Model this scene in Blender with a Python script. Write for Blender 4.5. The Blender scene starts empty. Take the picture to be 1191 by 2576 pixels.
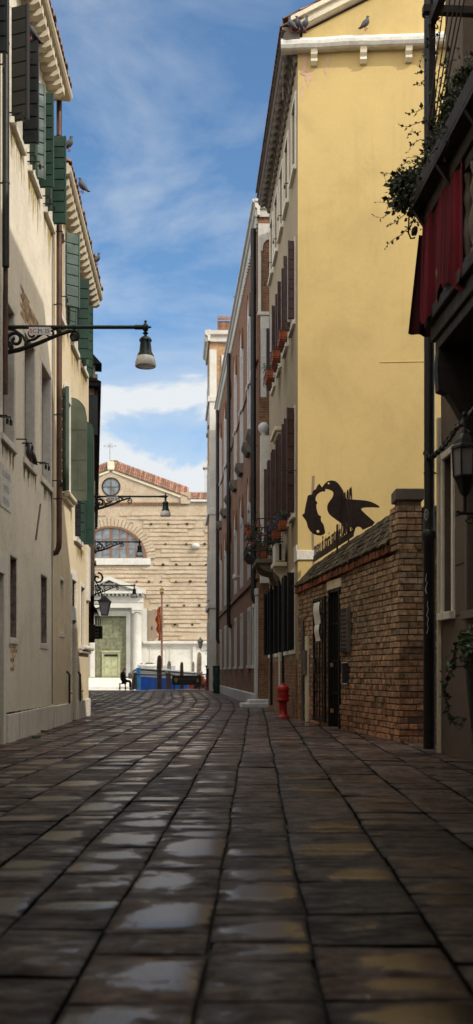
import bpy, bmesh, math, random
from mathutils import Vector, Matrix
random.seed(7)
R = math.radians
scene = bpy.context.scene
COL = scene.collection
# ---------------------------------------------------------------- camera numbers (measured on the photograph)
CX, HY, FPX, CAMH = 595.5, 1691.0, 2500.0, 1.0     # image 1191 x 2576 px

def at(x, y, Y):
    """world point at depth Y seen at photo position x, y"""
    return Vector(((x-CX)/FPX*Y, Y, CAMH+(HY-y)/FPX*Y))

# ---------------------------------------------------------------- mesh helper
def worldframe(a, b, c): return Vector((a, b, c))

class MB:
    def __init__(s): s.v = []; s.f = []; s.t = []
    def add(s, vs, fs, tone=None):
        o = len(s.v); s.v += [Vector(v) for v in vs]
        for f in fs: s.f.append([o+i for i in f]); s.t.append(tone)
    def quad(s, a, b, c, d, tone=None): s.add([a, b, c, d], [(0, 1, 2, 3)], tone)
    def box(s, a0, a1, b0, b1, c0, c1, fr=worldframe, tone=None):
        vs = [fr(a, b, c) for c in (c0, c1) for b in (b0, b1) for a in (a0, a1)]
        s.add(vs, [(0, 2, 3, 1), (4, 5, 7, 6), (0, 1, 5, 4), (2, 6, 7, 3), (0, 4, 6, 2), (1, 3, 7, 5)], tone)
    def bbox(s, a0, a1, b0, b1, c0, c1, bv, fr=worldframe, tone=None):
        """box with chamfered edges"""
        bm = bmesh.new(); bmesh.ops.create_cube(bm, size=1)
        for v in bm.verts:
            v.co = Vector((a0+(v.co.x+.5)*(a1-a0), b0+(v.co.y+.5)*(b1-b0), c0+(v.co.z+.5)*(c1-c0)))
        bmesh.ops.bevel(bm, geom=list(bm.edges), offset=bv, segments=2, affect='EDGES', profile=.6)
        bm.verts.index_update()
        s.add([fr(*v.co) for v in bm.verts], [[v.index for v in f.verts] for f in bm.faces], tone); bm.free()
    def prism(s, poly, c0, c1, fr, tone=None):
        """poly of (a,b) extruded along c from c0 to c1, fr(a,b,c)"""
        n = len(poly)
        vs = [fr(a, b, c0) for a, b in poly]+[fr(a, b, c1) for a, b in poly]
        fs = [tuple(range(n))[::-1], tuple(range(n, 2*n))]
        fs += [(i, (i+1) % n, n+(i+1) % n, n+i) for i in range(n)]
        s.add(vs, fs, tone)
    def tube(s, path, r, n=8, closed=False, cap=True, tone=None):
        path = [Vector(p) for p in path]; m = len(path)
        rs = r if isinstance(r, (list, tuple)) else [r]*m
        rings = []; up = None
        for i, p in enumerate(path):
            if closed: t = path[(i+1) % m]-path[i-1]
            else: t = path[min(i+1, m-1)]-path[max(i-1, 0)]
            t = t.normalized() if t.length > 1e-9 else Vector((0, 0, 1))
            if up is None:
                up = Vector((0, 0, 1)) if abs(t.z) < .9 else Vector((1, 0, 0))
            a = t.cross(up)
            if a.length < 1e-5: a = t.cross(Vector((.3, 1, .2)))
            a.normalize(); b = a.cross(t).normalized(); up = b
            rings.append([p+(a*math.cos(k*2*math.pi/n)+b*math.sin(k*2*math.pi/n))*rs[i] for k in range(n)])
        vs = [q for rg in rings for q in rg]; fs = []
        for i in range(m if closed else m-1):
            j = (i+1) % m
            for k in range(n):
                fs.append((i*n+k, i*n+(k+1) % n, j*n+(k+1) % n, j*n+k))
        if cap and not closed:
            fs.append(tuple(range(n))[::-1]); fs.append(tuple((m-1)*n+k for k in range(n)))
        s.add(vs, fs, tone)
    def lathe(s, prof, c=(0, 0, 0), n=16, tone=None, fr=None, caps=True):
        """prof: list of (r,z) around the vertical axis at c"""
        c = Vector(c); vs = []; fs = []; m = len(prof)
        for r, z in prof:
            for k in range(n):
                a = 2*math.pi*k/n; p = Vector((r*math.cos(a), r*math.sin(a), z))
                vs.append(c+(fr(p) if fr else p))
        for i in range(m-1):
            for k in range(n):
                fs.append((i*n+k, i*n+(k+1) % n, (i+1)*n+(k+1) % n, (i+1)*n+k))
        if caps:
            fs.append(tuple(range(n))[::-1]); fs.append(tuple((m-1)*n+k for k in range(n)))
        s.add(vs, fs, tone)
    def loft(s, rings, tone=None, cap=True):
        n = len(rings[0]); vs = [p for r in rings for p in r]; fs = []
        for i in range(len(rings)-1):
            for k in range(n):
                fs.append((i*n+k, i*n+(k+1) % n, (i+1)*n+(k+1) % n, (i+1)*n+k))
        if cap: fs.append(tuple(range(n))[::-1]); fs.append(tuple((len(rings)-1)*n+k for k in range(n)))
        s.add(vs, fs, tone)
    def build(s, name, mat, parent=None, smooth=False, local=False, fix=True):
        off = Vector((0, 0, 0))
        if parent is not None and not local:
            r = parent
            while r.parent: r = r.parent
            off = r.location.copy()
        me = bpy.data.meshes.new(name)
        me.from_pydata([v-off for v in s.v], [], s.f)
        if fix:
            bm = bmesh.new(); bm.from_mesh(me)
            bmesh.ops.recalc_face_normals(bm, faces=list(bm.faces)); bm.to_mesh(me); bm.free()
        uvl = me.uv_layers.new(name='UVMap')
        vw = [v+(off if not local else Vector((0, 0, 0))) for v in [x.co for x in me.vertices]]
        for p in me.polygons:
            nn = p.normal
            h = Vector((nn.x, nn.y, 0))
            if abs(nn.z) > .75 or h.length < 1e-4:
                for li in p.loop_indices:
                    q = vw[me.loops[li].vertex_index]; uvl.data[li].uv = (q.x, q.y)
            else:
                h.normalize(); tx, ty = -h.y, h.x
                for li in p.loop_indices:
                    q = vw[me.loops[li].vertex_index]; uvl.data[li].uv = (q.x*tx+q.y*ty, q.z)
        if any(t is not None for t in s.t):
            at_ = me.attributes.new('tone', 'FLOAT_COLOR', 'FACE')
            for i, t in enumerate(s.t):
                t = t if t is not None else 1.0
                at_.data[i].color = (t, t, t, 1) if isinstance(t, (int, float)) else (*t, 1)
        if smooth:
            me.polygons.foreach_set('use_smooth', [True]*len(me.polygons))
        me.materials.append(mat)
        o = bpy.data.objects.new(name, me); COL.objects.link(o)
        if parent is not None: o.parent = parent
        return o

def thing(name, label, cat, loc=(0, 0, 0), group=None, rotz=0):
    o = bpy.data.objects.new(name, None); COL.objects.link(o)
    o.empty_display_size = .3; o.location = loc; o.rotation_euler = (0, 0, rotz)
    o['label'] = label; o['category'] = cat
    if group: o['group'] = group
    return o
def tag(o, label, cat, group=None):
    o['label'] = label; o['category'] = cat
    if group: o['group'] = group
    return o
def struct(o): o['kind'] = 'structure'; return o
def rebase(o, loc):
    """move a lone mesh's origin to loc without moving the mesh"""
    loc = Vector(loc); o.data.transform(Matrix.Translation(-loc)); o.location = loc; return o
def dup(root, loc, label, rotz=0, group=None, scale=1):
    r = root.copy(); COL.objects.link(r); r.location = loc; r.rotation_euler = (0, 0, rotz); r['label'] = label
    r.scale = (scale,)*3
    if group: r['group'] = group
    for ch in list(root.children):
        c = ch.copy(); COL.objects.link(c); c.parent = r
        for g in list(ch.children):
            d = g.copy(); COL.objects.link(d); d.parent = c
    return r

def smoothshade(o, ang=40):
    me = o.data; me.polygons.foreach_set('use_smooth', [True]*len(me.polygons))
    bm = bmesh.new(); bm.from_mesh(me)
    for e in bm.edges:
        if len(e.link_faces) == 2 and e.calc_face_angle(0) > R(ang): e.smooth = False
    bm.to_mesh(me); bm.free(); return o

# ---------------------------------------------------------------- vertical wall planes
class Wall:
    def __init__(s, P0, P1, side):
        s.o = Vector((P0[0], P0[1])); d = Vector((P1[0]-P0[0], P1[1]-P0[1])); s.len = d.length; s.d = d.normalized()
        s.n = Vector((-s.d.y, s.d.x))*side
    def p(s, a, n, z):
        q = s.o+s.d*a+s.n*n; return Vector((q.x, q.y, z))
    def px(s, x, y, n=0):
        o = s.o+s.n*n; k = (x-CX)/FPX           # o.x + d.x t = k (o.y + d.y t)
        t = (k*o.y-o.x)/(s.d.x-k*s.d.y); Y = o.y+s.d.y*t
        return t, CAMH+(HY-y)/FPX*Y
    def s(s_, x): return s_.px(x, HY)[0]
    def fr(s): return lambda a, n, z: s.p(a, n, z)

def wall_panel(mb, W, s0, s1, z0, z1, holes, depth=.15, topz=None):
    """front skin of a wall with rectangular openings (s0,s1,z0,z1[,depth]) and their reveals"""
    ss = sorted(set([s0, s1]+[h[0] for h in holes]+[h[1] for h in holes]))
    zz = sorted(set([z0, z1]+[h[2] for h in holes]+[h[3] for h in holes]))
    ss = [a for a in ss if s0 <= a <= s1]; zz = [a for a in zz if z0 <= a <= z1]
    for i in range(len(ss)-1):
        for j in range(len(zz)-1):
            cs, cz = (ss[i]+ss[i+1])/2, (zz[j]+zz[j+1])/2
            if any(h[0] < cs < h[1] and h[2] < cz < h[3] for h in holes): continue
            mb.quad(W.p(ss[i], 0, zz[j]), W.p(ss[i+1], 0, zz[j]), W.p(ss[i+1], 0, zz[j+1]), W.p(ss[i], 0, zz[j+1]))
    for h in holes:
        d = h[4] if len(h) > 4 else depth
        a, b, c, e = h[:4]
        P = lambda s, z, n: W.p(s, n, z)
        mb.quad(P(a, c, 0), P(a, e, 0), P(a, e, -d), P(a, c, -d)); mb.quad(P(b, c, 0), P(b, e, 0), P(b, e, -d), P(b, c, -d))
        mb.quad(P(a, e, 0), P(b, e, 0), P(b, e, -d), P(a, e, -d)); mb.quad(P(a, c, 0), P(b, c, 0), P(b, c, -d), P(a, c, -d))

# ---------------------------------------------------------------- node materials
def newmat(name):
    m = bpy.data.materials.new(name); m.use_nodes = True
    nt = m.node_tree; b = nt.nodes['Principled BSDF']; return m, nt, b
def N(nt, typ, **kw):
    n = nt.nodes.new(typ)
    for k, v in kw.items():
        if k in n.inputs: n.inputs[k].default_value = v
        else: setattr(n, k, v)
    return n
def ramp(nt, fac, stops):
    r = nt.nodes.new('ShaderNodeValToRGB'); e = r.color_ramp.elements
    while len(e) < len(stops): e.new(.5)
    for i, (p, c) in enumerate(stops):
        e[i].position = p; e[i].color = (*c, 1) if isinstance(c, (tuple, list)) else (c, c, c, 1)
    nt.links.new(fac, r.inputs[0]); return r.outputs[0]
def mix(nt, typ, fac, a, b):
    n = nt.nodes.new('ShaderNodeMix'); n.data_type = 'RGBA'; n.blend_type = typ
    for i, v in ((0, fac), (6, a), (7, b)):
        sock = n.inputs[i]
        if isinstance(v, bpy.types.NodeSocket): nt.links.new(v, sock)
        elif isinstance(v, (int, float)): sock.default_value = v if i == 0 else (v, v, v, 1)
        else: sock.default_value = (*v, 1)
    return n.outputs[2]
def mapped(nt, scale=(1, 1, 1), coord='Object'):
    tc = N(nt, 'ShaderNodeTexCoord'); mp = N(nt, 'ShaderNodeMapping'); mp.inputs['Scale'].default_value = scale
    nt.links.new(tc.outputs[coord], mp.inputs[0]); return mp.outputs[0]
def noise(nt, vec, scale, detail=4, rough=.55, dist=0):
    n = N(nt, 'ShaderNodeTexNoise', Scale=scale, Detail=detail, Roughness=rough, Distortion=dist)
    nt.links.new(vec, n.inputs['Vector']); return n.outputs['Fac']
def bump(nt, b, h, strength=.3, dist=.02):
    n = N(nt, 'ShaderNodeBump', Strength=strength, Distance=dist)
    nt.links.new(h, n.inputs['Height']); nt.links.new(n.outputs[0], b.inputs['Normal'])

def simple(name, col, rough=.6, vary=.25, scale=6, metal=0, bmp=.2, bscale=40, spec=.4, tone=False, coat=0):
    m, nt, b = newmat(name); v = mapped(nt)
    f = noise(nt, v, scale, 5)
    lo = tuple(c*(1-vary) for c in col); hi = tuple(min(1, c*(1+vary)) for c in col)
    c = ramp(nt, f, [(.3, lo), (.7, hi)])
    if tone:
        a = N(nt, 'ShaderNodeAttribute', attribute_name='tone'); c = mix(nt, 'MULTIPLY', 1.0, c, a.outputs['Color'])
    nt.links.new(c, b.inputs['Base Color'])
    rr = ramp(nt, noise(nt, v, scale*2.3, 3), [(.25, max(.02, rough-.12)), (.75, min(1, rough+.12))])
    nt.links.new(rr, b.inputs['Roughness'])
    b.inputs['Metallic'].default_value = metal; b.inputs['Specular IOR Level'].default_value = spec
    b.inputs['Coat Weight'].default_value = coat
    if bmp: bump(nt, b, noise(nt, v, bscale, 4), bmp, .01)
    return m

def plaster(name, col, stain=(.3, .27, .2), amount=.5, streak=.5, patch=None, base_dirt=True, rough=.85, big=.9, zdirt=(.0, 1.6), grain=.84, bmp=.35):
    """weathered render: cloudy tone, vertical run marks, grime, optional fallen patches"""
    m, nt, b = newmat(name); v = mapped(nt); L = nt.links
    c = ramp(nt, noise(nt, v, big, 7, .62, .4), [(.28, tuple(x*.82 for x in col)), (.5, col), (.75, tuple(min(1, x*1.1) for x in col))])
    fine = ramp(nt, noise(nt, v, 14, 6, .7), [(.35, grain), (.65, 1.0)])
    c = mix(nt, 'MULTIPLY', 1, c, fine)
    vs = mapped(nt, (4.5, 4.5, .22))
    st = ramp(nt, noise(nt, vs, 1.6, 6, .65), [(.5, 0.0), (.78, 1.0)])
    mk = ramp(nt, noise(nt, v, .5, 3), [(.38, 0.0), (.62, 1.0)])
    st2 = mix(nt, 'MULTIPLY', 1, st, mk)
    st3 = mix(nt, 'MULTIPLY', 1, st2, (streak,)*3)
    c = mix(nt, 'MIX', st3, c, stain)
    cl = ramp(nt, noise(nt, v, 2.2, 8, .7, .6), [(.56, 0.0), (.75, amount)])
    c = mix(nt, 'MIX', cl, c, tuple(x*.62+y*.25 for x, y in zip(col, stain)))
    if patch:
        pf = ramp(nt, noise(nt, v, .75, 8, .72, .2), [(.665, 0.0), (.68, 1.0)]); c = mix(nt, 'MIX', pf, c, patch)
    if base_dirt:
        g = N(nt, 'ShaderNodeNewGeometry'); sx = N(nt, 'ShaderNodeSeparateXYZ'); L.new(g.outputs['Position'], sx.inputs[0])
        ad = N(nt, 'ShaderNodeMath', operation='MULTIPLY_ADD'); L.new(noise(nt, vs, 2, 5), ad.inputs[0]); ad.inputs[1].default_value = -1.6; L.new(sx.outputs[2], ad.inputs[2])
        mr = N(nt, 'ShaderNodeMapRange'); L.new(ad.outputs[0], mr.inputs[0])
        mr.inputs[1].default_value = zdirt[0]-.8; mr.inputs[2].default_value = zdirt[1]-.8; mr.inputs[3].default_value = .55; mr.inputs[4].default_value = 0
        c = mix(nt, 'MIX', mr.outputs[0], c, tuple(x*.6+y*.2 for x, y in zip(col, stain)))
    L.new(c, b.inputs['Base Color']); b.inputs['Roughness'].default_value = rough; b.inputs['Specular IOR Level'].default_value = .25
    hh = mix(nt, 'ADD', .5, noise(nt, v, 35, 5, .7), noise(nt, v, 3, 4))
    bump(nt, b, hh, bmp, .02); return m

def brickmat(name, c1, c2, mortar, bw=.25, bh=.07, ms=.012, amount=.6, dirt=(.05, .04, .03), bmp=.5, dirtamt=.6, mort_smooth=.3):
    m, nt, b = newmat(name); L = nt.links
    tc = N(nt, 'ShaderNodeTexCoord'); v = mapped(nt)
    wob = N(nt, 'ShaderNodeTexNoise', Scale=2.5, Detail=3); L.new(tc.outputs['UV'], wob.inputs['Vector'])
    wv = N(nt, 'ShaderNodeVectorMath', operation='SCALE'); L.new(wob.outputs['Color'], wv.inputs[0]); wv.inputs['Scale'].default_value = .03
    av = N(nt, 'ShaderNodeVectorMath', operation='ADD'); L.new(tc.outputs['UV'], av.inputs[0]); L.new(wv.outputs[0], av.inputs[1])
    br = N(nt, 'ShaderNodeTexBrick'); br.inputs['Color1'].default_value = (*c1, 1); br.inputs['Color2'].default_value = (*c2, 1); br.inputs['Mortar'].default_value = (*mortar, 1)
    br.inputs['Scale'].default_value = 1; br.inputs['Mortar Size'].default_value = ms; br.inputs['Mortar Smooth'].default_value = mort_smooth
    br.inputs['Brick Width'].default_value = bw; br.inputs['Row Height'].default_value = bh; br.inputs['Bias'].default_value = -.1
    L.new(av.outputs[0], br.inputs['Vector'])
    c = mix(nt, 'MULTIPLY', 1, br.outputs['Color'], ramp(nt, noise(nt, v, 9, 5, .7), [(.3, .55), (.7, 1.15)]))
    c = mix(nt, 'MIX', ramp(nt, noise(nt, v, .8, 7, .65, .4), [(.42, 0.0), (.72, dirtamt)]), c, dirt)
    L.new(c, b.inputs['Base Color']); b.inputs['Roughness'].default_value = .9; b.inputs['Specular IOR Level'].default_value = .2
    inv = N(nt, 'ShaderNodeMath', operation='SUBTRACT'); inv.inputs[0].default_value = 1; L.new(br.outputs['Fac'], inv.inputs[1])
    h = mix(nt, 'MULTIPLY', 1, inv.outputs[0], ramp(nt, noise(nt, v, 30, 4), [(.2, .5), (.8, 1.0)]))
    bump(nt, b, h, bmp, .02); return m

def glassmat(name, col=(.03, .035, .04), rough=.12):
    m, nt, b = newmat(name); v = mapped(nt)
    nt.links.new(ramp(nt, noise(nt, v, 1.4, 3), [(.35, tuple(c*.5 for c in col)), (.7, tuple(c*1.4 for c in col))]), b.inputs['Base Color'])
    b.inputs['Roughness'].default_value = rough; b.inputs['Specular IOR Level'].default_value = .6
    bump(nt, b, noise(nt, v, 2.5, 2), .08, .02); return m

M = {}
M['cream_plaster'] = plaster('cream_plaster', (.80, .725, .59), (.38, .33, .24), .22, .25)
M['cream_plaster_far'] = plaster('cream_plaster_far', (.72, .60, .41), (.30, .24, .13), .4, .4)
M['yellow_plaster'] = plaster('yellow_plaster', (.535, .395, .165), (.37, .265, .12), .35, .35, base_dirt=False, big=.45, grain=.95, bmp=.2)
M['peeled_pink'] = plaster('peeled_pink', (.56, .36, .24), (.45, .32, .22), .5, .3, base_dirt=False, big=4)
M['facade_plaster'] = plaster('facade_plaster', (.36, .29, .185), (.11, .085, .05), .55, .8, zdirt=(1, 3.4))
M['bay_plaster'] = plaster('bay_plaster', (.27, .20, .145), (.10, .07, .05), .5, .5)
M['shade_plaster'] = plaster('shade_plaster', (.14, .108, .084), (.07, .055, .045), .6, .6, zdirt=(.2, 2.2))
M['red_plaster'] = plaster('red_plaster', (.22, .112, .062), (.06, .035, .025), .6, .6, zdirt=(2.0, 5.0))
M['reveal_plaster'] = plaster('reveal_plaster', (.66, .62, .57), (.30, .22, .16), .6, .4, base_dirt=False, big=3)
M['rough_fill'] = simple('rough_fill', (.17, .14, .12), .95, .45, 18, bmp=1.0, bscale=28)
M['istrian_stone'] = plaster('istrian_stone', (.72, .68, .60), (.22, .19, .13), .5, .55, base_dirt=False, big=2.2, rough=.7)
M['white_stone'] = plaster('white_stone', (.58, .56, .51), (.30, .275, .23), .5, .55, base_dirt=False, big=1.2, rough=.7)
M['cool_stone'] = plaster('cool_stone', (.50, .50, .50), (.24, .23, .22), .4, .4, base_dirt=False, big=1.2)
M['eave_stone'] = plaster('eave_stone', (.70, .62, .47), (.34, .28, .18), .4, .3, base_dirt=False, big=2)
M['old_white_paint'] = plaster('old_white_paint', (.70, .68, .62), (.30, .27, .22), .55, .2, base_dirt=False, big=4, rough=.6)
M['dark_stone'] = plaster('dark_stone', (.16, .135, .11), (.05, .045, .035), .6, .6, base_dirt=False, big=2)
M['plinth_stone'] = plaster('plinth_stone', (.70, .65, .57), (.30, .19, .10), .4, .9, base_dirt=False, big=2, rough=.6)
M['roof_tile'] = simple('roof_tile', (.18, .090, .058), .85, .5, 5, bmp=.5, bscale=18, tone=True)
M['old_brick'] = brickmat('old_brick', (.30, .13, .06), (.20, .085, .045), (.25, .19, .13), .26, .075, .014)
M['tower_brick'] = brickmat('tower_brick', (.45, .24, .10), (.36, .18, .09), (.40, .32, .22), .26, .075, .014, dirtamt=.2)
M['church_brick'] = brickmat('church_brick', (.55, .445, .32), (.48, .36, .245), (.52, .46, .37), .3, .085, .012, dirt=(.24, .14, .07), dirtamt=.4)
M['brick_piece'] = simple('brick_piece', (.39, .265, .165), .92, .5, 12, bmp=.9, bscale=35, spec=.2, tone=True)
M['mortar'] = simple('mortar', (.12, .09, .065), .95, .4, 7, bmp=.8, bscale=22)
M['mossy_coping'] = simple('mossy_coping', (.047, .034, .018), .95, .75, 4, bmp=.9, bscale=20, tone=True)
M['green_paint'] = simple('green_paint', (.021, .052, .036), .5, .2, 3, bmp=.08, bscale=30)
M['olive_paint'] = simple('olive_paint', (.095, .105, .072), .6, .2, 3, bmp=.1)
M['black_paint'] = simple('black_paint', (.008, .0095, .010), .5, .3, 4, bmp=.08)
M['brown_paint'] = simple('brown_paint', (.06, .026, .019), .55, .3, 4, bmp=.15)
M['dark_wood'] = simple('dark_wood', (.012, .008, .0065), .7, .4, 5, bmp=.3)
M['iron'] = simple('iron', (.012, .013, .013), .45, .4, 10, metal=.3, bmp=.2)
M['lamp_green'] = simple('lamp_green', (.008, .022, .020), .35, .4, 9, metal=.2, bmp=.15)
M['rust_iron'] = simple('rust_iron', (.030, .014, .010), .7, .5, 9, metal=.2, bmp=.3)
M['copper_pipe'] = simple('copper_pipe', (.082, .041, .028), .5, .4, 2.5, metal=.3, bmp=.15)
M['black_pipe'] = simple('black_pipe', (.012, .012, .012), .45, .4, 3, metal=.2, bmp=.1)
M['grey_metal'] = simple('grey_metal', (.13, .115, .10), .5, .3, 5, metal=.3)
M['pane'] = glassmat('pane')
M['church_glass'] = glassmat('church_glass', (.14, .16, .18), .25)
M['dark_inside'] = simple('dark_inside', (.008, .007, .006), .9, .3, 3, bmp=0)
M['hydrant_red'] = simple('hydrant_red', (.30, .014, .012), .42, .3, 7, bmp=.15, bscale=18)
M['terracotta'] = simple('terracotta', (.36, .10, .04), .7, .3, 8)
M['moss'] = simple('moss', (.095, .072, .032), .95, .5, 20, tone=True)
M['yellow_moss'] = simple('yellow_moss', (.42, .33, .12), .95, .4, 20, tone=True)
M['leaf'] = simple('leaf', (.045, .075, .022), .55, .6, 8, bmp=0, tone=True)
M['dark_leaf'] = simple('dark_leaf', (.022, .034, .013), .6, .6, 8, bmp=0, tone=True)
M['stem'] = simple('stem', (.035, .024, .015), .8, .3, 8, bmp=0)
M['pink_petal'] = simple('pink_petal', (.55, .05, .12), .6, .3, 20, bmp=0)
M['violet_petal'] = simple('violet_petal', (.12, .05, .40), .6, .3, 20, bmp=0)
M['pigeon_grey'] = simple('pigeon_grey', (.05, .048, .055), .7, .6, 14, bmp=.2)
M['pigeon_foot'] = simple('pigeon_foot', (.35, .06, .06), .6, .2, 14, bmp=0)
M['blue_hull'] = simple('blue_hull', (.03, .15, .68), .35, .15, 3, bmp=.05)
M['light_blue'] = simple('light_blue', (.09, .36, .80), .4, .1, 3, bmp=.05)
M['white_paint'] = simple('white_paint', (.74, .73, .70), .45, .1, 3, bmp=.08)
M['orange_hull'] = simple('orange_hull', (.50, .10, .015), .45, .15, 3, bmp=.05)
M['pole_wood'] = simple('pole_wood', (.075, .045, .032), .85, .5, 6, bmp=.6, bscale=14)
M['pale_wood'] = simple('pale_wood', (.33, .27, .20), .85, .4, 5, bmp=.6, bscale=14)
M['flag_red'] = simple('flag_red', (.62, .14, .05), .8, .35, 5, bmp=.1)
M['pole_pink'] = simple('pole_pink', (.46, .24, .17), .6, .2, 5)
M['gold'] = simple('gold', (.36, .24, .06), .4, .2, 8, metal=.6)
M['door_green'] = simple('door_green', (.155, .158, .095), .75, .4, 2.5, bmp=.3)
M['door_pale_green'] = simple('door_pale_green', (.30, .31, .18), .65, .25, 3, bmp=.15)
M['skin'] = simple('skin', (.50, .22, .14), .6, .1, 9, bmp=0)
M['navy_cloth'] = simple('navy_cloth', (.012, .014, .028), .9, .3, 9)
M['grey_cloth'] = simple('grey_cloth', (.06, .06, .065), .9, .3, 9)
M['white_hair'] = simple('white_hair', (.55, .54, .52), .8, .1, 9)
M['paper'] = simple('paper', (.70, .68, .63), .8, .12, 25, bmp=0)
M['ink'] = simple('ink', (.05, .05, .05), .7, .2, 5, bmp=0)
M['faded_ink'] = simple('faded_ink', (.33, .33, .32), .8, .3, 30, bmp=0)
M['red_ink'] = simple('red_ink', (.45, .03, .03), .7, .1, 5, bmp=0)
M['blue_ink'] = simple('blue_ink', (.02, .04, .22), .7, .1, 5, bmp=0)
M['banner_black'] = simple('banner_black', (.012, .014, .012), .6, .3, 5, bmp=.1)
M['banner_text'] = simple('banner_text', (.10, .075, .025), .6, .2, 5, bmp=0)
M['patina_green'] = simple('patina_green', (.10, .30, .20), .6, .3, 6)
M['deep_red'] = simple('deep_red', (.11, .02, .02), .5, .3, 6)
M['tarp_green'] = simple('tarp_green', (.012, .035, .022), .6, .4, 5, bmp=.4, bscale=9)
M['yellow_cap'] = simple('yellow_cap', (.6, .35, .03), .5, .1, 5, bmp=0)
M['foam'] = simple('foam', (.55, .53, .48), .7, .1, 5)

def clothmat(name, col, dark):
    m, nt, b = newmat(name); v = mapped(nt, (1, 1, .12))
    c = ramp(nt, noise(nt, v, 7, 5, .6), [(.35, dark), (.65, col)])
    nt.links.new(c, b.inputs['Base Color']); b.inputs['Roughness'].default_value = .8
    b.inputs['Specular IOR Level'].default_value = .15
    bump(nt, b, noise(nt, mapped(nt), 60, 3), .2, .005); return m
M['red_velvet'] = clothmat('red_velvet', (.13, .003, .014), (.045, .001, .004))
M['plum_velvet'] = clothmat('plum_velvet', (.045, .004, .009), (.020, .003, .005))

def lampglass(name, col, tr=.12):
    m, nt, b = newmat(name)
    b.inputs['Base Color'].default_value = (*col, 1); b.inputs['Roughness'].default_value = .25
    b.inputs['Transmission Weight'].default_value = tr
    v = mapped(nt); w = N(nt, 'ShaderNodeTexWave', Scale=14); nt.links.new(v, w.inputs['Vector']); bump(nt, b, w.outputs['Fac'], .08, .005); return m
M['lamp_glass'] = lampglass('lamp_glass', (.92, .89, .84), .25)
M['lantern_glass'] = lampglass('lantern_glass', (.62, .62, .66))
M['smoked_glass'] = lampglass('smoked_glass', (.20, .19, .19))
M['pink_glass'] = lampglass('pink_glass', (.80, .42, .42))

def pavingmat():
    m, nt, b = newmat('paving_stone'); L = nt.links; v = mapped(nt)
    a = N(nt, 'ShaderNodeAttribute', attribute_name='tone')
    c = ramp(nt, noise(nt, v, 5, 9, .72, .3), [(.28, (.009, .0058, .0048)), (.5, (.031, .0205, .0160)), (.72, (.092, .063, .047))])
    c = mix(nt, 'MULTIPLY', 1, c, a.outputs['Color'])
    c = mix(nt, 'MULTIPLY', 1, c, ramp(nt, noise(nt, v, 45, 5, .75), [(.32, .4), (.68, 1.3)]))
    e = N(nt, 'ShaderNodeAttribute', attribute_name='inner')           # dirt gathers towards the joints
    ea = N(nt, 'ShaderNodeMath', operation='MULTIPLY_ADD'); L.new(noise(nt, v, 12, 5, .65), ea.inputs[0]); ea.inputs[1].default_value = .7; L.new(e.outputs['Fac'], ea.inputs[2])
    ed = ramp(nt, ea.outputs[0], [(.30, .22), (.75, .60), (1.10, 1.0)])
    c = mix(nt, 'MULTIPLY', 1, c, ed)
    L.new(c, b.inputs['Base Color'])
    w = N(nt, 'ShaderNodeAttribute', attribute_name='worn')            # foot-polished middles of the stones
    ad = N(nt, 'ShaderNodeMath', operation='MULTIPLY_ADD'); L.new(noise(nt, mapped(nt, (5, 11, 5)), 1.0, 10, .74, .4), ad.inputs[0]); ad.inputs[1].default_value = 1.6; L.new(w.outputs['Fac'], ad.inputs[2])
    L.new(ramp(nt, ad.outputs[0], [(.65, .66), (1.05, .46), (1.5, .30), (1.9, .20)]), b.inputs['Roughness'])
    L.new(ramp(nt, ad.outputs[0], [(.70, .08), (1.05, .26), (1.55, .95)]), b.inputs['Specular IOR Level'])
    hh = mix(nt, 'ADD', .7, noise(nt, v, 11, 8, .72), noise(nt, v, 70, 4, .65))
    bp = N(nt, 'ShaderNodeBump', Distance=.016); L.new(hh, bp.inputs['Height']); L.new(bp.outputs[0], b.inputs['Normal'])
    L.new(ramp(nt, ad.outputs[0], [(.6, .55), (1.4, .16)]), bp.inputs['Strength']); return m
M['paving'] = pavingmat()
M['joint_dirt'] = simple('joint_dirt', (.018, .014, .011), .95, .5, 6, bmp=.8, bscale=25)
def watermat():
    m, nt, b = newmat('canal_water'); v = mapped(nt)
    b.inputs['Base Color'].default_value = (.02, .055, .05, 1); b.inputs['Roughness'].default_value = .08
    bump(nt, b, noise(nt, v, 1.6, 5), .5, .15); return m
M['water'] = watermat()
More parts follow.
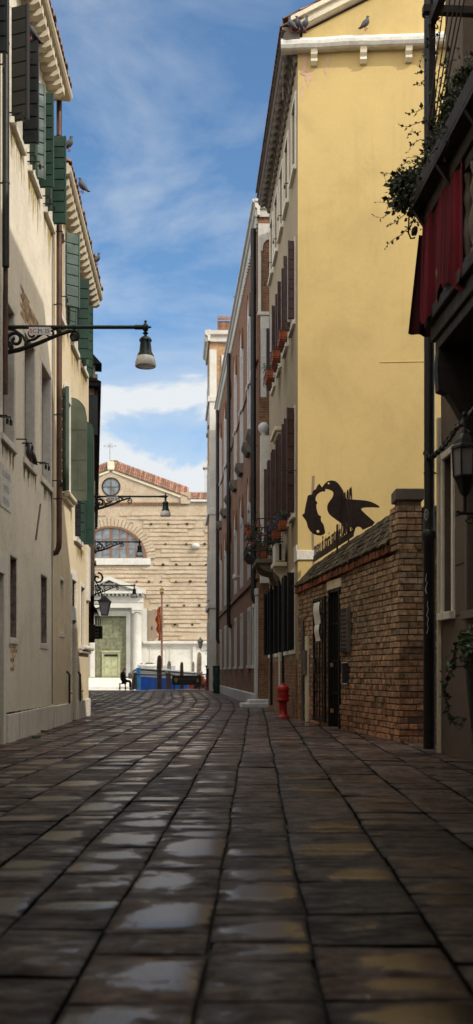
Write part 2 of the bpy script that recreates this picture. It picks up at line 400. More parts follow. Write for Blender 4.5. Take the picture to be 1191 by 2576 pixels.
# ================================================================ ground, paving, canal
def xc(Y):                                   # the rows of paving bend slowly to the left
    q = max(0.0, Y-24); s = min(q, 16)
    return .020*Y-.0028*s*s-(q-s)*.0896
def gz(x, Y): 
    u = (x-(-.5-.05*max(0, Y-20)))/3.2
    return -.055*min(1.3, u*u)*min(1, max(0, (Y-6)/8))
QY = 57.2
def build_ground():
    # one sheet: near bank, canal wall, canal bed, far bank out to the horizon
    prof = [(-60, -.035), (QY, -.035), (QY+.02, -3), (97.0, -3), (97.02, -.72), (3000, -.72)]
    mb = MB(); X = (-1500, 1500)
    for i in range(len(prof)-1):
        (a, za), (c, zc) = prof[i], prof[i+1]
        # the camber of the alley is carried by the sheet too
        if i == 0:
            xs = [-1500, -12, -8, -6, -5, -4, -3, -2, -1, 0, 1, 2, 3, 4, 8, 1500]; ys = [-60, -5, 6, 10, 14, 18, 22, 26, 30, 36, 44, 52, QY]
            for k in range(len(xs)-1):
                for j in range(len(ys)-1):
                    P = lambda x, y: (x, y, -.035+(gz(max(-12, min(8, x)), y)))
                    mb.quad(P(xs[k], ys[j]), P(xs[k+1], ys[j]), P(xs[k+1], ys[j+1]), P(xs[k], ys[j+1]))
        else:
            mb.quad((X[0], a, za), (X[1], a, za), (X[1], c, zc), (X[0], c, zc))
    g = mb.build('ground', M['joint_dirt']); struct(g)
    w = MB(); w.quad((-400, QY+.03, -1.15), (400, QY+.03, -1.15), (400, 97, -1.15), (-400, 97, -1.15))
    struct(w.build('canal_water', M['water']))
    k = MB(); rnd = random.Random(3); x = -14
    while x < 6:
        l = rnd.uniform(.9, 1.7); k.bbox(x, x+l-.012, QY-.42, QY+.06, -.3, .028+rnd.uniform(0, .008)+gz(max(-12, min(8, x)), QY), .015); x += l
    struct(k.build('quay_edge', M['cool_stone']))
    far = MB(); far.bbox(-60, 40, 96.6, 97.6, -1.6, -.66, .03)
    far.bbox(-60, 40, 100.4, 103.6, -.72, -.45, .03); far.bbox(-22, -8.4, 101.0, 104.5, -.46, -.10, .03)
    far.bbox(-22, -8.8, 101.8, 104.5, -.12, .42, .03)
    struct(far.build('church_steps', M['istrian_stone']))
build_ground()

def build_paving():
    rnd = random.Random(21); mb = MB(); worn = []; edge_ = []
    edges = [-.97, -.58, -.18, .20, .69]
    while edges[0] > -8.2: edges.insert(0, edges[0]-rnd.uniform(.33, .52))
    while edges[-1] < 5.2: edges.append(edges[-1]+rnd.uniform(.36, .52))
    for k in range(len(edges)-1):
        y = -1.5+rnd.uniform(0, .5); ph = rnd.uniform(0, 6)
        while y < QY-.45:
            l = rnd.choice([.22, .28, .34, .40, .46, .52, .62])*rnd.uniform(.9, 1.1)
            y2 = min(y+l, QY-.43); 
            if y2-y < .1: break
            m = (y+y2)/2
            xm = (edges[k]+edges[k+1])/2+xc(m)
            y_next = y2
            lim = -.1425*m-.1 if m > 28.6 else -3.9
            if xm < min(lim, -3.9)-.3 or xm > 5: y = y_next; continue
            near = m < 15
            n = 7 if near else 5
            g = .0065; gy = .0055
            def edge(e, yy): return edges[e]+xc(yy)+.007*math.sin(yy*.7+e*2.1)+.005*math.sin(yy*2.3+e*4.7)
            c = [(edge(k, y)+g, y+gy), (edge(k+1, y)-g, y+gy), (edge(k+1, y2)-g, y2-gy), (edge(k, y2)+g, y2-gy)]
            c = [(a+rnd.uniform(-.006, .006), b_+rnd.uniform(-.010, .010)) for a, b_ in c]
            tx, ty = rnd.gauss(0, .008), rnd.gauss(0, .010); dz = rnd.gauss(0, .0018); dome = rnd.uniform(-.003, .005)
            tone = rnd.choice([.45, .7, .85, 1, 1, 1.15, 1.5]); hue = rnd.uniform(-.08, .08); tone *= 1+1.6*min(1, max(0, (m-6.5)/8)); tone = (tone*(1+hue), tone, tone*(1-hue*1.2))  # stones painted lighter farther off, standing in for bounced light
            vs = []; wv = []; ev = []; pol = rnd.choice([0, .05, .25, .5, .75, 1])*rnd.uniform(.8, 1); ox, oy = rnd.uniform(-.24, .24), rnd.uniform(-.2, .2)
            for j in range(n):
                for i in range(n):
                    G7 = (0, .055, .27, .5, .73, .945, 1); G5 = (0, .12, .5, .88, 1)
                    uu, vv = (G7[i], G7[j]) if n == 7 else (G5[i], G5[j])
                    p0 = [c[0][q]*(1-uu)+c[1][q]*uu for q in (0, 1)]; p1 = [c[3][q]*(1-uu)+c[2][q]*uu for q in (0, 1)]
                    px, py = p0[0]*(1-vv)+p1[0]*vv, p0[1]*(1-vv)+p1[1]*vv
                    z = gz(px, py)+dz+tx*(px-xm)+ty*(py-m)
                    border = i in (0, n-1) or j in (0, n-1)
                    cu = max(0, 1-((uu-.5-ox)/.46)**2)*max(0, 1-((vv-.5-oy)/.36)**2); fl = min(1, cu*1.15)
                    z += (-.0035-rnd.random()*.003 if border else dome*cu)+rnd.gauss(0, .0007)
                    wv.append(0 if border else pol*fl); ev.append(0 if border else 1)
                    vs.append((px, py, z))
            fs = [(j*n+i, j*n+i+1, (j+1)*n+i+1, (j+1)*n+i) for j in range(n-1) for i in range(n-1)]
            rim = [i for i in range(n)]+[j*n+n-1 for j in range(1, n)]+[(n-1)*n+i for i in range(n-2, -1, -1)]+[j*n for j in range(n-2, 0, -1)]
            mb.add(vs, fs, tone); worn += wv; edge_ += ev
            q = len(rim); vs2 = [vs[r] for r in rim]+[(vs[r][0], vs[r][1], vs[r][2]-.035) for r in rim]
            mb.add(vs2, [(i, q+i, q+(i+1) % q, (i+1) % q) for i in range(q)], tuple(t*.22 for t in tone)); worn += [0]*(2*q); edge_ += [0]*(2*q)
            y = y_next
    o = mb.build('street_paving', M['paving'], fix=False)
    at_ = o.data.attributes.new('worn', 'FLOAT', 'POINT'); at_.data.foreach_set('value', worn)
    at2 = o.data.attributes.new('inner', 'FLOAT', 'POINT'); at2.data.foreach_set('value', edge_)
    o.data.polygons.foreach_set('use_smooth', [True]*len(o.data.polygons)); struct(o)
build_paving()

# ================================================================ shared facade pieces
def window_frame(root, W, s0, s1, z0, z1, depth=.15, fw=.10, proud=.025, sill=True, so=.05, mat='istrian_stone', name='window', pane='pane', bars=True, paned=None, label=None):
    """stone surround (the window), with sill and pane as its sub-parts"""
    fr = W.fr(); mb = MB(); e = .003
    mb.bbox(s0-fw, s0-e, -.02, proud, z0, z1, .008, fr); mb.bbox(s1+e, s1+fw, -.02, proud, z0, z1, .008, fr)
    mb.bbox(s0-fw, s1+fw, -.02, proud+.002, z1+e, z1+fw, .008, fr)
    w = mb.build(name, M[mat], root)
    if label: w['label'] = label
    if sill:
        sb = MB(); sb.bbox(s0-fw-.02*(so > .03), s1+fw+.02*(so > .03), -.02, proud+so, z0-.10, z0-e, .010, fr); sb.build('sill', M[mat], w)
    pd = paned if paned is not None else depth
    pm = MB(); pm.quad(W.p(s0, -pd+.01, z0), W.p(s1, -pd+.01, z0), W.p(s1, -pd+.01, z1), W.p(s0, -pd+.01, z1))
    pm.build('pane', M[pane], w)
    if bars:
        bb = MB(); t = .022
        bb.box(s0, s0+2*t, -pd+.013, -pd+.06, z0, z1, fr); bb.box(s1-2*t, s1, -pd+.013, -pd+.06, z0, z1, fr)
        bb.box((s0+s1)/2-t, (s0+s1)/2+t, -pd+.015, -pd+.058, z0+t, z1-t, fr); bb.box(s0+2*t, s1-2*t, -pd+.015, -pd+.058, z0, z0+2*t, fr); bb.box(s0+2*t, s1-2*t, -pd+.015, -pd+.058, z1-2*t, z1, fr)
        for q in (1/3, 2/3): bb.box(s0+2*t, s1-2*t, -pd+.02, -pd+.05, z0+(z1-z0)*q-.012, z0+(z1-z0)*q+.012, fr)
        bb.build('casement', M['dark_wood'], w)
    return w

def shutter(root, W, sh, ang, z0, z1, wid, mat, boards=.21, arch=0, name='shutter', n0=.03, dirs=1, planks=False):
    """board shutter hinged at distance sh along the wall; ang = opening from the wall plane in degrees"""
    ca, sa = math.cos(R(ang))*dirs, math.sin(R(ang))
    fr = lambda a, b, c: W.p(sh+a*ca-b*sa*dirs, n0+a*sa+b*ca*dirs, c)       # a along the leaf, b through it
    mb = MB(); T = .016
    if arch:
        n = 8; pts = [(0, z0), (wid, z0)]
        pts += [(wid*(1-k/n), z1-arch+arch*math.sqrt(max(0, 1-(1-k/n)**2)) if arch > 0 else z1) for k in range(n+1)]
        if arch < 0: pts = [(0, z0), (wid, z0)]+[(wid*(1-k/n), z1+arch-arch*math.sqrt(max(0, 1-(k/n)**2))) for k in range(n+1)]
        mb.prism([(a, c) for a, c in pts], -T, T, lambda a, c, b: fr(a, b, c))
        for q in (.14, .5, .86):
            zc = z0+(z1-abs(arch)-z0)*q
            mb.box(.02, wid-.015, T, T+.006, zc-.02, zc+.02, fr); mb.box(.02, wid-.015, -T-.006, -T, zc-.02, zc+.02, fr)
        mb.box(wid*.42, wid*.42+.008, -T-.004, T+.004, z0+.01, z1-abs(arch), fr)
    else:
        mb.box(0, wid, -T, T, z0, z1, fr)
        n = max(1, int(round((z1-z0)/boards))); h = (z1-z0)/n; e = .011
        for k in range(n):
            for sgn in (1, -1):
                b0, b1 = sorted((sgn*T, sgn*(T+.014)))
                mb.bbox(.012, wid-.028, b0, b1, z0+k*h+e, z0+(k+1)*h-e, .006, fr)
        for sgn in (1, -1):
            b0, b1 = sorted((sgn*T, sgn*(T+.018)))
            mb.box(wid-.024, wid, b0, b1, z0, z1, fr)
    o = mb.build(name, M[mat], root)
    return o

def drips(root, W, s0, s1, z, length, seed, mat):
    """growth and run marks left under a sill: ragged tapering strips on the render"""
    rnd = random.Random(seed); mb = MB(); s = s0; k = 0
    while s < s1:
        w = rnd.uniform(.02, .07); l = length*rnd.uniform(.12, 1)**1.6; n = .003+.0006*(k % 3); k += 1
        mb.add([W.p(s, n, z), W.p(s+w, n, z), W.p(s+w*.8, n, z-l*.45), W.p(s+w*.55, n, z-l), W.p(s+w*.35, n, z-l*.95), W.p(s+w*.15, n, z-l*.4)], [(0, 1, 2, 3, 4, 5)], rnd.uniform(.6, 1.4)); s += w*rnd.uniform(.75, 1.4)
    return mb.build('moss_stain', M[mat], root, fix=False)
def hook(root, W, s, z, L=.16):
    mb = MB(); mb.tube([W.p(s, -.02, z), W.p(s, L, z), W.p(s+.005, L+.01, z-.09)], .011, 6)
    mb.box(s-.018, s+.018, L-.01, L+.025, z-.12, z-.05, W.fr()); return mb.build('shutter_hook', M['iron'], root)

def corbels(root, W, sl, z1, h, dep, w, mat, curved=False):
    for s in sl:
        mb = MB(); zt = z1(s) if callable(z1) else z1
        if curved:
            prof = [(0, -h), (.06, -h-.02), (.10, -h*.8), (.09, -h*.6), (.14, -h*.42), (dep*.62, -h*.40), (dep*.86, -h*.52), (dep, -h*.42), (dep+.02, -h*.2), (dep-.01, 0), (0, 0)]
        else:
            prof = [(0, -h), (dep*.72, -h), (dep, -h+.05), (dep, 0), (0, 0)]
        mb.prism(prof, s-w/2, s+w/2, lambda n, z, a: W.p(a, n-.004, zt+z))
        mb.build('corbel', M[mat], root)

def eave(root, W, s0, s1, z0, z1f, over, mat='eave_stone', thick=.20, seg=8, tile=True, name='cornice'):
    """projecting stone cornice with a rounded edge; z may run from z0 to z1f along the wall"""
    prof = [(-.02, 0), (over-.10, 0), (over-.085, -.012), (over-.03, .005), (over+.0, .045), (over+.012, .09), (over-.01, .14), (over-.045, .165), (over-.05, thick), (-.02, thick)]
    mb = MB(); n = len(prof); rings = []
    for i in range(seg+1):
        t = i/seg; s = s0+(s1-s0)*t; z = z0+(z1f-z0)*t
        rings.append([W.p(s, a, z+c) for a, c in prof])
    mb.loft(rings); o = mb.build(name, M[mat], root)
    if tile:
        tb = MB(); L = s1-s0; k = int(L/.19); rnd = random.Random(int(s0*100)); dz = .002
        for i in range(k):
            s = s0+(i+.5)*L/k; z = z0+(z1f-z0)*((s-s0)/L)+thick+dz
            hw = L/k*.5*.96; tone = rnd.uniform(.7, 1.35)
            # a lower pan and a rounded cover tile, running up the slope
            for j in range(5):
                a = over-.0-j*.38+rnd.uniform(-.02, .02); zz = z+.035+j*.11
                pts = [(hw*math.cos(math.pi*q/6), .075*math.sin(math.pi*q/6)) for q in range(7)]
                ring = lambda n_, zo: [W.p(s+u, n_, zo+w) for u, w in pts]+[W.p(s+u*.82, n_, zo+w*.75-.004) for u, w in reversed(pts)]
                tb.loft([ring(a, zz), ring(a-.42, zz+.12)], tone=tone*rnd.uniform(.85, 1.1))
        bs = MB(); bs.quad(W.p(s0, over-.03, z0+thick+.006), W.p(s1, over-.03, z1f+thick+.006), W.p(s1, over-3.2, z1f+thick+1.0), W.p(s0, over-3.2, z0+thick+1.0))
        r = bs.build('roof', M['roof_tile'], root, fix=False); tb.build('eave_tile', M['roof_tile'], r)
    return o

def body_block(mb, W, s0, s1, z0, z1, back, skipfront=True):
    """the other sides of a house behind its street skin"""
    P = W.p
    mb.quad(P(s0, 0, z0), P(s0, -back, z0), P(s0, -back, z1), P(s0, 0, z1)); mb.quad(P(s1, 0, z0), P(s1, -back, z0), P(s1, -back, z1), P(s1, 0, z1))
    mb.quad(P(s0, -back, z0), P(s1, -back, z0), P(s1, -back, z1), P(s0, -back, z1)); mb.quad(P(s0, 0, z1), P(s1, 0, z1), P(s1, -back, z1), P(s0, -back, z1))

def drainpipe(root, W, s, z0, z1, r, mat, n=.09, clips=(), elbow=True, hopper=False, name='drainpipe'):
    mb = MB(); path = [W.p(s, n, z1), W.p(s, n, z0+.25)]
    if elbow: path += [W.p(s, n-.01, z0+.12), W.p(s, n-.05, z0+.03), W.p(s, -.05, z0)]
    else: path[-1] = W.p(s, n, z0)
    mb.tube(path, r, 14); o = smoothshade(mb.build(name, M[mat], root))
    if clips:
        for z in clips:
            c = MB(); c.tube([W.p(s, n, z-.012), W.p(s, n, z+.012)], r+.006, 14); c.box(s-.006, s+.006, 0, n-r*.9, z-.01, z+.01, W.fr()); c.build('pipe_clip', M['iron'], o)
    return o

# ================================================================ left: the near cream house
WL = Wall((-3.145, 0), (-3.145-.018*60, 60), -1)
assert WL.n.x > 0
def textmesh(txt, size, align='CENTER', extr=.0, spacing=1.0):
    cu = bpy.data.curves.new('lettering', 'FONT'); cu.body = txt; cu.size = size; cu.align_x = align; cu.extrude = extr; cu.space_character = spacing
    cu.resolution_u = 3
    o = bpy.data.objects.new('lettering', cu); COL.objects.link(o); bpy.context.view_layer.update()
    me = bpy.data.meshes.new_from_object(o.evaluated_get(bpy.context.evaluated_depsgraph_get()))
    vs = [v.co.copy() for v in me.vertices]; fs = [tuple(p.vertices) for p in me.polygons]
    bpy.data.objects.remove(o); bpy.data.curves.remove(cu); bpy.data.meshes.remove(me); return vs, fs

def cream_house():
    s0, s1 = -9.0, 18.9
    h = thing('cream_house', 'pale cream plaster house with black and green upper shutters and a street name panel', 'house', WL.p(16, 0, 0))
    up = [(12.65, 13.5), (15.02, 15.82), (16.45, 17.26), (17.92, 18.66)]
    mid = [(13.0, 13.85), (14.45, 15.28), (16.08, 16.98), (17.64, 18.62)]
    low = [(14.98, 15.47, 1.53, 2.76, .10), (17.57, 18.2, 1.52, 2.73, .10)]
    holes = [(a, b, 9.36, 11.0, .16) for a, b in up]+[(a, b, 4.47, 6.50, .19) for a, b in mid]+low+[(13.55, 14.42, -.3, 2.42, .25)]
    for k in range(4): holes.append((-6+4.2*k, -5.1+4.2*k, 9.36, 11.0, .16)); holes.append((-6+4.2*k, -5.1+4.2*k, 4.47, 6.5, .18))
    mb = MB(); wall_panel(mb, WL, s0, s1, -.4, 11.9, holes); body_block(mb, WL, s0, s1, -.4, 11.9, 9)
    mb.build('wall', M['cream_plaster'], h, fix=False)
    for a, b in up:
        window_frame(h, WL, a, b, 9.36, 11.0, .16, .07)
        mt = 'black_paint' if b < 16 else 'green_paint'
        shutter(h, WL, b+.02, 94, 9.42, 11.06, .25, mt); shutter(h, WL, a-.02, 70, 9.30, 11.02, .28 if b < 16 else .12, mt, n0=.03, dirs=-1)
        hook(h, WL, a-.1, 9.40, .2); hook(h, WL, b+.1, 9.32, .2); drips(h, WL, a-.05, b+.05, 9.24, .75, int(a*5), 'yellow_moss')
    shutter(h, WL, 16.95, 62, 9.42, 11.06, .16, 'green_paint')
    for a, b in mid:
        window_frame(h, WL, a, b, 4.47, 6.5, .19, .11, .008, bars=False, paned=.19, so=.03)
        # far reveal left as pale plaster, a dark folded shutter stands in the recess
        rv = MB(); rv.box(b-.006, b-.002, -.185, -.004, 4.48, 6.49, WL.fr()); rv.build('reveal', M['reveal_plaster'], h)
        fs = MB(); fs.box(a+.02, b-.02, -.186, -.15, 4.5, 6.4, WL.fr()); fs.build('folded_shutter', M['grey_metal'], h)
        drips(h, WL, a-.08, b+.08, 4.36, .42, int(a*7), 'moss')
        hook(h, WL, a-.2, 4.66, .16); hook(h, WL, b+.16, 4.62, .16)
    for a, b, c, d, _ in low:
        w = window_frame(h, WL, a, b, c, d, .10, .075, .006, bars=False, pane='rough_fill', so=.012)
        rv = MB(); rv.box(b-.006, b-.002, -.09, -.004, c+.01, d-.01, WL.fr()); rv.build('reveal', M['rough_fill'], h)
    # doorway with stone surround
    d = MB(); fr = WL.fr()
    d.bbox(14.425, 14.56, -.02, .03, -.3, 2.42, .01, fr); d.bbox(13.41, 13.545, -.02, .03, -.3, 2.42, .01, fr); d.bbox(13.41, 14.56, -.02, .033, 2.423, 2.66, .01, fr)
    dr = d.build('door_frame', M['istrian_stone'], h)
    dd = MB(); dd.box(13.56, 14.41, -.24, -.19, -.3, 2.41, fr)
    for k in range(2): dd.bbox(13.62+k*.42, 13.95+k*.42, -.192, -.17, .2, 2.2, .012, fr)
    dd.build('door', M['brown_paint'], h)
    # stone base course in slabs
    pl = MB(); rnd = random.Random(5); s = 14.66
    for s in [14.66, 15.3, 16.1, 16.75, 17.3, 18.05]:
        e = {14.66: 15.3, 15.3: 16.1, 16.1: 16.75, 16.75: 17.3, 17.3: 18.05, 18.05: 18.66}[s]
        pl.bbox(s+.004, e-.004, -.05, .045+rnd.uniform(0, .008), -.3, .375, .012, fr)
    pl.build('stone_base', M['plinth_stone'], h); pl = MB()
    pl.bbox(-9, 13.3, -.05, .045, -.3, .38, .012, fr)
    pl.build('stone_base', M['plinth_stone'], h)
    corbels(h, WL, [18.36-.272*k for k in range(22)], 11.864, .22, .29, .15, 'eave_stone')
    eave(h, WL, s0, 18.9, 11.86, 11.86, .36)
    drainpipe(h, WL, 18.92, 3.25, 11.9, .052, 'copper_pipe', .11, (4.3, 5.9, 8.0, 9.6, 11.2))
    drainpipe(h, WL, 14.22, 6.8, 11.9, .05, 'black_pipe', .10, (8, 10), elbow=False); drainpipe(h, WL, 14.30, 5.0, 6.86, .035, 'copper_pipe', .08, (), elbow=False)
    c = MB(); c.tube([WL.p(18.72, .012, 11.5), WL.p(18.74, .012, 7), WL.p(18.70, .012, 4), WL.p(18.72, .012, .4)], .009, 6); c.build('wall_cable', M['grey_metal'], h)
    # bare bricks where the render fell off, an old iron strap
    br = MB(); rnd = random.Random(9)
    def bricks(poly, sA, sB, zA, zB):
        def inside(s, z):
            r = False
            for i in range(len(poly)):
                (x1, y1), (x2, y2) = poly[i], poly[i-1]
                if (y1 > z) != (y2 > z) and s < (x2-x1)*(z-y1)/(y2-y1)+x1: r = not r
            return r
        z = zA; row = 0
        while z < zB:
            s = sA-(row % 2)*.12
            while s < sB:
                if inside(s+.12, z+.03): br.bbox(s, s+.23, -.01, .004+rnd.uniform(0, .006), z, z+.058, .006, fr, rnd.uniform(.8, 1.5))
                s += .245
            z += .07; row += 1
    A = WL.px(57, 740); B = WL.px(96, 812); Cc = WL.px(57, 790)
    bricks([(A[0]-.1, A[1]+.1), (B[0]+.1, B[1]), (B[0]-.1, B[1]-.25), (Cc[0]-.1, Cc[1]-.1)], A[0]-.4, B[0]+.4, B[1]-.4, A[1]+.3); br.build('bare_brick', M['brick_piece'], h); br = MB()
    bricks([(14.95, 1.44), (15.5, 1.44), (15.25, .98), (15.15, .98)], 14.9, 15.6, .95, 1.45)
    br.build('bare_brick', M['brick_piece'], h)
    st = MB(); a = WL.px(101, 1268); b = WL.px(89, 1358)
    st.prism([(a[0]-.04, a[1]), (a[0]+.04, a[1]), (b[0]+.04, b[1]), (b[0]-.04, b[1])], .002, .02, lambda s_, z, n: WL.p(s_, n, z))
    st.build('iron_strap', M['grey_metal'], h)
    return h
cream_house()

def street_sign():
    o = thing('street_sign', 'white painted street name panel reading salizada del fontego dei turchi', 'sign', WL.p(14.62, 0, 3.35))
    s0, s1, z0, z1 = 14.30, 15.02, 3.40, 4.03
    mb = MB(); mb.bbox(s0, s1, -.01, .012, z0, z1, .004, WL.fr()); mb.build('panel', M['old_white_paint'], o)
    t = MB()
    for txt, zc in (('SALIZADA DEL', 3.855), ('FONTEGO', 3.655), ('DEI TURCHI', 3.465)):
        vs, fs = textmesh(txt, .112, spacing=1.05)
        vs = [Vector((v.x*.74, v.y*1.25, v.z)) for v in vs]
        t.add([WL.p((s0+s1)/2+v.x, .016, zc+v.y) for v in vs], fs)
    t.build('lettering', M['faded_ink'], o)
street_sign()

# ================================================================ left: the second cream house with green shutters
def shutter_house():
    s0, s1 = 18.9, 24.05
    h = thing('shuttered_house', 'cream house with dark green shutters, arched first floor windows and tiled eave', 'house', WL.p(21.5, 0, 0)); fr = WL.fr()
    up = [(19.42, 20.2), (21.2, 22.02), (22.75, 23.45)]
    holes = [(a, b, 8.05, 9.75, .15) for a, b in up]
    m1 = (20.1, 20.95, 4.7, 6.62); m2 = (21.65, 22.5, 3.95, 6.62); m3 = (23.0, 23.6, 4.7, 6.62)
    g3 = (19.72, 20.16, 1.80, 2.84, .08); g4 = (22.62, 23.25, 1.62, 2.95, .12); dr = (21.2, 21.88, -.3, 2.12, .22); tr = (21.2, 21.88, 2.42, 2.98, .12)
    holes += [m1+(.16,), m2+(.16,), m3+(.16,), g3, g4, dr, tr]
    mb = MB(); wall_panel(mb, WL, s0, s1, -.4, 10.2, holes); body_block(mb, WL, s0, s1, -.4, 10.2, 8)
    mb.build('wall', M['cream_plaster_far'], h, fix=False)
    for a, b in up:
        window_frame(h, WL, a, b, 8.05, 9.75, .15, .07); drips(h, WL, a-.05, b+.05, 7.93, .7, int(a*3), 'yellow_moss')
    drips(h, WL, 22.0, 23.2, 3.82, .5, 8, 'yellow_moss')
    shutter(h, WL, 20.22, 60, 8.45, 9.95, .30, 'green_paint'); shutter(h, WL, 20.55, 50, 8.05, 9.75, .20, 'green_paint')
    shutter(h, WL, 21.1, 70, 8.02, 9.72, .14, 'black_paint', dirs=-1)
    shutter(h, WL, 22.06, 88, 7.95, 9.72, .24, 'green_paint'); shutter(h, WL, 22.72, 40, 7.98, 9.70, .22, 'green_paint', dirs=-1); shutter(h, WL, 23.5, 30, 8.0, 9.7, .2, 'green_paint')
    shutter(h, WL, 19.9, 35, 4.62, 6.68, .2, 'green_paint', dirs=-1)
    for a, b, c, d in (m1, m2, m3):
        w = window_frame(h, WL, a, b, c, d, .16, .08)
    # round-headed stone arches over the first floor openings
    for a, b, c, d in (m1, m2, m3):
        ar = MB(); mc = (a+b)/2; r = (b-a)/2
        pts = [(mc+(r+.08)*math.cos(math.pi*q/10), d+(r*.6+.10)*math.sin(math.pi*q/10)) for q in range(11)]
        ar.prism(pts, .026, .034, lambda s_, z, n: WL.p(s_, n, z)); ar.build('arch', M['istrian_stone'], h)
    shutter(h, WL, 21.0, 92, 4.62, 6.80, .335, 'olive_paint', arch=.42); shutter(h, WL, 22.58, 90, 3.90, 6.72, .275, 'green_paint', arch=.2)
    shutter(h, WL, 21.6, 100, 3.95, 6.0, .12, 'black_paint', dirs=-1); shutter(h, WL, 22.2, 80, 3.92, 5.8, .14, 'green_paint')
    for (a, b, c, d), zc in ((m1, 4.62),):
        sb = MB(); sb.tube([WL.p(a-.14, .10, zc-.02), WL.p(b+.14, .10, zc-.02)], .06, 10); sb.bbox(a-.1, b+.1, -.02, .09, zc-.13, zc-.03, .012, fr); sb.build('sill', M['eave_stone'], h)
    hook(h, WL, 20.95, 4.58, .2); hook(h, WL, 19.3, 8.3, .2)
    window_frame(h, WL, *g3[:4], .08, .07, .006, bars=False, pane='reveal_plaster', so=.01)
    w = window_frame(h, WL, *g4[:4], .12, .09, .02)
    sb = MB(); sb.tube([WL.p(22.3, .10, 1.56), WL.p(23.95, .10, 1.56)], .055, 10); sb.tube([WL.p(22.3, .05, 1.47), WL.p(23.9, .05, 1.47)], .04, 8); sb.build('round_sill', M['istrian_stone'], h)
    d = MB(); d.bbox(21.08, 21.195, -.02, .03, -.3, 3.1, .01, fr); d.bbox(21.885, 22.0, -.02, .03, -.3, 3.1, .01, fr); d.bbox(21.2, 21.88, -.02, .028, 2.12, 2.415, .01, fr); d.bbox(21.2, 21.88, -.02, .028, 2.985, 3.2, .01, fr)
    dfr = d.build('door_frame', M['istrian_stone'], h)
    dd = MB(); dd.box(21.2, 21.88, -.21, -.16, -.3, 2.12, fr); dd.bbox(21.26, 21.52, -.162, -.14, .15, 1.95, .01, fr); dd.bbox(21.56, 21.82, -.162, -.14, .15, 1.95, .01, fr); dd.build('door', M['brown_paint'], h)
    gr = MB(); gr.quad(WL.p(21.2, -.11, 2.42), WL.p(21.88, -.11, 2.42), WL.p(21.88, -.11, 2.98), WL.p(21.2, -.11, 2.98))
    gr.build('transom_pane', M['pane'], h)
    gb = MB()
    for k in range(6): gb.tube([WL.p(21.27+k*.108, -.03, 2.42), WL.p(21.27+k*.108, -.03, 2.98)], .009, 6)
    for z in (2.56, 2.70, 2.84): gb.tube([WL.p(21.2, -.03, z), WL.p(21.88, -.03, z)], .008, 6)
    gb.build('transom_grille', M['iron'], h)
    pl = MB(); rnd = random.Random(15)
    for a, b in ((18.9, 19.5), (19.5, 20.1), (20.1, 20.6), (20.6, 21.07), (22.01, 22.4), (22.4, 22.8), (22.8, 23.2), (23.2, 23.65), (23.65, 24.08)):
        if a == 22.01: pl.build('stone_base', M['plinth_stone'], h); pl = MB()
        pl.bbox(a+.005, b-.005, -.05, .035+rnd.uniform(0, .01), -.3, .36+rnd.uniform(-.008, .008), .012, fr)
    pl.build('stone_base', M['plinth_stone'], h)
    gp = []
    for s in (20.55, 22.15):
        g = MB(); g.tube([WL.p(s, .06, .35), WL.p(s, .06, .95), WL.p(s, .0, 1.02)], .022, 8); q = g.build('gas_pipe', M['iron'], h)
        y = MB(); y.tube([WL.p(s+.02, .06, .58), WL.p(s+.12, .10, .58)], .022, 8); y.build('valve', M['yellow_cap'], q)
    bx = MB(); bx.bbox(23.6, 23.95, -.01, .06, 2.7, 4.0, .02, fr); bx.build('meter_cover', M['istrian_stone'], h)
    zf = lambda s: 10.52-.100*(s-18.9)
    corbels(h, WL, [19.15+.27*k for k in range(19)], lambda s: zf(s)+.004, .19, .27, .13, 'eave_stone')
    eave(h, WL, s0+.06, 24.12, 10.52, zf(24.1), .33)
    return h
shutter_house()

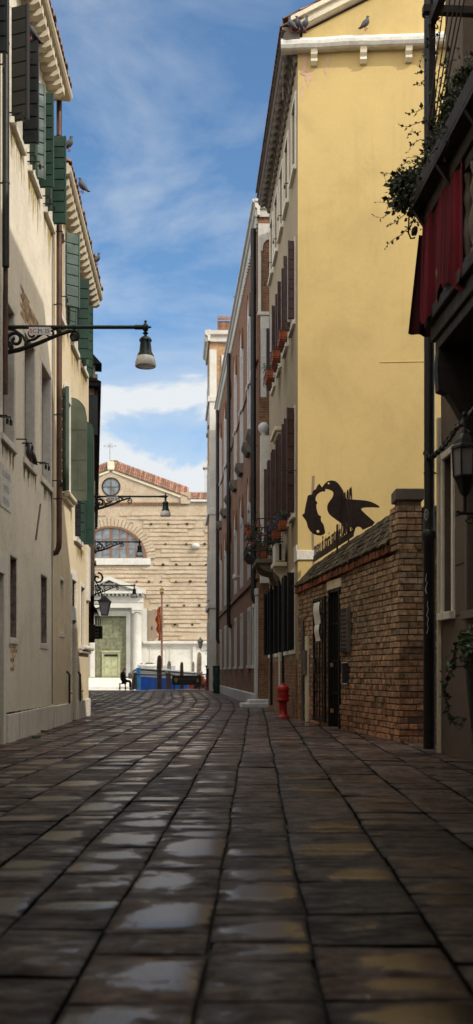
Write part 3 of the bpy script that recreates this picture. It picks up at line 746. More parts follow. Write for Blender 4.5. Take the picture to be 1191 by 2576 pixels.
# ================================================================ left: the far house whose plane points at the viewer
WB = Wall((-.1432*28.7, 28.7), (-.1432*57, 57), -1)
def bay_house():
    h = thing('bay_house', 'narrow far house with projecting brown upper storeys on corbels, in shadow', 'house', WB.p(2, 0, 0))
    fr = WB.fr(); L = WB.len
    W2 = Wall((-7.4, 28.70), (-4.115, 28.70), -1)    # the end facing the alley
    mb = MB(); wall_panel(mb, WB, 0, L, 3.2, 9.2, [(3, 3.8, 5, 7, .12), (7, 7.8, 5, 7, .12), (12, 12.8, 5, 7, .12)]); body_block(mb, WB, 0, L, 3.2, 9.2, 6)
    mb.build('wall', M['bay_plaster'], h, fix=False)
    for a in (3, 7, 12): window_frame(h, WB, a, a+.8, 5, 7, .12, .08)
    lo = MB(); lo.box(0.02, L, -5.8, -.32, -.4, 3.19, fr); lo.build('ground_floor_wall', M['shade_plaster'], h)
    for k in range(10):
        c = MB(); s = .12+k*1.4
        for j in range(3): c.bbox(s, s+.34, -.5, -.30+j*.10, 2.45+j*.24, 2.45+(j+1)*.24-.004, .02, fr)
        c.build('corbel', M['red_plaster'], h)
    bn = MB(); bn.box(-.012, -.002, -.5, -.002, 3.22, 3.62, fr); bn.build('band', M['dark_stone'], h)
    rf = MB(); rf.box(-.25, L, -6, .16, 9.2, 9.32, fr); rf.prism([(-.3, 9.33), (.2, 9.33), (-3, 10.6)], -.28, L, lambda n, z, s: WB.p(s, n, z)); rf.build('roof', M['roof_tile'], h)
    ch = MB(); ch.bbox(.25, .75, -.42, .03, 8.4, 9.95, .01, fr); ch.bbox(.2, .8, -.46, .10, 9.55, 9.68, .02, fr); ch.bbox(.2, .8, -.46, .10, 9.1, 9.25, .02, fr)
    c = ch.build('chimney', M['bay_plaster'], h)
    cc = MB(); cc.prism([(-.55, 9.95), (.22, 9.95), (-.1, 10.3)], .1, .9, lambda n, z, s: WB.p(s, n, z)); cc.build('chimney_cap', M['roof_tile'], c)
    sh = MB(); sh.box(-.06, -.02, -.32, .10, 7.85, 9.0, fr); sh.build('shutter', M['black_paint'], h)
    # dark shopfronts and canopies below
    cp = MB(); cp.bbox(.4, 5, -.32, .02, 2.0, 2.4, .02, fr); cp.build('shop_canopy', M['dark_wood'], h)
    dp = drainpipe(h, WB, .1, .2, 9.1, .05, 'black_pipe', -.25, (3, 6), elbow=False)
    return h
bay_house()
# ================================================================ right: the yellow house
WY = Wall((2.433, 0), (2.433-.052*60, 60), 1)          # its alley side
YG = 21.4
WG = Wall((1.32, YG), (1.32+10, YG-.62), -1)           # its yellow gable, facing the viewer
assert WY.n.x < 0 and WG.n.y < 0
def yellow_house():
    h = thing('yellow_house', 'tall house with a big blank yellow gable wall and brown shutters on its alley side', 'house', (4, 25, 0))
    fy, fg = WY.fr(), WG.fr(); s0, s1 = WY.s(749.7), 28.65
    top = [(21.8, 22.5), (23.35, 24.1), (24.65, 25.4), (26.05, 26.85), (27.45, 28.2)]
    sec = [(21.95, 22.7), (23.45, 24.2), (25.05, 25.8), (26.7, 27.5)]
    fir = [(21.95, 22.65), (23.4, 24.1), (25.0, 25.8), (26.4, 27.1), (27.6, 28.3)]
    gnd = [(22.0, 22.65), (23.25, 23.95), (25.4, 26.3), (27.3, 28.2)]
    holes = [(a, b, 12.08, 13.6, .14) for a, b in top]+[(a, b, 8.75, 10.5, .16) for a, b in sec]+[(a, b, 4.5 if i != 2 else 3.85, 6.8, .16) for i, (a, b) in enumerate(fir)]+[(a, b, 1.5, 3.22, .16) for a, b in gnd]+[(24.25, 25.05, -.3, 2.3, .2)]
    mb = MB(); wall_panel(mb, WY, s0, s1, -.4, 14.45, holes)
    mb.quad(WY.p(s1, 0, -.4), WY.p(s1, -9, -.4), WY.p(s1, -9, 14.4), WY.p(s1, 0, 14.4))
    mb.build('alley_wall', M['facade_plaster'], h, fix=False)
    # yellow gable: rectangle and, above the ledge, the pediment triangle
    g = MB(); g.quad(WG.p(0, 0, -.4), WG.p(11, 0, -.4), WG.p(11, 0, 14.42), WG.p(0, 0, 14.42))
    g.add([WG.p(.1, 0, 14.42), WG.p(11, 0, 14.42), WG.p(11, 0, 14.9), WG.p(5.6, 0, 17.3), WG.p(.1, 0, 14.75)], [(0, 1, 2, 3, 4)])
    g.build('gable_wall', M['yellow_plaster'], h, fix=False)
    # brick and stone foot of the alley side
    ft = MB(); ft.box(s0+.02, s1, .002, .03, -.4, 1.28, fy); ft.build('brick_base', M['old_brick'], h)
    # stone ledge across the gable
    prof = [(-.02, 0), (.17, -.02), (.22, .0), (.255, .06), (.26, .13), (.235, .17), (.19, .20), (.16, .21), (.15, .25), (-.02, .28)]
    lb = MB(); rings = []; rnd = random.Random(4)
    for i in range(23):
        s = -.36+i*.22; w = rnd.uniform(-.010, .010)
        rings.append([WG.p(s, a*(1+w*1.2)+.0, 14.32+c+w) for a, c in prof])
    lb.loft(rings); lb.build('ledge', M['old_white_paint'], h)
    for s in (.05+.70*0+.30, 1.40, 2.36, 2.86, 3.8, 4.7):
        c = MB(); pr = [(0, -.30), (.07, -.30), (.13, -.24), (.12, -.18), (.17, -.12), (.19, -.02), (.19, 0), (0, 0)]
        c.prism(pr, s-.07, s+.07, lambda n, z, a: WG.p(a, n-.005, 14.318+z)); c.build('gable_bracket', M['eave_stone'], h)
    # rake moulding and tiles of the gable
    rk = MB()
    for (sa, za, sb, zb) in ((-.15, 14.72, 5.6, 17.42),):
        for n0, n1, d0, d1 in ((-.05, .16, .0, .16), (-.05, .24, .163, .26)):
            vs = []
            for s, z in ((sa, za), (sb, zb)):
                vs += [WG.p(s, n0, z+d0), WG.p(s, n1, z+d0), WG.p(s, n1, z+d1), WG.p(s, n0, z+d1)]
            rk.add(vs, [(0, 1, 5, 4), (1, 2, 6, 5), (2, 3, 7, 6), (3, 0, 4, 7), (0, 3, 2, 1), (4, 5, 6, 7)])
    rk.build('rake_moulding', M['dark_stone' if 0 else 'eave_stone'], h)
    rf = MB(); rnd = random.Random(8); dx, dz = 5.75, 2.7; L = math.hypot(dx, dz); ux, uz = dx/L, dz/L
    for i in range(16):
        a = -.10+i*.40; t = rnd.uniform(.7, 1.3)
        s = -.22+a*ux; z = 14.99+a*uz
        for j, nn in enumerate((.22,)):
            pts = [(.10*math.cos(math.pi*q/6), .06*math.sin(math.pi*q/6)) for q in range(7)]
            r0 = [WG.p(s+ -w*uz, nn+u-.1, z+w*ux) for u, w in pts]; r1 = [WG.p(s+.44*ux-(w*.8-.02)*uz, nn+u*.85-.1, z+.44*uz+(w*.8-.02)*ux) for u, w in pts]
            rf.loft([r0, r1], tone=t)
    rf.quad(WG.p(-.3, .2, 14.98), WG.p(5.5, .2, 17.70), WG.p(5.5, -7.2, 17.70), WG.p(-.3, -7.2, 14.98)); rf.build('roof', M['roof_tile'], h, fix=False)
    ch = MB(); c0 = at(826, 8, 24.2)
    ch.box(c0.x-.14, c0.x+.4, 24, 24.6, 15.2, 18.4); ch.build('chimney', M['dark_wood'], h)
    # alley eave on scrolled brackets
    corbels(h, WY, [s0+.12+.345*k for k in range(21)], 14.46, .30, .27, .15, 'dark_stone', True)
    ev = MB(); rings = []
    pf = [(-.02, 0), (.26, 0), (.30, .03), (.33, .10), (.30, .17), (.26, .19), (.36, .23), (.36, .27), (-.02, .30)]
    for k in range(2): rings.append([WY.p((s0-.22, s1+.1)[k], a, 14.462+c) for a, c in pf])
    ev.loft(rings); e = ev.build('alley_eave', M['dark_stone'], h)
    tb = MB(); rnd = random.Random(12)
    for k in range(38):
        s = s0-.1+.195*k; pts = [(.09*math.cos(math.pi*q/6), .07*math.sin(math.pi*q/6)) for q in range(7)]
        tb.loft([[WY.p(s+u, .40, 14.765+w) for u, w in pts], [WY.p(s+u*.85, -.3, 15.06+w) for u, w in pts]], tone=rnd.uniform(.5, 1.0))
    tb.build('eave_tile', M['roof_tile'], h)
    lb2 = MB(); lb2.tube([at(718, 90, 21.15), at(712, 90, 21.6), at(712, 250, 21.6)], .004, 5); lb2.build('hanging_wire', M['grey_metal'], h)
    # windows
    for a, b in top:
        window_frame(h, WY, a, b, 12.08, 13.6, .14, .09, .03, mat='istrian_stone'); hook(h, WY, b+.1, 12.1, .16)
    for i, (a, b) in enumerate(sec):
        window_frame(h, WY, a, b, 8.75, 10.5, .16, .08, .02)
        shutter(h, WY, a-.02, 88, 8.78, 10.5, .13, 'brown_paint', dirs=-1); shutter(h, WY, b+.02, 95 if i else 80, 8.78, 10.5, .15, 'brown_paint')
    # pale strips painting the bright reflection on shutters that stand open
    for s, ln in ((22.15, .12), (23.7, .11), (26.3, .15)):
        w = MB(); w.box(s, s+.025, .03, .03+ln, 8.8, 10.45, fy); w.build('shutter_reflection', M['cool_stone'], h)
    for i, (a, b) in enumerate(fir):
        z0 = 4.5 if i != 2 else 3.85
        window_frame(h, WY, a, b, z0, 6.8, .16, .08, .02, sill=(i != 2))
        shutter(h, WY, a-.02, 80, z0+.02, 6.82, .16 if i == 0 else .13, 'brown_paint', boards=.30, dirs=-1); shutter(h, WY, b+.02, 82, z0+.02, 6.78, .15, 'brown_paint', boards=.30)
        if i == 0: hook(h, WY, a-.25, 5.4, .3)
    hd = MB(); hd.bbox(24.75, 26.05, -.02, .20, 7.02, 7.12, .02, fy); hd.bbox(24.85, 25.95, -.02, .13, 6.94, 7.017, .02, fy); hd.build('window_hood', M['eave_stone'], h)
    for i, (a, b) in enumerate(gnd):
        window_frame(h, WY, a, b, 1.5, 3.22, .16, .09, .02)
        shutter(h, WY, a-.02, 70, 1.48, 3.2, .15, 'black_paint', dirs=-1); shutter(h, WY, b+.02, 110, 1.48, 3.2, .17, 'black_paint')
    d = MB(); d.bbox(24.1, 24.245, -.02, .06, -.3, 2.3, .01, fy); d.bbox(25.055, 25.2, -.02, .06, -.3, 2.3, .01, fy); d.bbox(24.1, 25.2, -.02, .065, 2.303, 2.5, .01, fy); d.build('door_frame', M['istrian_stone'], h)
    dd = MB(); dd.box(24.26, 25.04, -.19, -.14, -.3, 2.3, fy); dd.bbox(24.32, 24.98, -.142, -.12, .2, 2.1, .012, fy); dd.build('door', M['dark_wood'], h)
    st = MB(); st.bbox(s0+.01, s0+.5, -.02, .035, 3.40, 3.75, .01, fy); st.bbox(-.02, .42, -.02, .03, 3.42, 3.62, .01, fg); st.build('corner_stone', M['istrian_stone'], h)
    drainpipe(h, WY, 27.0, .1, 3.9, .04, 'black_pipe', .09, (1, 2.5), elbow=False); drainpipe(h, WY, 24.0, .0, 2.2, .03, 'black_pipe', .07, (1,), elbow=False)
    # dark streaks where the neighbour's render cracked: peeled strip beside the sign
    cr = MB(); rnd = random.Random(2); pts = []
    xs = [(790, 1195), (788, 1240), (786, 1262), (791, 1300), (788, 1345), (790, 1410), (789, 1440)]
    lft, rgt = [], []
    for x, y in xs:
        p = at(x, y, YG-.1); s = (p.x-1.32); w = rnd.uniform(.006, .03); lft.append((s-w, p.z)); rgt.append((s+w, p.z))
    for i in range(len(xs)-1):
        cr.quad(WG.p(lft[i][0], .004, lft[i][1]), WG.p(rgt[i][0], .004, rgt[i][1]), WG.p(rgt[i+1][0], .004, rgt[i+1][1]), WG.p(lft[i+1][0], .004, lft[i+1][1]))
    cr.build('bare_strip', M['bay_plaster'], h)
    pk = MB(); rnd = random.Random(31)
    for cx_, cy_, wx, wy in ((768, 140, 12, 26), (765, 175, 9, 22), (776, 190, 8, 30), (824, 152, 6, 12), (820, 175, 4, 16), (760, 230, 4, 26)):
        pts = []
        for q in range(16):
            t = q*math.pi/8; k = rnd.uniform(.45, 1.15); p = at(cx_+wx*k*math.cos(t), cy_+wy*k*math.sin(t), YG-.02); pts.append(WG.p(p.x-1.32, .004+.0004*cx_%.003, p.z))
        pk.add(pts, [tuple(range(16))])
        if cx_ == 790-14 or cy_ in (175, 230) and cx_ in (820, 760): pk.build('peeled_patch', M['peeled_pink'], h, fix=False); pk = MB()
    mk = MB(); a, b = at(955, 915, YG), at(1090, 915, YG); mk.bbox(a.x-1.32, b.x-1.32, -.01, .010, a.z-.012, a.z+.008, .006, fg); mk.build('old_ledge', M['yellow_plaster'], h)
    # balcony with a bellied iron railing
    sA, sB, D, zf = 24.65, 26.15, .62, 3.80
    sl = MB(); sl.bbox(sA-.06, sB+.06, -.02, D+.05, zf-.10, zf, .015, fy)
    sl.build('balcony_slab', M['dark_stone'], h)
    for s in (sA+.15, sB-.15):
        c = MB(); c.prism([(0, -.52), (.10, -.50), (.20, -.36), (.24, -.22), (.42, -.18), (.55, -.08), (.55, 0), (0, 0)], s-.09, s+.09, lambda n, z, a: WY.p(a, n, zf-.103+z)); c.build('balcony_console', M['dark_stone'], h)
    rl = MB()
    def bar(s, n0, dirn):           # belly profile going outward from the slab edge
        prf = [(0, .02), (.16, .04), (.26, .16), (.27, .32), (.18, .55), (.06, .80), (.02, 1.0)]
        return [(s, n0+p, z) for p, z in prf] if dirn is None else [(s+dirn*p, n0, z) for p, z in prf]
    for k in range(11):
        s = sA+(sB-sA)*k/10; rl.tube([WY.p(a, n, zf+z) for a, n, z in bar(s, D, None)], .011, 6)
    for k in range(4):
        n = .1+k*.16
        for s, q in ((sA, -1), (sB, 1)): rl.tube([WY.p(a, nn, zf+z) for a, nn, z in bar(s, n, q)], .011, 6)
    for zz, off in ((1.0, .02), (.18, .265), (.40, .25)):
        rl.tube([WY.p(sA-off, .02, zf+zz), WY.p(sA-off, D+off, zf+zz), WY.p(sB+off, D+off, zf+zz), WY.p(sB+off, .02, zf+zz)], .016, 6)
    rl.build('balcony_railing', M['iron'], h)
    ac = MB(); ac.bbox(23.5, 24.2, .06, .30, 3.62, 4.05, .02, fy); a = ac.build('air_conditioner', M['foam'], h); a['label'] = 'white air conditioner box under the flower boxes'
    vent = MB(); vent.box(23.493, 23.5, .15, .21, 3.64, 4.03, fy); vent.build('vent', M['iron'], a)
    cb = MB(); cb.bbox(23.45, 24.25, .02, .34, 3.50, 3.60, .015, fy); cb.prism([(0, -.42), (.12, -.4), (.16, -.2), (.30, -.08), (.30, 0), (0, 0)], 23.75, 23.95, lambda n, z, s: WY.p(s, n, 3.498+z)); cb.build('stone_bracket', M['eave_stone'], h)
    return h
yellow_house()

def leaf_cluster(mb, c, rad, n, size, rnd, tone=(.6, 1.5), flat=1.0):
    for _ in range(n):
        d = Vector((rnd.gauss(0, 1), rnd.gauss(0, 1), rnd.gauss(0, 1)*flat)); d = d.normalized()*rad*rnd.random()**.45
        one_leaf(mb, Vector(c)+d, size*rnd.uniform(.6, 1.3), rnd, tone)
def one_leaf(mb, p, s, rnd, tone=(.6, 1.5), dirv=None):
    a = dirv if dirv is not None else Vector((rnd.gauss(0, 1), rnd.gauss(0, 1), rnd.gauss(0, .7)))
    a = a.normalized(); b = a.cross(Vector((rnd.gauss(0, 1), rnd.gauss(0, 1), rnd.gauss(0, 1)))).normalized(); nrm = a.cross(b)*s*.12
    mb.add([p, p+a*s*.45+b*s*.34+nrm, p+a*s, p+a*s*.45-b*s*.34+nrm, p+a*s*.5], [(0, 1, 4), (1, 2, 4), (2, 3, 4), (3, 0, 4)], rnd.uniform(*tone))

def flower_box(loc, label, W, s, n, z, L, seed, petal=None, empty=False, group='flower boxes on the alley side'):
    rnd = random.Random(seed); o = thing('flower_box', label, 'flower box', W.p(s, n, z), group); fr = lambda a, b, c: W.p(s+a, n+b, z+c)
    mb = MB()
    vs = []
    for zz, k in ((0, .82), (.16, 1.0), (.20, 1.06), (.20, .9)):
        vs.append([fr(a*L/2*k, b*.085*k, zz) for a, b in ((-1, -1), (1, -1), (1, 1), (-1, 1))])
    mb.loft(vs); mb.build('box', M['terracotta'], o)
    rk = MB()
    for zz in (.03, .19):
        rk.tube([fr(-L/2-.02, -.12, zz), fr(-L/2-.02, .105, zz), fr(L/2+.02, .105, zz), fr(L/2+.02, -.12, zz)], .007, 5)
    for a in (-1, -.33, .33, 1): rk.tube([fr(a*(L/2+.02), .105, .19), fr(a*(L/2+.02), .105, -.02), fr(a*(L/2+.02), -.12, -.02)], .006, 5)
    rk.build('rack', M['iron'], o)
    lf = MB(); st = MB()
    for k in range(5 if empty else 9):
        b = fr(rnd.uniform(-L*.4, L*.4), rnd.uniform(-.05, .05), .19); t = b+Vector((rnd.uniform(-.1, .1), rnd.uniform(-.1, .1), rnd.uniform(.06, .24)))
        st.tube([b, (b+t)/2+Vector((rnd.uniform(-.03, .03), 0, 0)), t], .004, 4)
        leaf_cluster(lf, t, .09, 5 if empty else 16, .055, rnd)
    st.build('stem', M['stem'], o); lf.build('foliage', M['leaf' if not empty else 'dark_leaf'], o, fix=False)
    if petal:
        pm = MB()
        for k in range(16):
            c = fr(rnd.uniform(-L*.5, L*.5), rnd.uniform(-.05, .14), rnd.uniform(.22, .38)); leaf_cluster(pm, c, .025, 5, .03, rnd, (.8, 1.2))
        pm.build('blossoms', M[petal], o, fix=False)
    return o
flower_box(0, 'terracotta box of violet pansies beside the yellow gable corner', WY, 22.45, .24, 4.20, .60, 1, 'violet_petal')
flower_box(0, 'lower terracotta box of violet pansies above the air conditioner', WY, 23.55, .28, 4.14, .62, 2, 'violet_petal')
flower_box(0, 'flower box hung on the far outside of the iron balcony', WY, 26.6, .72, 4.55, .62, 3, 'pink_petal')
flower_box(0, 'terracotta pot box of pink geraniums standing inside the iron balcony', WY, 25.0, .46, 3.82, .6, 4, 'pink_petal')
flower_box(0, 'dry terracotta box on the upper sill beside the yellow gable corner', WY, 22.5, .24, 8.42, .7, 5, None, True)
flower_box(0, 'terracotta box in the middle of the upper row of three', WY, 24.0, .26, 8.46, .75, 6, None, True)
flower_box(0, 'overgrown upper sill box with green foliage, last of the three', WY, 25.5, .28, 8.44, .8, 7, None, False)
def balcony_geraniums():
    o = thing('geranium', 'dark bushy geraniums with pink flowers filling the iron balcony', 'plant', WY.p(25.4, .4, 3.83)); rnd = random.Random(33)
    lf, pm, st = MB(), MB(), MB()
    for k in range(16):
        c = WY.p(rnd.uniform(24.7, 26.1), rnd.uniform(.12, .75), rnd.uniform(4.0, 4.62)); leaf_cluster(lf, c, .14, 36, .07, rnd)
        st.tube([Vector((c.x, c.y, 3.83)), c], .006, 4)
        if k % 2: leaf_cluster(pm, c+Vector((rnd.uniform(-.15, .1), -.1, .08)), .05, 12, .04, rnd, (.8, 1.3))
    st.build('stem', M['stem'], o); lf.build('foliage', M['dark_leaf'], o, fix=False); pm.build('blossoms', M['pink_petal'], o, fix=False)
balcony_geraniums()

# ================================================================ right: the long red house with pointed windows
WR = Wall((2.77, 0), (2.77-.0715*60, 60), 1)
def red_house():
    h = thing('red_house', 'long dark red plastered palace with white pointed windows beyond the yellow house', 'palace', (1.5, 40, 0)); fr = WR.fr()
    s0, s1 = WR.s(651.5), 52.6
    ws = [30.9, 32.65, 35.9, 39.0, 42.4, 45.7, 49.4]
    holes = []
    for s in ws:
        holes += [(s-.34, s+.34, 8.45, 12.3, .2), (s-.34, s+.34, 4.05, 6.3, .2), (s-.34, s+.34, 1.22, 3.0, .2)]
    mb = MB(); wall_panel(mb, WR, s0, s1, -.4, 14.5, holes)
    mb.quad(WR.p(s1, 0, -.4), WR.p(s1, -9, -.4), WR.p(s1, -9, 14.5), WR.p(s1, 0, 14.5)); mb.quad(WR.p(s0, 0, 14.5), WR.p(s1, 0, 14.5), WR.p(s1, -9, 14.5), WR.p(s0, -9, 14.5))
    mb.build('alley_wall', M['red_plaster'], h, fix=False)
    WE = Wall((WR.p(s0, 0, 0).x, WR.p(s0, 0, 0).y), (WR.p(s0, 0, 0).x+6, WR.p(s0, 0, 0).y), -1); fe = WE.fr()
    e = MB(); e.box(.003, 6, -.25, 0, -.4, 14.5, fe); e.build('end_wall', M['old_brick'], h)
    # white stone corner arch on the end wall
    a = MB(); a.bbox(-.02, .072, -.02, .05, 11.6, 14.3, .01, fe)
    pts = []
    for q in range(9):
        t = math.pi/2*q/8; pts.append((.36-.24*math.cos(t), 13.6+.24*math.sin(t)))
    a.prism([(.075, 13.5), (.075, 14.3), (.9, 14.3), (.9, 13.84)]+pts[::-1]+[(.12, 13.5)], -.02, .045, lambda s, z, n: WE.p(s, n, z)); a.build('corner_arch', M['white_stone'], h)
    im = MB(); im.bbox(.05, .32, -.02, .10, 11.1, 11.55, .03, fe); im.bbox(-.04, .36, -.02, .14, 11.553, 11.66, .02, fe); im.build('arch_corbel', M['white_stone'], h)
    # cornice with dentils
    c = MB(); pf = [(-.02, 0), (.05, 0), (.06, .20), (.12, .24), (.13, .36), (.20, .40), (.20, .47), (-.02, .5)]
    c.loft([[WR.p(s, n, 14.5+z) for n, z in pf] for s in (s0-.16, s1)]); c.loft([[WE.p(s, n, 14.5+z) for n, z in pf] for s in (-.12, 4)])
    c.build('cornice', M['white_stone'], h)
    d = MB(); d.box(s0+.1, s1, -.01, .012, 14.36, 14.498, fr)
    for k in range(90):
        s = s0+.1+k*.255
        if s < s1: d.box(s, s+.13, -.01, .055, 14.36, 14.498, fr)
    d.build('dentil_course', M['white_stone'], h)
    for i, s in enumerate(ws):
        for z0, z1, cap in ((8.45, 12.3, 10.3), (4.05, 6.3, None), (1.22, 3.0, None)):
            w = window_frame(h, WR, s-.34, s+.34, z0, z1, .2, .12, .05, mat='cool_stone', sill=(z0 < 2), bars=(z0 < 5))
            if z0 > 2:
                # pointed head in stone with a brick hood
                pt = MB(); r = .46; n = 7
                arc = [(s-.46+.46*(1-math.cos(math.pi/2*q/n)), z1+.10+.85*math.sin(math.pi/2*q/n)) for q in range(n+1)]; arc2 = [(2*s-x, z) for x, z in arc[::-1]]
                pt.prism(arc+arc2[1:], .004, .06, lambda a_, z, nn: WR.p(a_, nn, z)); pt.build('pointed_head', M['cool_stone'], w)
                hd = MB(); path = [WR.p(x-.04 if x < s else x+.04, .05, z+.12) for x, z in arc+arc2[1:]]; hd.tube(path, .045, 6); hd.build('brick_hood', M['red_plaster'], h)
            if cap:
                cp = MB(); cp.bbox(s-.5, s+.5, -.01, .11, cap, cap+.14, .03, fr); cp.bbox(s-.05, s+.05, -.15, .09, z0, z1+.3, .02, fr); cp.build('capital', M['cool_stone'], w)
                bk = MB(); bk.prism([(0, -.34), (.12, -.32), (.26, -.10), (.26, 0), (0, 0)], s-.44, s+.44, lambda n, z, a_: WR.p(a_, n, 8.44+z)); bk.build('bracket_sill', M['dark_stone'], w)
            elif z0 > 2:
                pass
    sc = MB(); sc.bbox(s0, s1, -.01, .07, 3.78, 3.92, .02, fr); sc.bbox(s0, s1, -.01, .05, 10.28, 10.38, .015, fr); sc.build('string_course', M['red_plaster'], h)
    bs = MB(); bs.box(s0+.02, s1, -.02, .025, -.4, 3.7, fr); 
    # brick lower storey is bare, skip where windows are
    lowb = MB(); wall_panel(lowb, Wall(WR.p(0, .012, 0)[:2], WR.p(60, .012, 0)[:2], 1), s0+.01, s1, .3, 1.10, []); lowb.build('bare_brick', M['old_brick'], h, fix=False)
    pl = MB(); rnd = random.Random(6); s = s0+.35
    while s < s1-.5:
        l = rnd.uniform(1.0, 1.6); pl.bbox(s, min(s+l, s1)-.008, -.03, .10, -.4, .34, .015, fr); s += l
    pl.build('stone_base', M['cool_stone'], h)
    drainpipe(h, WR, s0+.35, 3.1, 14.3, .085, 'black_pipe', .13, (4, 5.8, 7.8, 9.8, 11.8)); drainpipe(h, WR, 41.6, 2.9, 14.3, .085, 'black_pipe', .13, (6, 9, 12)); drainpipe(h, WR, 50.6, 2.5, 14.3, .085, 'black_pipe', .13, (6, 9, 12))
    dr = MB(); dr.bbox(29.75, 29.9, -.02, .09, -.3, 3.3, .012, fr); dr.bbox(30.02, 30.15, -.02, .09, -.3, 3.3, .012, fr); dr.bbox(29.7, 30.2, -.02, .11, 3.303, 3.5, .02, fr); dr.build('door_frame', M['cool_stone'], h)
    for k in range(2):
        sp = MB(); sp.bbox(28.85-k*.1, 29.6, -.3, .35+k*.22, -.3, .20-k*.10, .02, fr); sp.build('door_step', M['cool_stone'], h)
    # pale pier with a ball in the gap between the two houses
    p = MB(); q = at(664, 1150, 29.2); p.bbox(q.x-.11, q.x+.3, 28.95, 29.3, 3.6, 7.9, .015); pr = p.build('gap_pier', M['white_stone'], h)
    b = MB(); b.lathe([(.03, 0), (.10, .02), (.06, .06), (.12, .12), (.17, .22), (.155, .33), (.08, .40), (.01, .42)], (q.x+.0, 29.1, 7.9), 16); b.build('ball_finial', M['cool_stone'], pr, smooth=True)
    ps = MB(); a0 = at(656, 1110, 29.0); ps.box(a0.x, a0.x+.17, 28.9, 28.95, 9.0, 11.0); ps.build('pale_panel', M['cool_stone'], h)
    dm = MB(); dc = WR.p(36.6, .22, 3.5+.9); dm.lathe([(.0, .20), (.06, .19), (.09, .13), (.095, .02), (.08, 0)], dc, 14); dm.tube([dc+Vector((0, 0, .12)), dc+Vector((.26, 0, .12))], .02, 6); dm.build('dome_lamp', M['cool_stone'], h, smooth=True)
    return h
red_house()

def far_palace():
    Wf = Wall((-1.42, 53.0), (-1.42-.06*4.2, 57.0), 1)
    h = thing('corner_palace', 'tall brick and white stone corner tower at the canal end of the alley', 'palace', (-1, 55, 0)); fr = Wf.fr()
    ws = [1.0, 2.9]; holes = [(s-.35, s+.35, z, z+2.4, .15) for s in ws for z in (1.3, 5.0, 9.6, 14.4)]
    mb = MB(); wall_panel(mb, Wf, 0, 4.0, -.4, 18.6, holes); body_block(mb, Wf, 0, 4.0, -.4, 18.6, 9); mb.build('wall', M['tower_brick'], h, fix=False)
    for s in ws:
        for z in (1.3, 5.0, 9.6, 14.4): window_frame(h, Wf, s-.35, s+.35, z, z+2.4, .15, .12, .05, mat='cool_stone')
    # near face: white pilaster at the corner, string courses, a window
    We = Wall((-1.42, 52.995), (5, 52.995), -1); fe = We.fr()
    p = MB(); p.bbox(-.02, .36, -.02, .07, -.3, 18.2, .02, fe); p.build('corner_pilaster', M['white_stone'], h)
    for z in (4.4, 9.4, 15.4):
        b = MB(); b.bbox(-.1, 4, -.02, .12, z, z+.3, .03, fe); b.bbox(0, 4, -.02, .12, z, z+.3, .03, fr); b.build('string_course', M['white_stone'], h)
    c = MB(); pf = [(-.02, 0), (.10, 0), (.12, .25), (.25, .35), (.27, .55), (-.02, .6)]
    c.loft([[We.p(s, n, 18.6+z) for n, z in pf] for s in (-.25, 4)]); c.loft([[Wf.p(s, n, 18.6+z) for n, z in pf] for s in (-.25, 4)]); c.build('cornice', M['white_stone'], h)
    w = MB(); w.bbox(.62, 1.25, -.01, .05, 16.2, 17.9, .02, fe); ww = w.build('window', M['white_stone'], h)
    g = MB(); g.box(.74, 1.13, .045, .055, 16.35, 17.75, fe); g.build('pane', M['pane'], ww)
    w = MB(); w.bbox(.62, 1.25, -.01, .05, 12.6, 13.6, .02, fe); ww = w.build('window', M['white_stone'], h)
    drainpipe(h, We, .95, 6, 17, .05, 'black_pipe', .14, (), elbow=False)
    r = MB(); rnd = random.Random(3)
    for k in range(8):
        a = .5+k*.22; r.loft([[We.p(a+.1*math.cos(math.pi*q/5), .1, 19.75+.1*math.sin(math.pi*q/5)) for q in range(6)], [We.p(a+.1*math.cos(math.pi*q/5), -1.6, 20.5+.1*math.sin(math.pi*q/5)) for q in range(6)]], tone=rnd.uniform(.7, 1.3))
    r.box(.4, 2.3, -1.6, .02, 19.2, 19.72, fe); r.build('roof', M['roof_tile'], h)
far_palace()

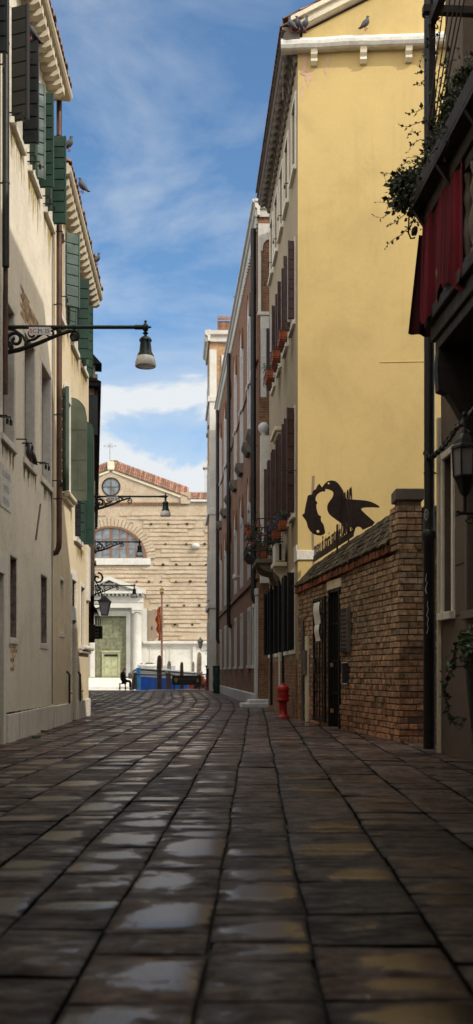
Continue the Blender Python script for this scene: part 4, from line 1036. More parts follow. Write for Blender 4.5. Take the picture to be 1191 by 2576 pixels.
# ================================================================ right: brick court wall with its gate
WC = Wall((5.193, 0), (5.193-.181*40, 40), 1)
def C(x): return WC.s(x)
def brick_wall():
    sN = WC.s(1005); sF = WC.s(750)
    h = thing('brick_wall', 'old brick court wall with mossy tiled coping, corner pier and open iron gate', 'wall', WC.p(sN, 0, 0)); fr = WC.fr()
    ga, gb, gz = C(857), C(829), 2.56
    topz = lambda s: 2.86-.028*(s-sN)
    core = MB(); T = .36
    for a, b, z0 in ((sN+.006, ga, -.4), (gb, sF, -.4), (ga, gb, gz)):
        core.box(a, b, -T, -.012, z0, topz(b)-.0, fr)
    WEnd = Wall(WC.p(sN, 0, 0)[:2], (WC.p(sN, 0, 0)[0]+2.4, WC.p(sN, 0, 0)[1]), -1); fe = WEnd.fr()
    core.box(.012, 2.2, -.34, -.012, -.4, 3.4, fe)
    core.build('wall_core', M['mortar'], h)
    rnd = random.Random(17); bm_ = MB()
    def course(frame, a0, a1, z, skip=None, row=0, tall=.082, relief=.010, header=False):
        a = a0; first = row % 2
        while a < a1-.03:
            L = rnd.choice([.13, .14, .155, .25]) if not header else rnd.choice([.26, .28, .14])
            if first: L *= .5; first = 0
            b = min(a+L, a1)
            if not (skip and skip((a+b)/2, z)):
                d = rnd.gauss(.004, relief*.7); tone = rnd.choice([.72, .85, .95, 1.0, 1.0, 1.08, 1.2, .6])*(.8+.25*math.sin(a*1.3+z*2.1)*math.sin(z*1.7+2)); w = rnd.uniform(-.10, .10)
                zt = min(1.0, max(0, z/1.6)); red = 1+.12*(1-zt)
                bm_.bbox(a+.006, b-.006, -.05, d, z+.004, z+tall+rnd.uniform(-.004, .003), .007, frame, (tone*red*(1+w), tone*(.84+.16*zt), tone*(.78+.22*zt)*(1-w)))
            a = b+.002
    z = -.06; r = 0
    while z < 2.86:
        course(fr, sN, sF, z, lambda s, zz: (ga < s < gb and zz < gz) or zz > topz(s)-.06, r); 
        course(fe, 0, 1.6, z, None, r+1, header=True); z += .096; r += 1
    bm_.build('brick_facing', M['brick_piece'], h)
    # dentil of projecting bricks below the coping, then the tiled slope
    bm_ = MB(); s = sN+.35; dn = MB()
    while s < sF:
        d = rnd.uniform(.03, .06); zt = topz(s); dn.bbox(s+.004, s+.115, -.1, d+.02, zt, zt+.115, .008, fr, tuple(q*rnd.uniform(.85, 1.15)*(.35+.45*((s*7.3)%1)) for q in (.85, .5, .42)))
        s += .125
    s = 0
    dn.build('projecting_course', M['brick_piece'], h)
    cp = MB(); s = sN+.38
    zr = lambda s: 3.60-.062*(s-sN-.6)          # ridge height
    while s < sF+.05:
        w = rnd.uniform(.07, .13)
        for j in range(5):
            n0, n1 = .08-j*.078, .08-(j+1)*.078-.03; f0, f1 = j/5, (j+1)/5+.04
            a0 = topz(s)+.122; a1 = zr(s)
            z0, z1 = a0+(a1-a0)*f0+rnd.uniform(0, .02), a0+(a1-a0)*f1+rnd.uniform(-.01, .02); t = rnd.choice([.5, .8, 1.0, 1.3, 2.2])
            vs = [WC.p(s+.004, n0, z0), WC.p(s+w-.004, n0, z0+rnd.uniform(-.01, .01)), WC.p(s+w-.004, n1, z1), WC.p(s+.004, n1, z1)]
            up_ = [v+Vector((-.02, -.004, .025)) for v in vs]
            cp.add(vs+up_, [(4, 5, 6, 7), (0, 1, 5, 4), (0, 4, 7, 3), (1, 2, 6, 5)], (t, t*rnd.uniform(.85, 1.1), t*.9))
        s += w
    # back slope and ridge
    cp.quad(WC.p(sN+.38, -.34, zr(sN+.38)-.01), WC.p(sF, -.34, zr(sF)-.01), WC.p(sF, -.75, topz(sF)), WC.p(sN+.38, -.75, topz(sN)))
    cp.quad(WC.p(sN+.38, .07, topz(sN)+.11), WC.p(sF, .07, topz(sF)+.11), WC.p(sF, -.34, zr(sF)-.01), WC.p(sN+.38, -.34, zr(sN+.38)-.01))
    cp.build('coping', M['mossy_coping'], h, fix=False)
    rg = MB(); s = sN+.38
    while s < sF:
        l = rnd.uniform(.24, .3); z = zr(s)
        rg.tube([WC.p(s, -.33, z-.01+rnd.uniform(-.01, .01)), WC.p(s+l+.03, -.33, z-.025)], [.065, .055], 10, tone=rnd.choice([.6, 1, 1.6, 2.4])); s += l
    rg.build('ridge_tile', M['mossy_coping'], h)
    # corner pier
    pr = MB()
    bm_ = MB(); z = topz(sN)+.0; r = 0
    pr.box(-.01, .33, -.36, .0, 2.80, 3.62, fe)
    pb = pr.build('pier', M['mortar'], h)
    while z < 3.50:
        for (fx, a0, a1) in ((fe, -.03, .345),):
            course(lambda a, n, zz: fe(a, n+.018, zz), a0, a1, z, None, r, header=True)
        course(lambda a, n, zz: WC.p(sN+a, n+.03, zz), -.01, .36, z, None, r+1)
        z += .096; r += 1
    bm_.build('pier_brick', M['brick_piece'], h)
    cap = MB(); cap.bbox(-.06, .37, -.42, .045, 3.605, 3.78, .02, fe); cap.build('pier_cap', M['dark_stone'], h)
    tp = MB(); tp.bbox(.37, 2.2, -.40, .06, 3.42, 3.52, .015, fe); tp.bbox(.37, 2.2, -.36, .03, 2.84, 2.93, .01, fe); tp.build('end_coping', M['red_plaster'], h)
    ub = MB(); ub.box(.36, 2.2, -.30, -.01, 2.94, 3.415, fe); ub.build('upper_end_wall', M['dark_stone'], h)
    # lintel stone, gate posts, gate leaf folded back on the wall
    l = MB(); l.bbox(ga-.08, gb+.12, -.2, .022, gz, gz+.17, .01, fr); l.build('lintel', M['eave_stone'], h)
    fm = MB(); fm.box(ga+.01, ga+.06, -.12, .03, -.05, gz-.01, fr); fm.box(gb-.06, gb-.01, -.12, .03, -.05, gz-.01, fr); fm.box(ga+.06, gb-.06, -.1, .01, gz-.06, gz-.012, fr)
    for k in range(5): fm.tube([WC.p(ga+.14+k*(gb-ga-.28)/4, -.05, 0), WC.p(ga+.14+k*(gb-ga-.28)/4, -.05, gz-.05)], .012, 6)
    for zz in (.6, 1.2, 1.9): fm.box(ga+.05, gb-.05, -.06, -.045, zz, zz+.03, fr)
    fm.build('gate', M['iron'], h)
    dk = MB(); dk.box(ga, gb, -.9, -.5, -.3, gz+.1, fr); dk.build('dark_passage', M['dark_inside'], h)
    g = MB(); a, b = C(829)+.02, C(799); n0 = .05
    g.box(a, a+.045, n0, n0+.045, .05, 2.46, fr); g.box(b-.045, b, n0, n0+.045, .05, 2.42, fr); g.box(a+.045, b-.045, n0, n0+.04, 2.40, 2.45, fr); g.box(a+.045, b-.045, n0, n0+.04, .06, .11, fr)
    for k in range(1, 4): g.box(a+(b-a)*k/4-.011, a+(b-a)*k/4+.011, n0+.01, n0+.03, .11, 2.40, fr)
    for zz in (.35, .65, .95, 1.25, 1.55, 1.85, 2.15): g.box(a+.045, b-.045, n0+.006, n0+.034, zz-.013, zz+.013, fr)
    g.box(b-.2, b-.05, n0+.031, n0+.06, .98, 1.28, fr); gl = g.build('gate_leaf', M['iron'], h)
    # conduits beside the gate
    q = MB(); q.tube([WC.p(C(767), .05, 2.1), WC.p(C(767), .05, 0)], .035, 8); q.build('conduit', M['grey_metal'], h)
    q = MB(); s = C(776); q.bbox(s-.09, s+.09, .0, .05, -.05, 1.75, .01, fr); q.build('cable_cover', M['eave_stone'], h)
    q = MB(); q.bbox(s-.1, s+.08, .05, .10, .95, 1.45, .01, fr); q.build('meter_box', M['grey_metal'], h)
    return h
brick_wall()

def wall_plate():
    fr = WC.fr(); a, b = C(884), C(861.5)
    o = thing('entry_plate', 'dark metal opening hours plate with rows of raised letters beside the gate', 'sign', WC.p((a+b)/2, .02, 1.35))
    m = MB(); m.bbox(a, b, .012, .05, 1.36, 2.14, .006, fr); m.build('plate', M['rust_iron'], o)
    e = MB(); e.box(a-.012, a+.035, .012, .075, 1.35, 2.15, fr); e.build('edge', M['grey_metal'], o)
    t = MB(); rnd = random.Random(6)
    for k in range(9):
        z = 2.05-k*.075
        x = a+.08
        while x < b-.12:
            l = rnd.uniform(.02, .07); t.box(x, x+l, .0505, .054, z-.018, z+.012, fr); x += l+.018
    t.build('raised_lettering', M['grey_metal'], o)
    p = thing('clear_plate', 'small clear plastic plate on four studs under the dark plate', 'sign', WC.p((a+b)/2, .02, .8))
    m = MB(); m.box(a+.1, b-.12, .03, .036, .80, 1.16, fr); m.build('plate', M['pane'], p)
    s = MB()
    for zz in (.79, 1.17): s.tube([WC.p(a+.08, .045, zz), WC.p(b-.1, .045, zz)], .008, 6)
    s.build('holder', M['cool_stone'], p)
wall_plate()

def notices():
    fr = WC.fr()
    for nm, x0, x1, y0, y1, lb in (('paper_notice', 804, 818, 1516, 1570, 'upper paper notice in a clear sleeve taped to the gate leaf'), ('paper_notice', 806.5, 817, 1571, 1613, 'lower paper notice hanging on the gate leaf')):
        a, b = C(x1), C(x0); s = (a+b)/2; zt = 1+(HY-y0)/FPX*WC.p(s, 0, 0).y; zb = 1+(HY-y1)/FPX*WC.p(s, 0, 0).y
        mb = MB(); n = 8
        for k in range(n):
            f0, f1 = k/n, (k+1)/n; bow = lambda f: .102+.016*math.sin(math.pi*f*1.5)
            mb.quad(WC.p(a, bow(f0), zt+(zb-zt)*f0), WC.p(b, bow(f0)+.01, zt+(zb-zt)*f0), WC.p(b, bow(f1)+.01, zt+(zb-zt)*f1), WC.p(a, bow(f1), zt+(zb-zt)*f1))
        o = mb.build(nm, M['paper'], None); tag(o, lb, 'notice', 'notices on the gate'); rebase(o, WC.p(s, .1, zb))
notices()

def museum_sign():
    Yp = 19.05; base = at(862, 1352, Yp)
    o = thing('museum_sign', 'dark rusty iron bird silhouette holding prey with cut-out museum name on the wall top', 'sign', base)
    def Z(zx, zy): 
        x, y = (1200+zx/2.382)/1.58941, (1880+zy/2.382)/1.58941
        return at(x, y, Yp)
    bird = [(213, 160), (235, 130), (262, 105), (300, 96), (335, 102), (362, 122), (388, 155), (410, 192), (424, 228), (430, 258), (444, 274), (500, 278), (560, 282), (620, 288), (668, 298), (712, 316), (748, 336), (760, 348), (752, 356), (700, 352), (640, 353), (604, 356), (590, 362), (584, 372), (592, 386), (640, 430), (715, 497), (690, 528), (596, 568), (590, 552), (575, 540), (556, 536), (538, 543), (527, 558), (524, 575), (515, 600), (505, 560), (495, 545), (470, 540), (448, 545), (436, 560), (432, 600), (405, 630), (412, 560), (408, 530), (396, 508), (374, 490), (345, 470), (305, 440), (276, 412), (262, 378), (260, 345), (268, 318), (290, 285), (310, 258), (320, 230), (318, 208), (305, 194), (280, 184), (255, 178), (232, 178)]
    prey = [(183, 128), (196, 142), (206, 158), (214, 163), (240, 180), (244, 196), (236, 202), (214, 202), (190, 210), (168, 228), (154, 250), (149, 275), (152, 292), (166, 305), (166, 318), (157, 328), (158, 360), (166, 395), (178, 425), (202, 438), (200, 448), (199, 470), (205, 490), (224, 515), (233, 550), (241, 590), (236, 604), (222, 614), (195, 622), (165, 618), (130, 606), (98, 580), (75, 540), (66, 500), (56, 475), (22, 430), (28, 420), (44, 408), (48, 370), (58, 320), (68, 280), (72, 250), (80, 238), (116, 230), (120, 205), (132, 190), (152, 180), (160, 162), (168, 145)]
    def plate(poly, hole, mat, name):
        # outline with a round hole joined by a seam, extruded 6 mm
        cx_, cy_, r = hole; k0 = min(range(len(poly)), key=lambda i: (poly[i][0]-cx_)**2+(poly[i][1]-cy_)**2)
        a0 = math.atan2(poly[k0][1]-cy_, poly[k0][0]-cx_)
        area = sum(poly[i-1][0]*poly[i][1]-poly[i][0]*poly[i-1][1] for i in range(len(poly)))
        sg = -1 if area > 0 else 1
        circ = [(cx_+r*math.cos(a0+sg*2*math.pi*q/14), cy_+r*math.sin(a0+sg*2*math.pi*q/14)) for q in range(15)]
        ring = poly[:k0+1]+circ+poly[k0:]
        from mathutils.geometry import tessellate_polygon
        pts = [Z(*p) for p in ring]; tris = tessellate_polygon([pts])
        mb = MB(); n = len(pts); d = Vector((0, .025, 0))
        mb.add(pts+[p+d for p in pts], [t for t in tris]+[tuple(n+i for i in t[::-1]) for t in tris]+[(i, (i+1) % n, n+(i+1) % n, n+i) for i in range(n)])
        return mb.build(name, M[mat], o)
    plate(bird, (274, 124, 10), 'rust_iron', 'bird_silhouette'); plate(prey, (172, 582, 14), 'rust_iron', 'prey_silhouette')
    # lettering running along the wall top
    sa, sb = WC.s(790)+1.2, 0
    def ridge(x): return 13690/(x-143.5)
    Ya, Yb = ridge(790), ridge(889)
    za, zb = 1+(HY-1407)/FPX*Ya, 1+(HY-1341)/FPX*Yb
    Pa, Pb = at(790, 1407, Ya), at(890, 1341, Yb); dv = (Pb-Pa); L = Vector((dv.x, dv.y, 0)).length; dirh = Vector((dv.x, dv.y, 0)).normalized(); slope = dv.z/L
    def F(u, v, n=0): return Pa+dirh*u+Vector((0, 0, slope*u+v))+Vector((dirh.y, -dirh.x, 0))*n
    bar = MB(); bar.box(-.02, L, -.006, .006, -.06, .07, lambda u, n, v: F(u, v, n)); bar.build('base_bar', M['rust_iron'], o)
    t = MB(); vs, fs = textmesh('museo di storia naturale', .40, 'LEFT', .004)
    w = max(v.x for v in vs); k = (L*.70)/w
    t.add([F(.02+v.x*k, .06+v.y*1.12, v.z) for v in vs], fs); t.build('museum_lettering', M['rust_iron'], o)
    t = MB(); vs, fs = textmesh('msn', .9, 'LEFT', .006); w = max(v.x for v in vs); hgt = max(v.y for v in vs)
    t.add([F(L*.74+v.x*(L*.25)/w, .06+v.y*.82/hgt, v.z+.02) for v in vs], fs); t.build('initials', M['rust_iron'], o)
    st = MB()
    for x in (-.1, .12): st.tube([Vector((base.x+x, Yp+.006, base.z+.25)), Vector((base.x+x, Yp+.006, 3.2))], .018, 8)
    st.build('support', M['rust_iron'], o)
museum_sign()

def hydrant():
    p = at(712, 1803, 22.05); z0 = gz(p.x, p.y)
    o = thing('fire_hydrant', 'red bell-topped iron fire hydrant at the foot of the brick corner', 'hydrant', (p.x, p.y, z0))
    mb = MB(); mb.lathe([(.15, 0), (.15, .03), (.125, .05), (.095, .09), (.092, .34), (.115, .37)], (0, 0, 0), 24); mb.build('base', M['hydrant_red'], o, smooth=False, local=True); smoothshade(o.children[0])
    mb = MB(); mb.lathe([(.115, .365), (.14, .385), (.142, .42), (.128, .435), (.128, .60), (.142, .61), (.142, .65), (.135, .675), (.11, .715), (.07, .735), (.045, .74), (.045, .765), (.03, .775), (.0, .777)], (0, 0, 0), 24); smoothshade(mb.build('bell_cap', M['hydrant_red'], o, local=True))
    mb = MB(); mb.tube([(0, -.12, .52), (0, -.155, .52)], .035, 10); mb.tube([(.12, 0, .50), (.16, 0, .50)], .03, 10); smoothshade(mb.build('outlet', M['hydrant_red'], o, local=True))
    bt = MB()
    for k in range(6): a = k*math.pi/3+.3; bt.tube([(.125*math.cos(a), .125*math.sin(a), .03), (.125*math.cos(a), .125*math.sin(a), .05)], .012, 6)
    bt.build('bolt', M['iron'], o, local=True)
hydrant()
# ================================================================ right: the near house in shadow, with balcony
WN = Wall((3.531, 0), (3.531-.068*40, 40), 1)
def near_house():
    h = thing('balcony_house', 'dark shaded house with a black timber balcony, stone framed windows and a black drainpipe', 'house', WN.p(10, 0, 0)); fr = WN.fr()
    e = 12.93
    holes = [(12.38, 12.76, 1.76, 3.72, .28), (11.15, 11.72, 1.72, 3.8, .28), (8.2, 9.0, 1.7, 3.8, .25), (9.2, 10.6, 5.0, 7.3, .3), (4, 5, 1.7, 3.8, .25), (0, 1.2, -.3, 2.6, .25)]
    mb = MB(); wall_panel(mb, WN, -9, e, -.4, 8.05, holes)
    P = WN.p
    mb.quad(P(e, 0, -.4), P(e, -4, -.4), P(e, -4, 8.05), P(e, 0, 8.05)); mb.quad(P(-9, 0, 8.05), P(e, 0, 8.05), P(e, -6, 8.05), P(-9, -6, 8.05))
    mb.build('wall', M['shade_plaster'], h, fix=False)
    for i, (a, b, c, d, dd) in enumerate(holes[:5]):
        if i == 3: continue
        w = window_frame(h, WN, a, b, c, d, dd, .09, .03, mat='dark_stone' if i > 0 else 'istrian_stone', bars=(i != 0))
        if i == 0:
            rv = MB(); rv.box(b-.005, b-.001, -.27, -.003, c+.01, d-.01, fr); rv.box(a+.02, b-.006, -.24, -.2, c, d, fr); rv.build('reveal', M['shade_plaster'], h)
    # joints of the stone-like render
    jt = MB()
    for k in range(6):
        z = .45+k*.62
        for a, b in ((8.5, 11.05), (11.82, 12.28), (12.86, 12.92)): jt.box(a, b, .0005, .004, z-.008, z+.008, fr)
    jt.build('render_joint', M['dark_inside'], h)
    # chimney flue at the far corner and the tall back part of the house
    fl = MB(); fl.bbox(11.97, 12.72, -.5, .004, 8.0, 11.6, .01, fr); fl.build('flue', M['shade_plaster'], h)
    tb = MB(); tb.box(3.16, 12.0, 7.2, 12.88, -.4, 14.6); tb.box(3.6, 12.0, -9, 7.19, -.4, 12.5); tb.build('back_wing', M['bay_plaster'], h)  # far box throws the shadow on the left wall; nearer one raised to darken foreground
    rw = MB(); rw.box(-3.0, 3.5, -9, -3.2, -.4, 12); rw.build('rear_sky_blocker', M['bay_plaster'], h)  # unseen block behind the camera, added to cut skylight on the foreground
    drainpipe(h, WN, 13.02, .02, 11.8, .068, 'black_pipe', .13, (1.3, 3.6, 7.2), elbow=False)
    ip = MB(); ip.tube([P(13.02, .13, 0), P(13.02, .13, 2.72), P(13.02, .13, 2.75), P(13.02, .13, 2.83), P(13.02, .13, 2.86)], [.078, .078, .095, .095, .07], 14); smoothshade(ip.build('pipe_shoe', M['iron'], h))
    gp = MB(); gp.bbox(12.90, 12.97, .0, .05, -.05, 4.3, .008, fr); gp.build('corner_strip', M['eave_stone'], h)
    # scratched tags on the pipe
    tg = MB(); c = P(13.02, .13, 0)
    def ontube(a, z): return c+Vector((.0795*math.cos(a), .0795*math.sin(a), z))
    def scr(pts): tg.tube([ontube(a, z) for a, z in pts], .0035, 4)
    scr([(-2.3+.35*math.cos(t*.5), 3.05+.07*math.sin(t*.5)) for t in range(14)]); scr([(-2.65, 3.05), (-1.95, 3.05)]); scr([(-2.3, 3.12), (-2.3, 2.97)])
    scr([(-2.2, 2.28), (-2.4, 2.2), (-2.1, 2.16), (-2.4, 2.1), (-2.2, 2.02), (-2.5, 2.06), (-2.2, 2.14)]); scr([(-2.0, 1.92), (-2.1, 1.86), (-1.9, 1.82), (-2.2, 1.74), (-1.9, 1.70), (-2.1, 1.62), (-1.9, 1.58), (-2.2, 1.5)])
    tg.build('scratched_tag', M['cool_stone'], h)
    # ---- balcony: slab on carved consoles, baluster rail, plank shelf for the plants
    XO = lambda s: None
    sa, sb, D = 3.0, 11.42, .62
    s = MB(); s.bbox(sa, sb, .0, D, 4.92, 5.06, .02, fr); s.bbox(sa, sb-.06, .0, D-.06, 4.74, 4.917, .02, fr); s.bbox(sa, sb-.11, 0, D-.10, 4.62, 4.737, .015, fr); s.build('balcony_slab', M['dark_wood'], h)
    for sc in (11.22, 9.6, 8.0):
        pf = [(0, -.92), (.10, -.90), (.24, -.80), (.34, -.62), (.42, -.50), (.52, -.47), (.535, -.22), (.52, 0), (0, 0)]
        c = MB(); c.prism(pf, sc-.07, sc+.07, lambda n, z, a: P(a, n, 4.618+z)); c.build('balcony_console', M['dark_wood'], h)
    r = MB(); r.bbox(sa, sb, D-.16, D+.02, 6.08, 6.24, .02, fr); r.bbox(sb-.16, sb, 0.0, D-.163, 6.08, 6.24, .02, fr)
    r.bbox(sa, sb-.02, D-.12, D-.02, 5.96, 6.077, .01, fr); r.build('balcony_rail', M['dark_wood'], h)
    for k in range(14):
        sp = sb-.5-k*.24
        b = MB(); b.lathe([(.055, 0), (.055, .05), (.03, .08), (.055, .18), (.072, .30), (.055, .42), (.03, .52), (.045, .58), (.06, .64), (.045, .70), (.03, .78), (.055, .86), (.055, .9)], P(sp, D-.075, 5.06), 12); b.build('baluster', M['dark_stone'], h, smooth=True)
    sh = MB(); sh.bbox(sa, sb+.03, D-.05, D+.16, 6.245, 6.29, .01, fr)
    for k in range(8): sh.prism([(D-.0, 6.24), (D+.15, 6.24), (D-.0, 6.02)], sb-.1-k*1.0, sb-.05-k*1.0, lambda n, z, a: P(a, n, z))
    sh.bbox(sa, sb+.03, D+.12, D+.16, 6.292, 6.46, .006, fr); sh.build('plant_shelf', M['dark_wood'], h)
    pr = MB(); 
    for k in range(2):
        q = sb-.1-k*1.9; pr.bbox(q-.05, q+.05, D-.10, D-.02, 6.25, 8.3, .01, fr)
    pr.bbox(sa, sb, D-.10, D-.02, 8.3, 8.42, .01, fr)
    pr.build('pergola_post', M['dark_wood'], h)
    for k in range(6):
        rf = MB(); rf.box(sb-.2-k*.75, sb-.12-k*.75, -.02, D+.05, 8.42, 8.5, fr); rf.build('pergola_rafter', M['dark_wood'], h)
near_house()

def cloths():
    P = WN.p
    rnd = random.Random(5)
    # red cloth over the alley face of the rail
    def sheet(fn, nu, nv): 
        mb = MB(); vs = [fn(i/nu, j/nv) for j in range(nv+1) for i in range(nu+1)]
        mb.add(vs, [(j*(nu+1)+i, j*(nu+1)+i+1, (j+1)*(nu+1)+i+1, (j+1)*(nu+1)+i) for j in range(nv) for i in range(nu)]); return mb
    def red(u, v):
        s = 11.36-1.45*u; z = 6.62-v*(1.62+.10*math.sin(u*9)+.05*math.sin(u*23)); 
        n = .60+(.022*math.sin(u*29+v*1.1+3.2*math.sin(u*5+.6))+.008*math.sin(u*67+2*math.sin(u*9)))*(.35+v*.7)+.04*v*math.sin(u*11+1)+.02*v
        if v < .02: n -= .08
        return P(s, n+.02, z)
    o = sheet(red, 150, 20).build('red_cloth', M['red_velvet'], None, smooth=True, fix=False); tag(o, 'crimson velvet cloth with vertical folds hung over the balcony rail', 'cloth'); rebase(o, P(10.6, .6, 5.1))
    def plum(u, v):
        z = 6.02-v*(1.10+.05*u); n = .40+.26*(1-u)+.10*v*(1-u); s = 11.48+.02*math.sin(u*14)*(.4+v)+.10*v
        return P(s, n, z)
    o = sheet(plum, 24, 12).build('plum_cloth', M['plum_velvet'], None, smooth=True, fix=False); tag(o, 'almost black plum cloth hanging straight below the end of the balcony rail', 'cloth'); rebase(o, P(11.5, .5, 4.95))
cloths()

def spray(lf, st, pts, rnd, leafsize=.055, every=.05, r=.005, side=1.0):
    """a hanging or arching twig through pts with leaves along it"""
    pts = [Vector(p) for p in pts]; fine = []
    for i in range(len(pts)-1):
        p0, p1, p2, p3 = pts[max(i-1, 0)], pts[i], pts[i+1], pts[min(i+2, len(pts)-1)]
        for k in range(6):
            t = k/6; fine.append(.5*((2*p1)+(-p0+p2)*t+(2*p0-5*p1+4*p2-p3)*t*t+(-p0+3*p1-3*p2+p3)*t**3))
    fine.append(pts[-1]); L = 0
    st.tube(fine, [r*(1-.7*i/len(fine)) for i in range(len(fine))], 4)
    for i in range(1, len(fine)):
        L += (fine[i]-fine[i-1]).length
        while L > every:
            L -= every*rnd.uniform(.6, 1.5)
            d = (fine[i]-fine[i-1]).normalized(); q = Vector((rnd.gauss(0, 1), rnd.gauss(0, 1), rnd.gauss(.35, 1)))
            one_leaf(lf, fine[i], leafsize*rnd.uniform(.5, 1.35)*(1-.35*i/len(fine)), rnd, (.5, 1.6), d*.4+q*.7*side)

def balcony_ivy():
    P = WN.p; rnd = random.Random(44)
    o = thing('trailing_vine', 'dark leafy vine spilling over the balcony shelf with long hanging sprays', 'plant', P(11.2, .7, 6.3))
    lf, st = MB(), MB()
    D_ = 11.45
    def Q(x, y, dY=0): return at(x, y, D_+dY)
    # arching sprays that stand out over the yellow wall
    for pl in ([(1040, 500), (1010, 470), (985, 440), (966, 436)], [(1035, 505), (1000, 455), (975, 458), (962, 430)], [(1030, 520), (990, 530), (962, 548), (940, 542)], [(1030, 515), (995, 520), (970, 510), (944, 508)],
               [(1035, 565), (1010, 590), (985, 606), (968, 626)], [(1030, 530), (1000, 555), (985, 565), (972, 572)], [(1075, 300), (1050, 310), (1025, 318), (1004, 315)], [(1070, 270), (1050, 280), (1030, 285), (1018, 282)],
               [(1085, 170), (1070, 200), (1058, 215), (1046, 213)], [(1080, 190), (1065, 180), (1052, 182), (1045, 186)], [(1060, 350), (1042, 360), (1032, 372), (1028, 385)], [(1050, 400), (1030, 412), (1020, 408), (1008, 425)],
               [(1088, 40), (1080, 42), (1072, 43), (1067, 43)], [(1090, 110), (1083, 118), (1074, 128), (1068, 150)], [(1060, 330), (1045, 335), (1035, 330), (1025, 345)], [(1045, 430), (1025, 430), (1012, 420), (998, 432)]):
        spray(lf, st, [Q(x, y, rnd.uniform(-.1, .1)) for x, y in pl], rnd, .060, .032, .0045)
    # the dense mass along the shelf, from the far corner up to the pergola
    for k in range(170):
        t = rnd.random(); x = 1040+t*150; y = 520-t*330+rnd.gauss(0, 24); dY = -(t*2.3)*.6+rnd.uniform(-.15, .15)
        y0 = y+rnd.uniform(-30, 25)
        a = at(x, y, D_+dY); leaf_cluster(lf, a, .14, 24, .062, rnd, (.35, 1.9))
    for k in range(54):
        x = rnd.uniform(985, 1050); y = rnd.uniform(425, 520); 
        if (1050-x) > (y-400)*1.1: continue
        leaf_cluster(lf, Q(x, y, rnd.uniform(-.2, .2)), .09, 16, .07, rnd, (.5, 1.5))
    for k in range(26):
        t = rnd.random(); a = at(1085+t*70, 30+t*60+rnd.uniform(0, 200), D_+rnd.uniform(-.4, 0)); b = a+Vector((rnd.uniform(-.25, .1), rnd.uniform(-.1, .1), rnd.uniform(-.45, .1)))
        spray(lf, st, [a, (a+b)/2+Vector((0, 0, .04)), b], rnd, .075, .05)
    for k in range(30):
        a = P(11.4-rnd.random()*1.9, .62+rnd.uniform(0, .12), 6.4); b = a+Vector((rnd.uniform(-.30, -.02), rnd.uniform(-.1, .1), rnd.uniform(-.25, .35)))
        spray(lf, st, [a, (a+b)/2+Vector((0, 0, .08)), b], rnd, .06, .04)
    for k in range(5): st.tube([P(11.3-k*.02, .66, 6.3), P(11.2-.2*k, .62, 7.2), P(11.0-.35*k, .5, 8.4)], .008, 5)
    st.build('stem', M['stem'], o); lf.build('foliage', M['dark_leaf'], o, fix=False)
    # little iron bracket with a lamp holder beside the shelf end
    b = thing('iron_bracket', 'small rusty iron hook bracket at the end of the plant shelf', 'bracket', Q(1030, 580)); mb = MB()
    mb.tube([Q(1048, 520), Q(1030, 530), Q(1026, 542), Q(1036, 545), Q(1042, 535)], .014, 6); mb.tube([Q(1030, 530), Q(1028, 585), Q(1034, 600), Q(1045, 598)], .010, 6); mb.tube([Q(1045, 545), Q(1028, 582)], .006, 5); mb.bbox(Q(1036, 580).x, Q(1050, 580).x, D_-.05, D_+.05, Q(0, 590).z, Q(0, 575).z, .02); mb.build('hook', M['rust_iron'], b)
balcony_ivy()

def wall_lantern():
    Y = 9.6; c = at(1170, 1291, Y)
    o = thing('wall_lantern', 'black wrought iron wall lantern with glass panes on a low bracket', 'lantern', c)
    mb = MB(); w = WN.p(9.62, 0, c.z)
    mb.tube([Vector((c.x-.06, Y, c.z)), Vector((w.x, Y, c.z))], .017, 8); mb.lathe([(.0, -.035), (.022, -.02), (.016, 0), (.022, .02), (.0, .035)], (c.x-.07, Y, c.z), 8)
    mb.tube([Vector((c.x+.05-.045*math.cos(t*.5)*(1-.05*t), Y, c.z-.06-.045*math.sin(t*.5)*(1-.05*t))) for t in range(15)], .008, 5)
    mb.tube([Vector((c.x+.09, Y, c.z-.02)), Vector((c.x+.3, Y, c.z-.12)), Vector((w.x, Y, c.z-.35))], .012, 6)
    mb.build('bracket', M['iron'], o)
    b = MB(); z = c.z
    b.lathe([(.018, 0), (.018, .16), (.03, .175), (.05, .20), (.085, .30), (.105, .335), (.115, .345), (.115, .36)], (c.x+.0, Y, z), 6)
    b.lathe([(.135, .62), (.13, .645), (.10, .665), (.085, .71), (.06, .745), (.035, .77), (.03, .80), (.02, .82), (.018, .93), (.03, .945), (.028, .965), (.0, .985)], (c.x, Y, z), 6)
    for k in range(6):
        a = k*math.pi/3; b.tube([(c.x+.108*math.cos(a), Y+.108*math.sin(a), z+.35), (c.x+.122*math.cos(a), Y+.122*math.sin(a), z+.63)], .009, 5)
    b.build('cage', M['iron'], o)
    g = MB(); g.lathe([(.098, .355), (.112, .625)], (c.x, Y, z), 6, caps=False); g.build('glass', M['smoked_glass'], o)
wall_lantern()

def cable_bundle():
    pts = [at(1074, 1122, 13.0), at(1072, 1140, 12.95), at(1078, 1152, 12.9), at(1092, 1147, 12.75), at(1112, 1128, 12.3), at(1130, 1105, 11.7), at(1150, 1075, 11), at(1175, 1055, 10.3), at(1198, 1022, 9.8)]
    o = thing('cable_bundle', 'thick bundle of taped black cables slung from the drainpipe along the wall', 'cable', pts[3]); mb = MB(); rnd = random.Random(3)
    for k in range(6): mb.tube([p+Vector((rnd.gauss(0, .014), rnd.gauss(0, .01), rnd.gauss(0, .014))) for p in pts], .012, 6)
    mb.build('cables', M['iron'], o)
    for i in range(1, len(pts)-1):
        for f in (.0, .5):
            p = pts[i]*(1-f)+pts[i+1]*f; d = (pts[i+1]-pts[i]).normalized(); t = MB(); t.tube([p-d*.02, p+d*.02], .036, 8); t.build('tape', M['black_paint'], o)
cable_bundle()

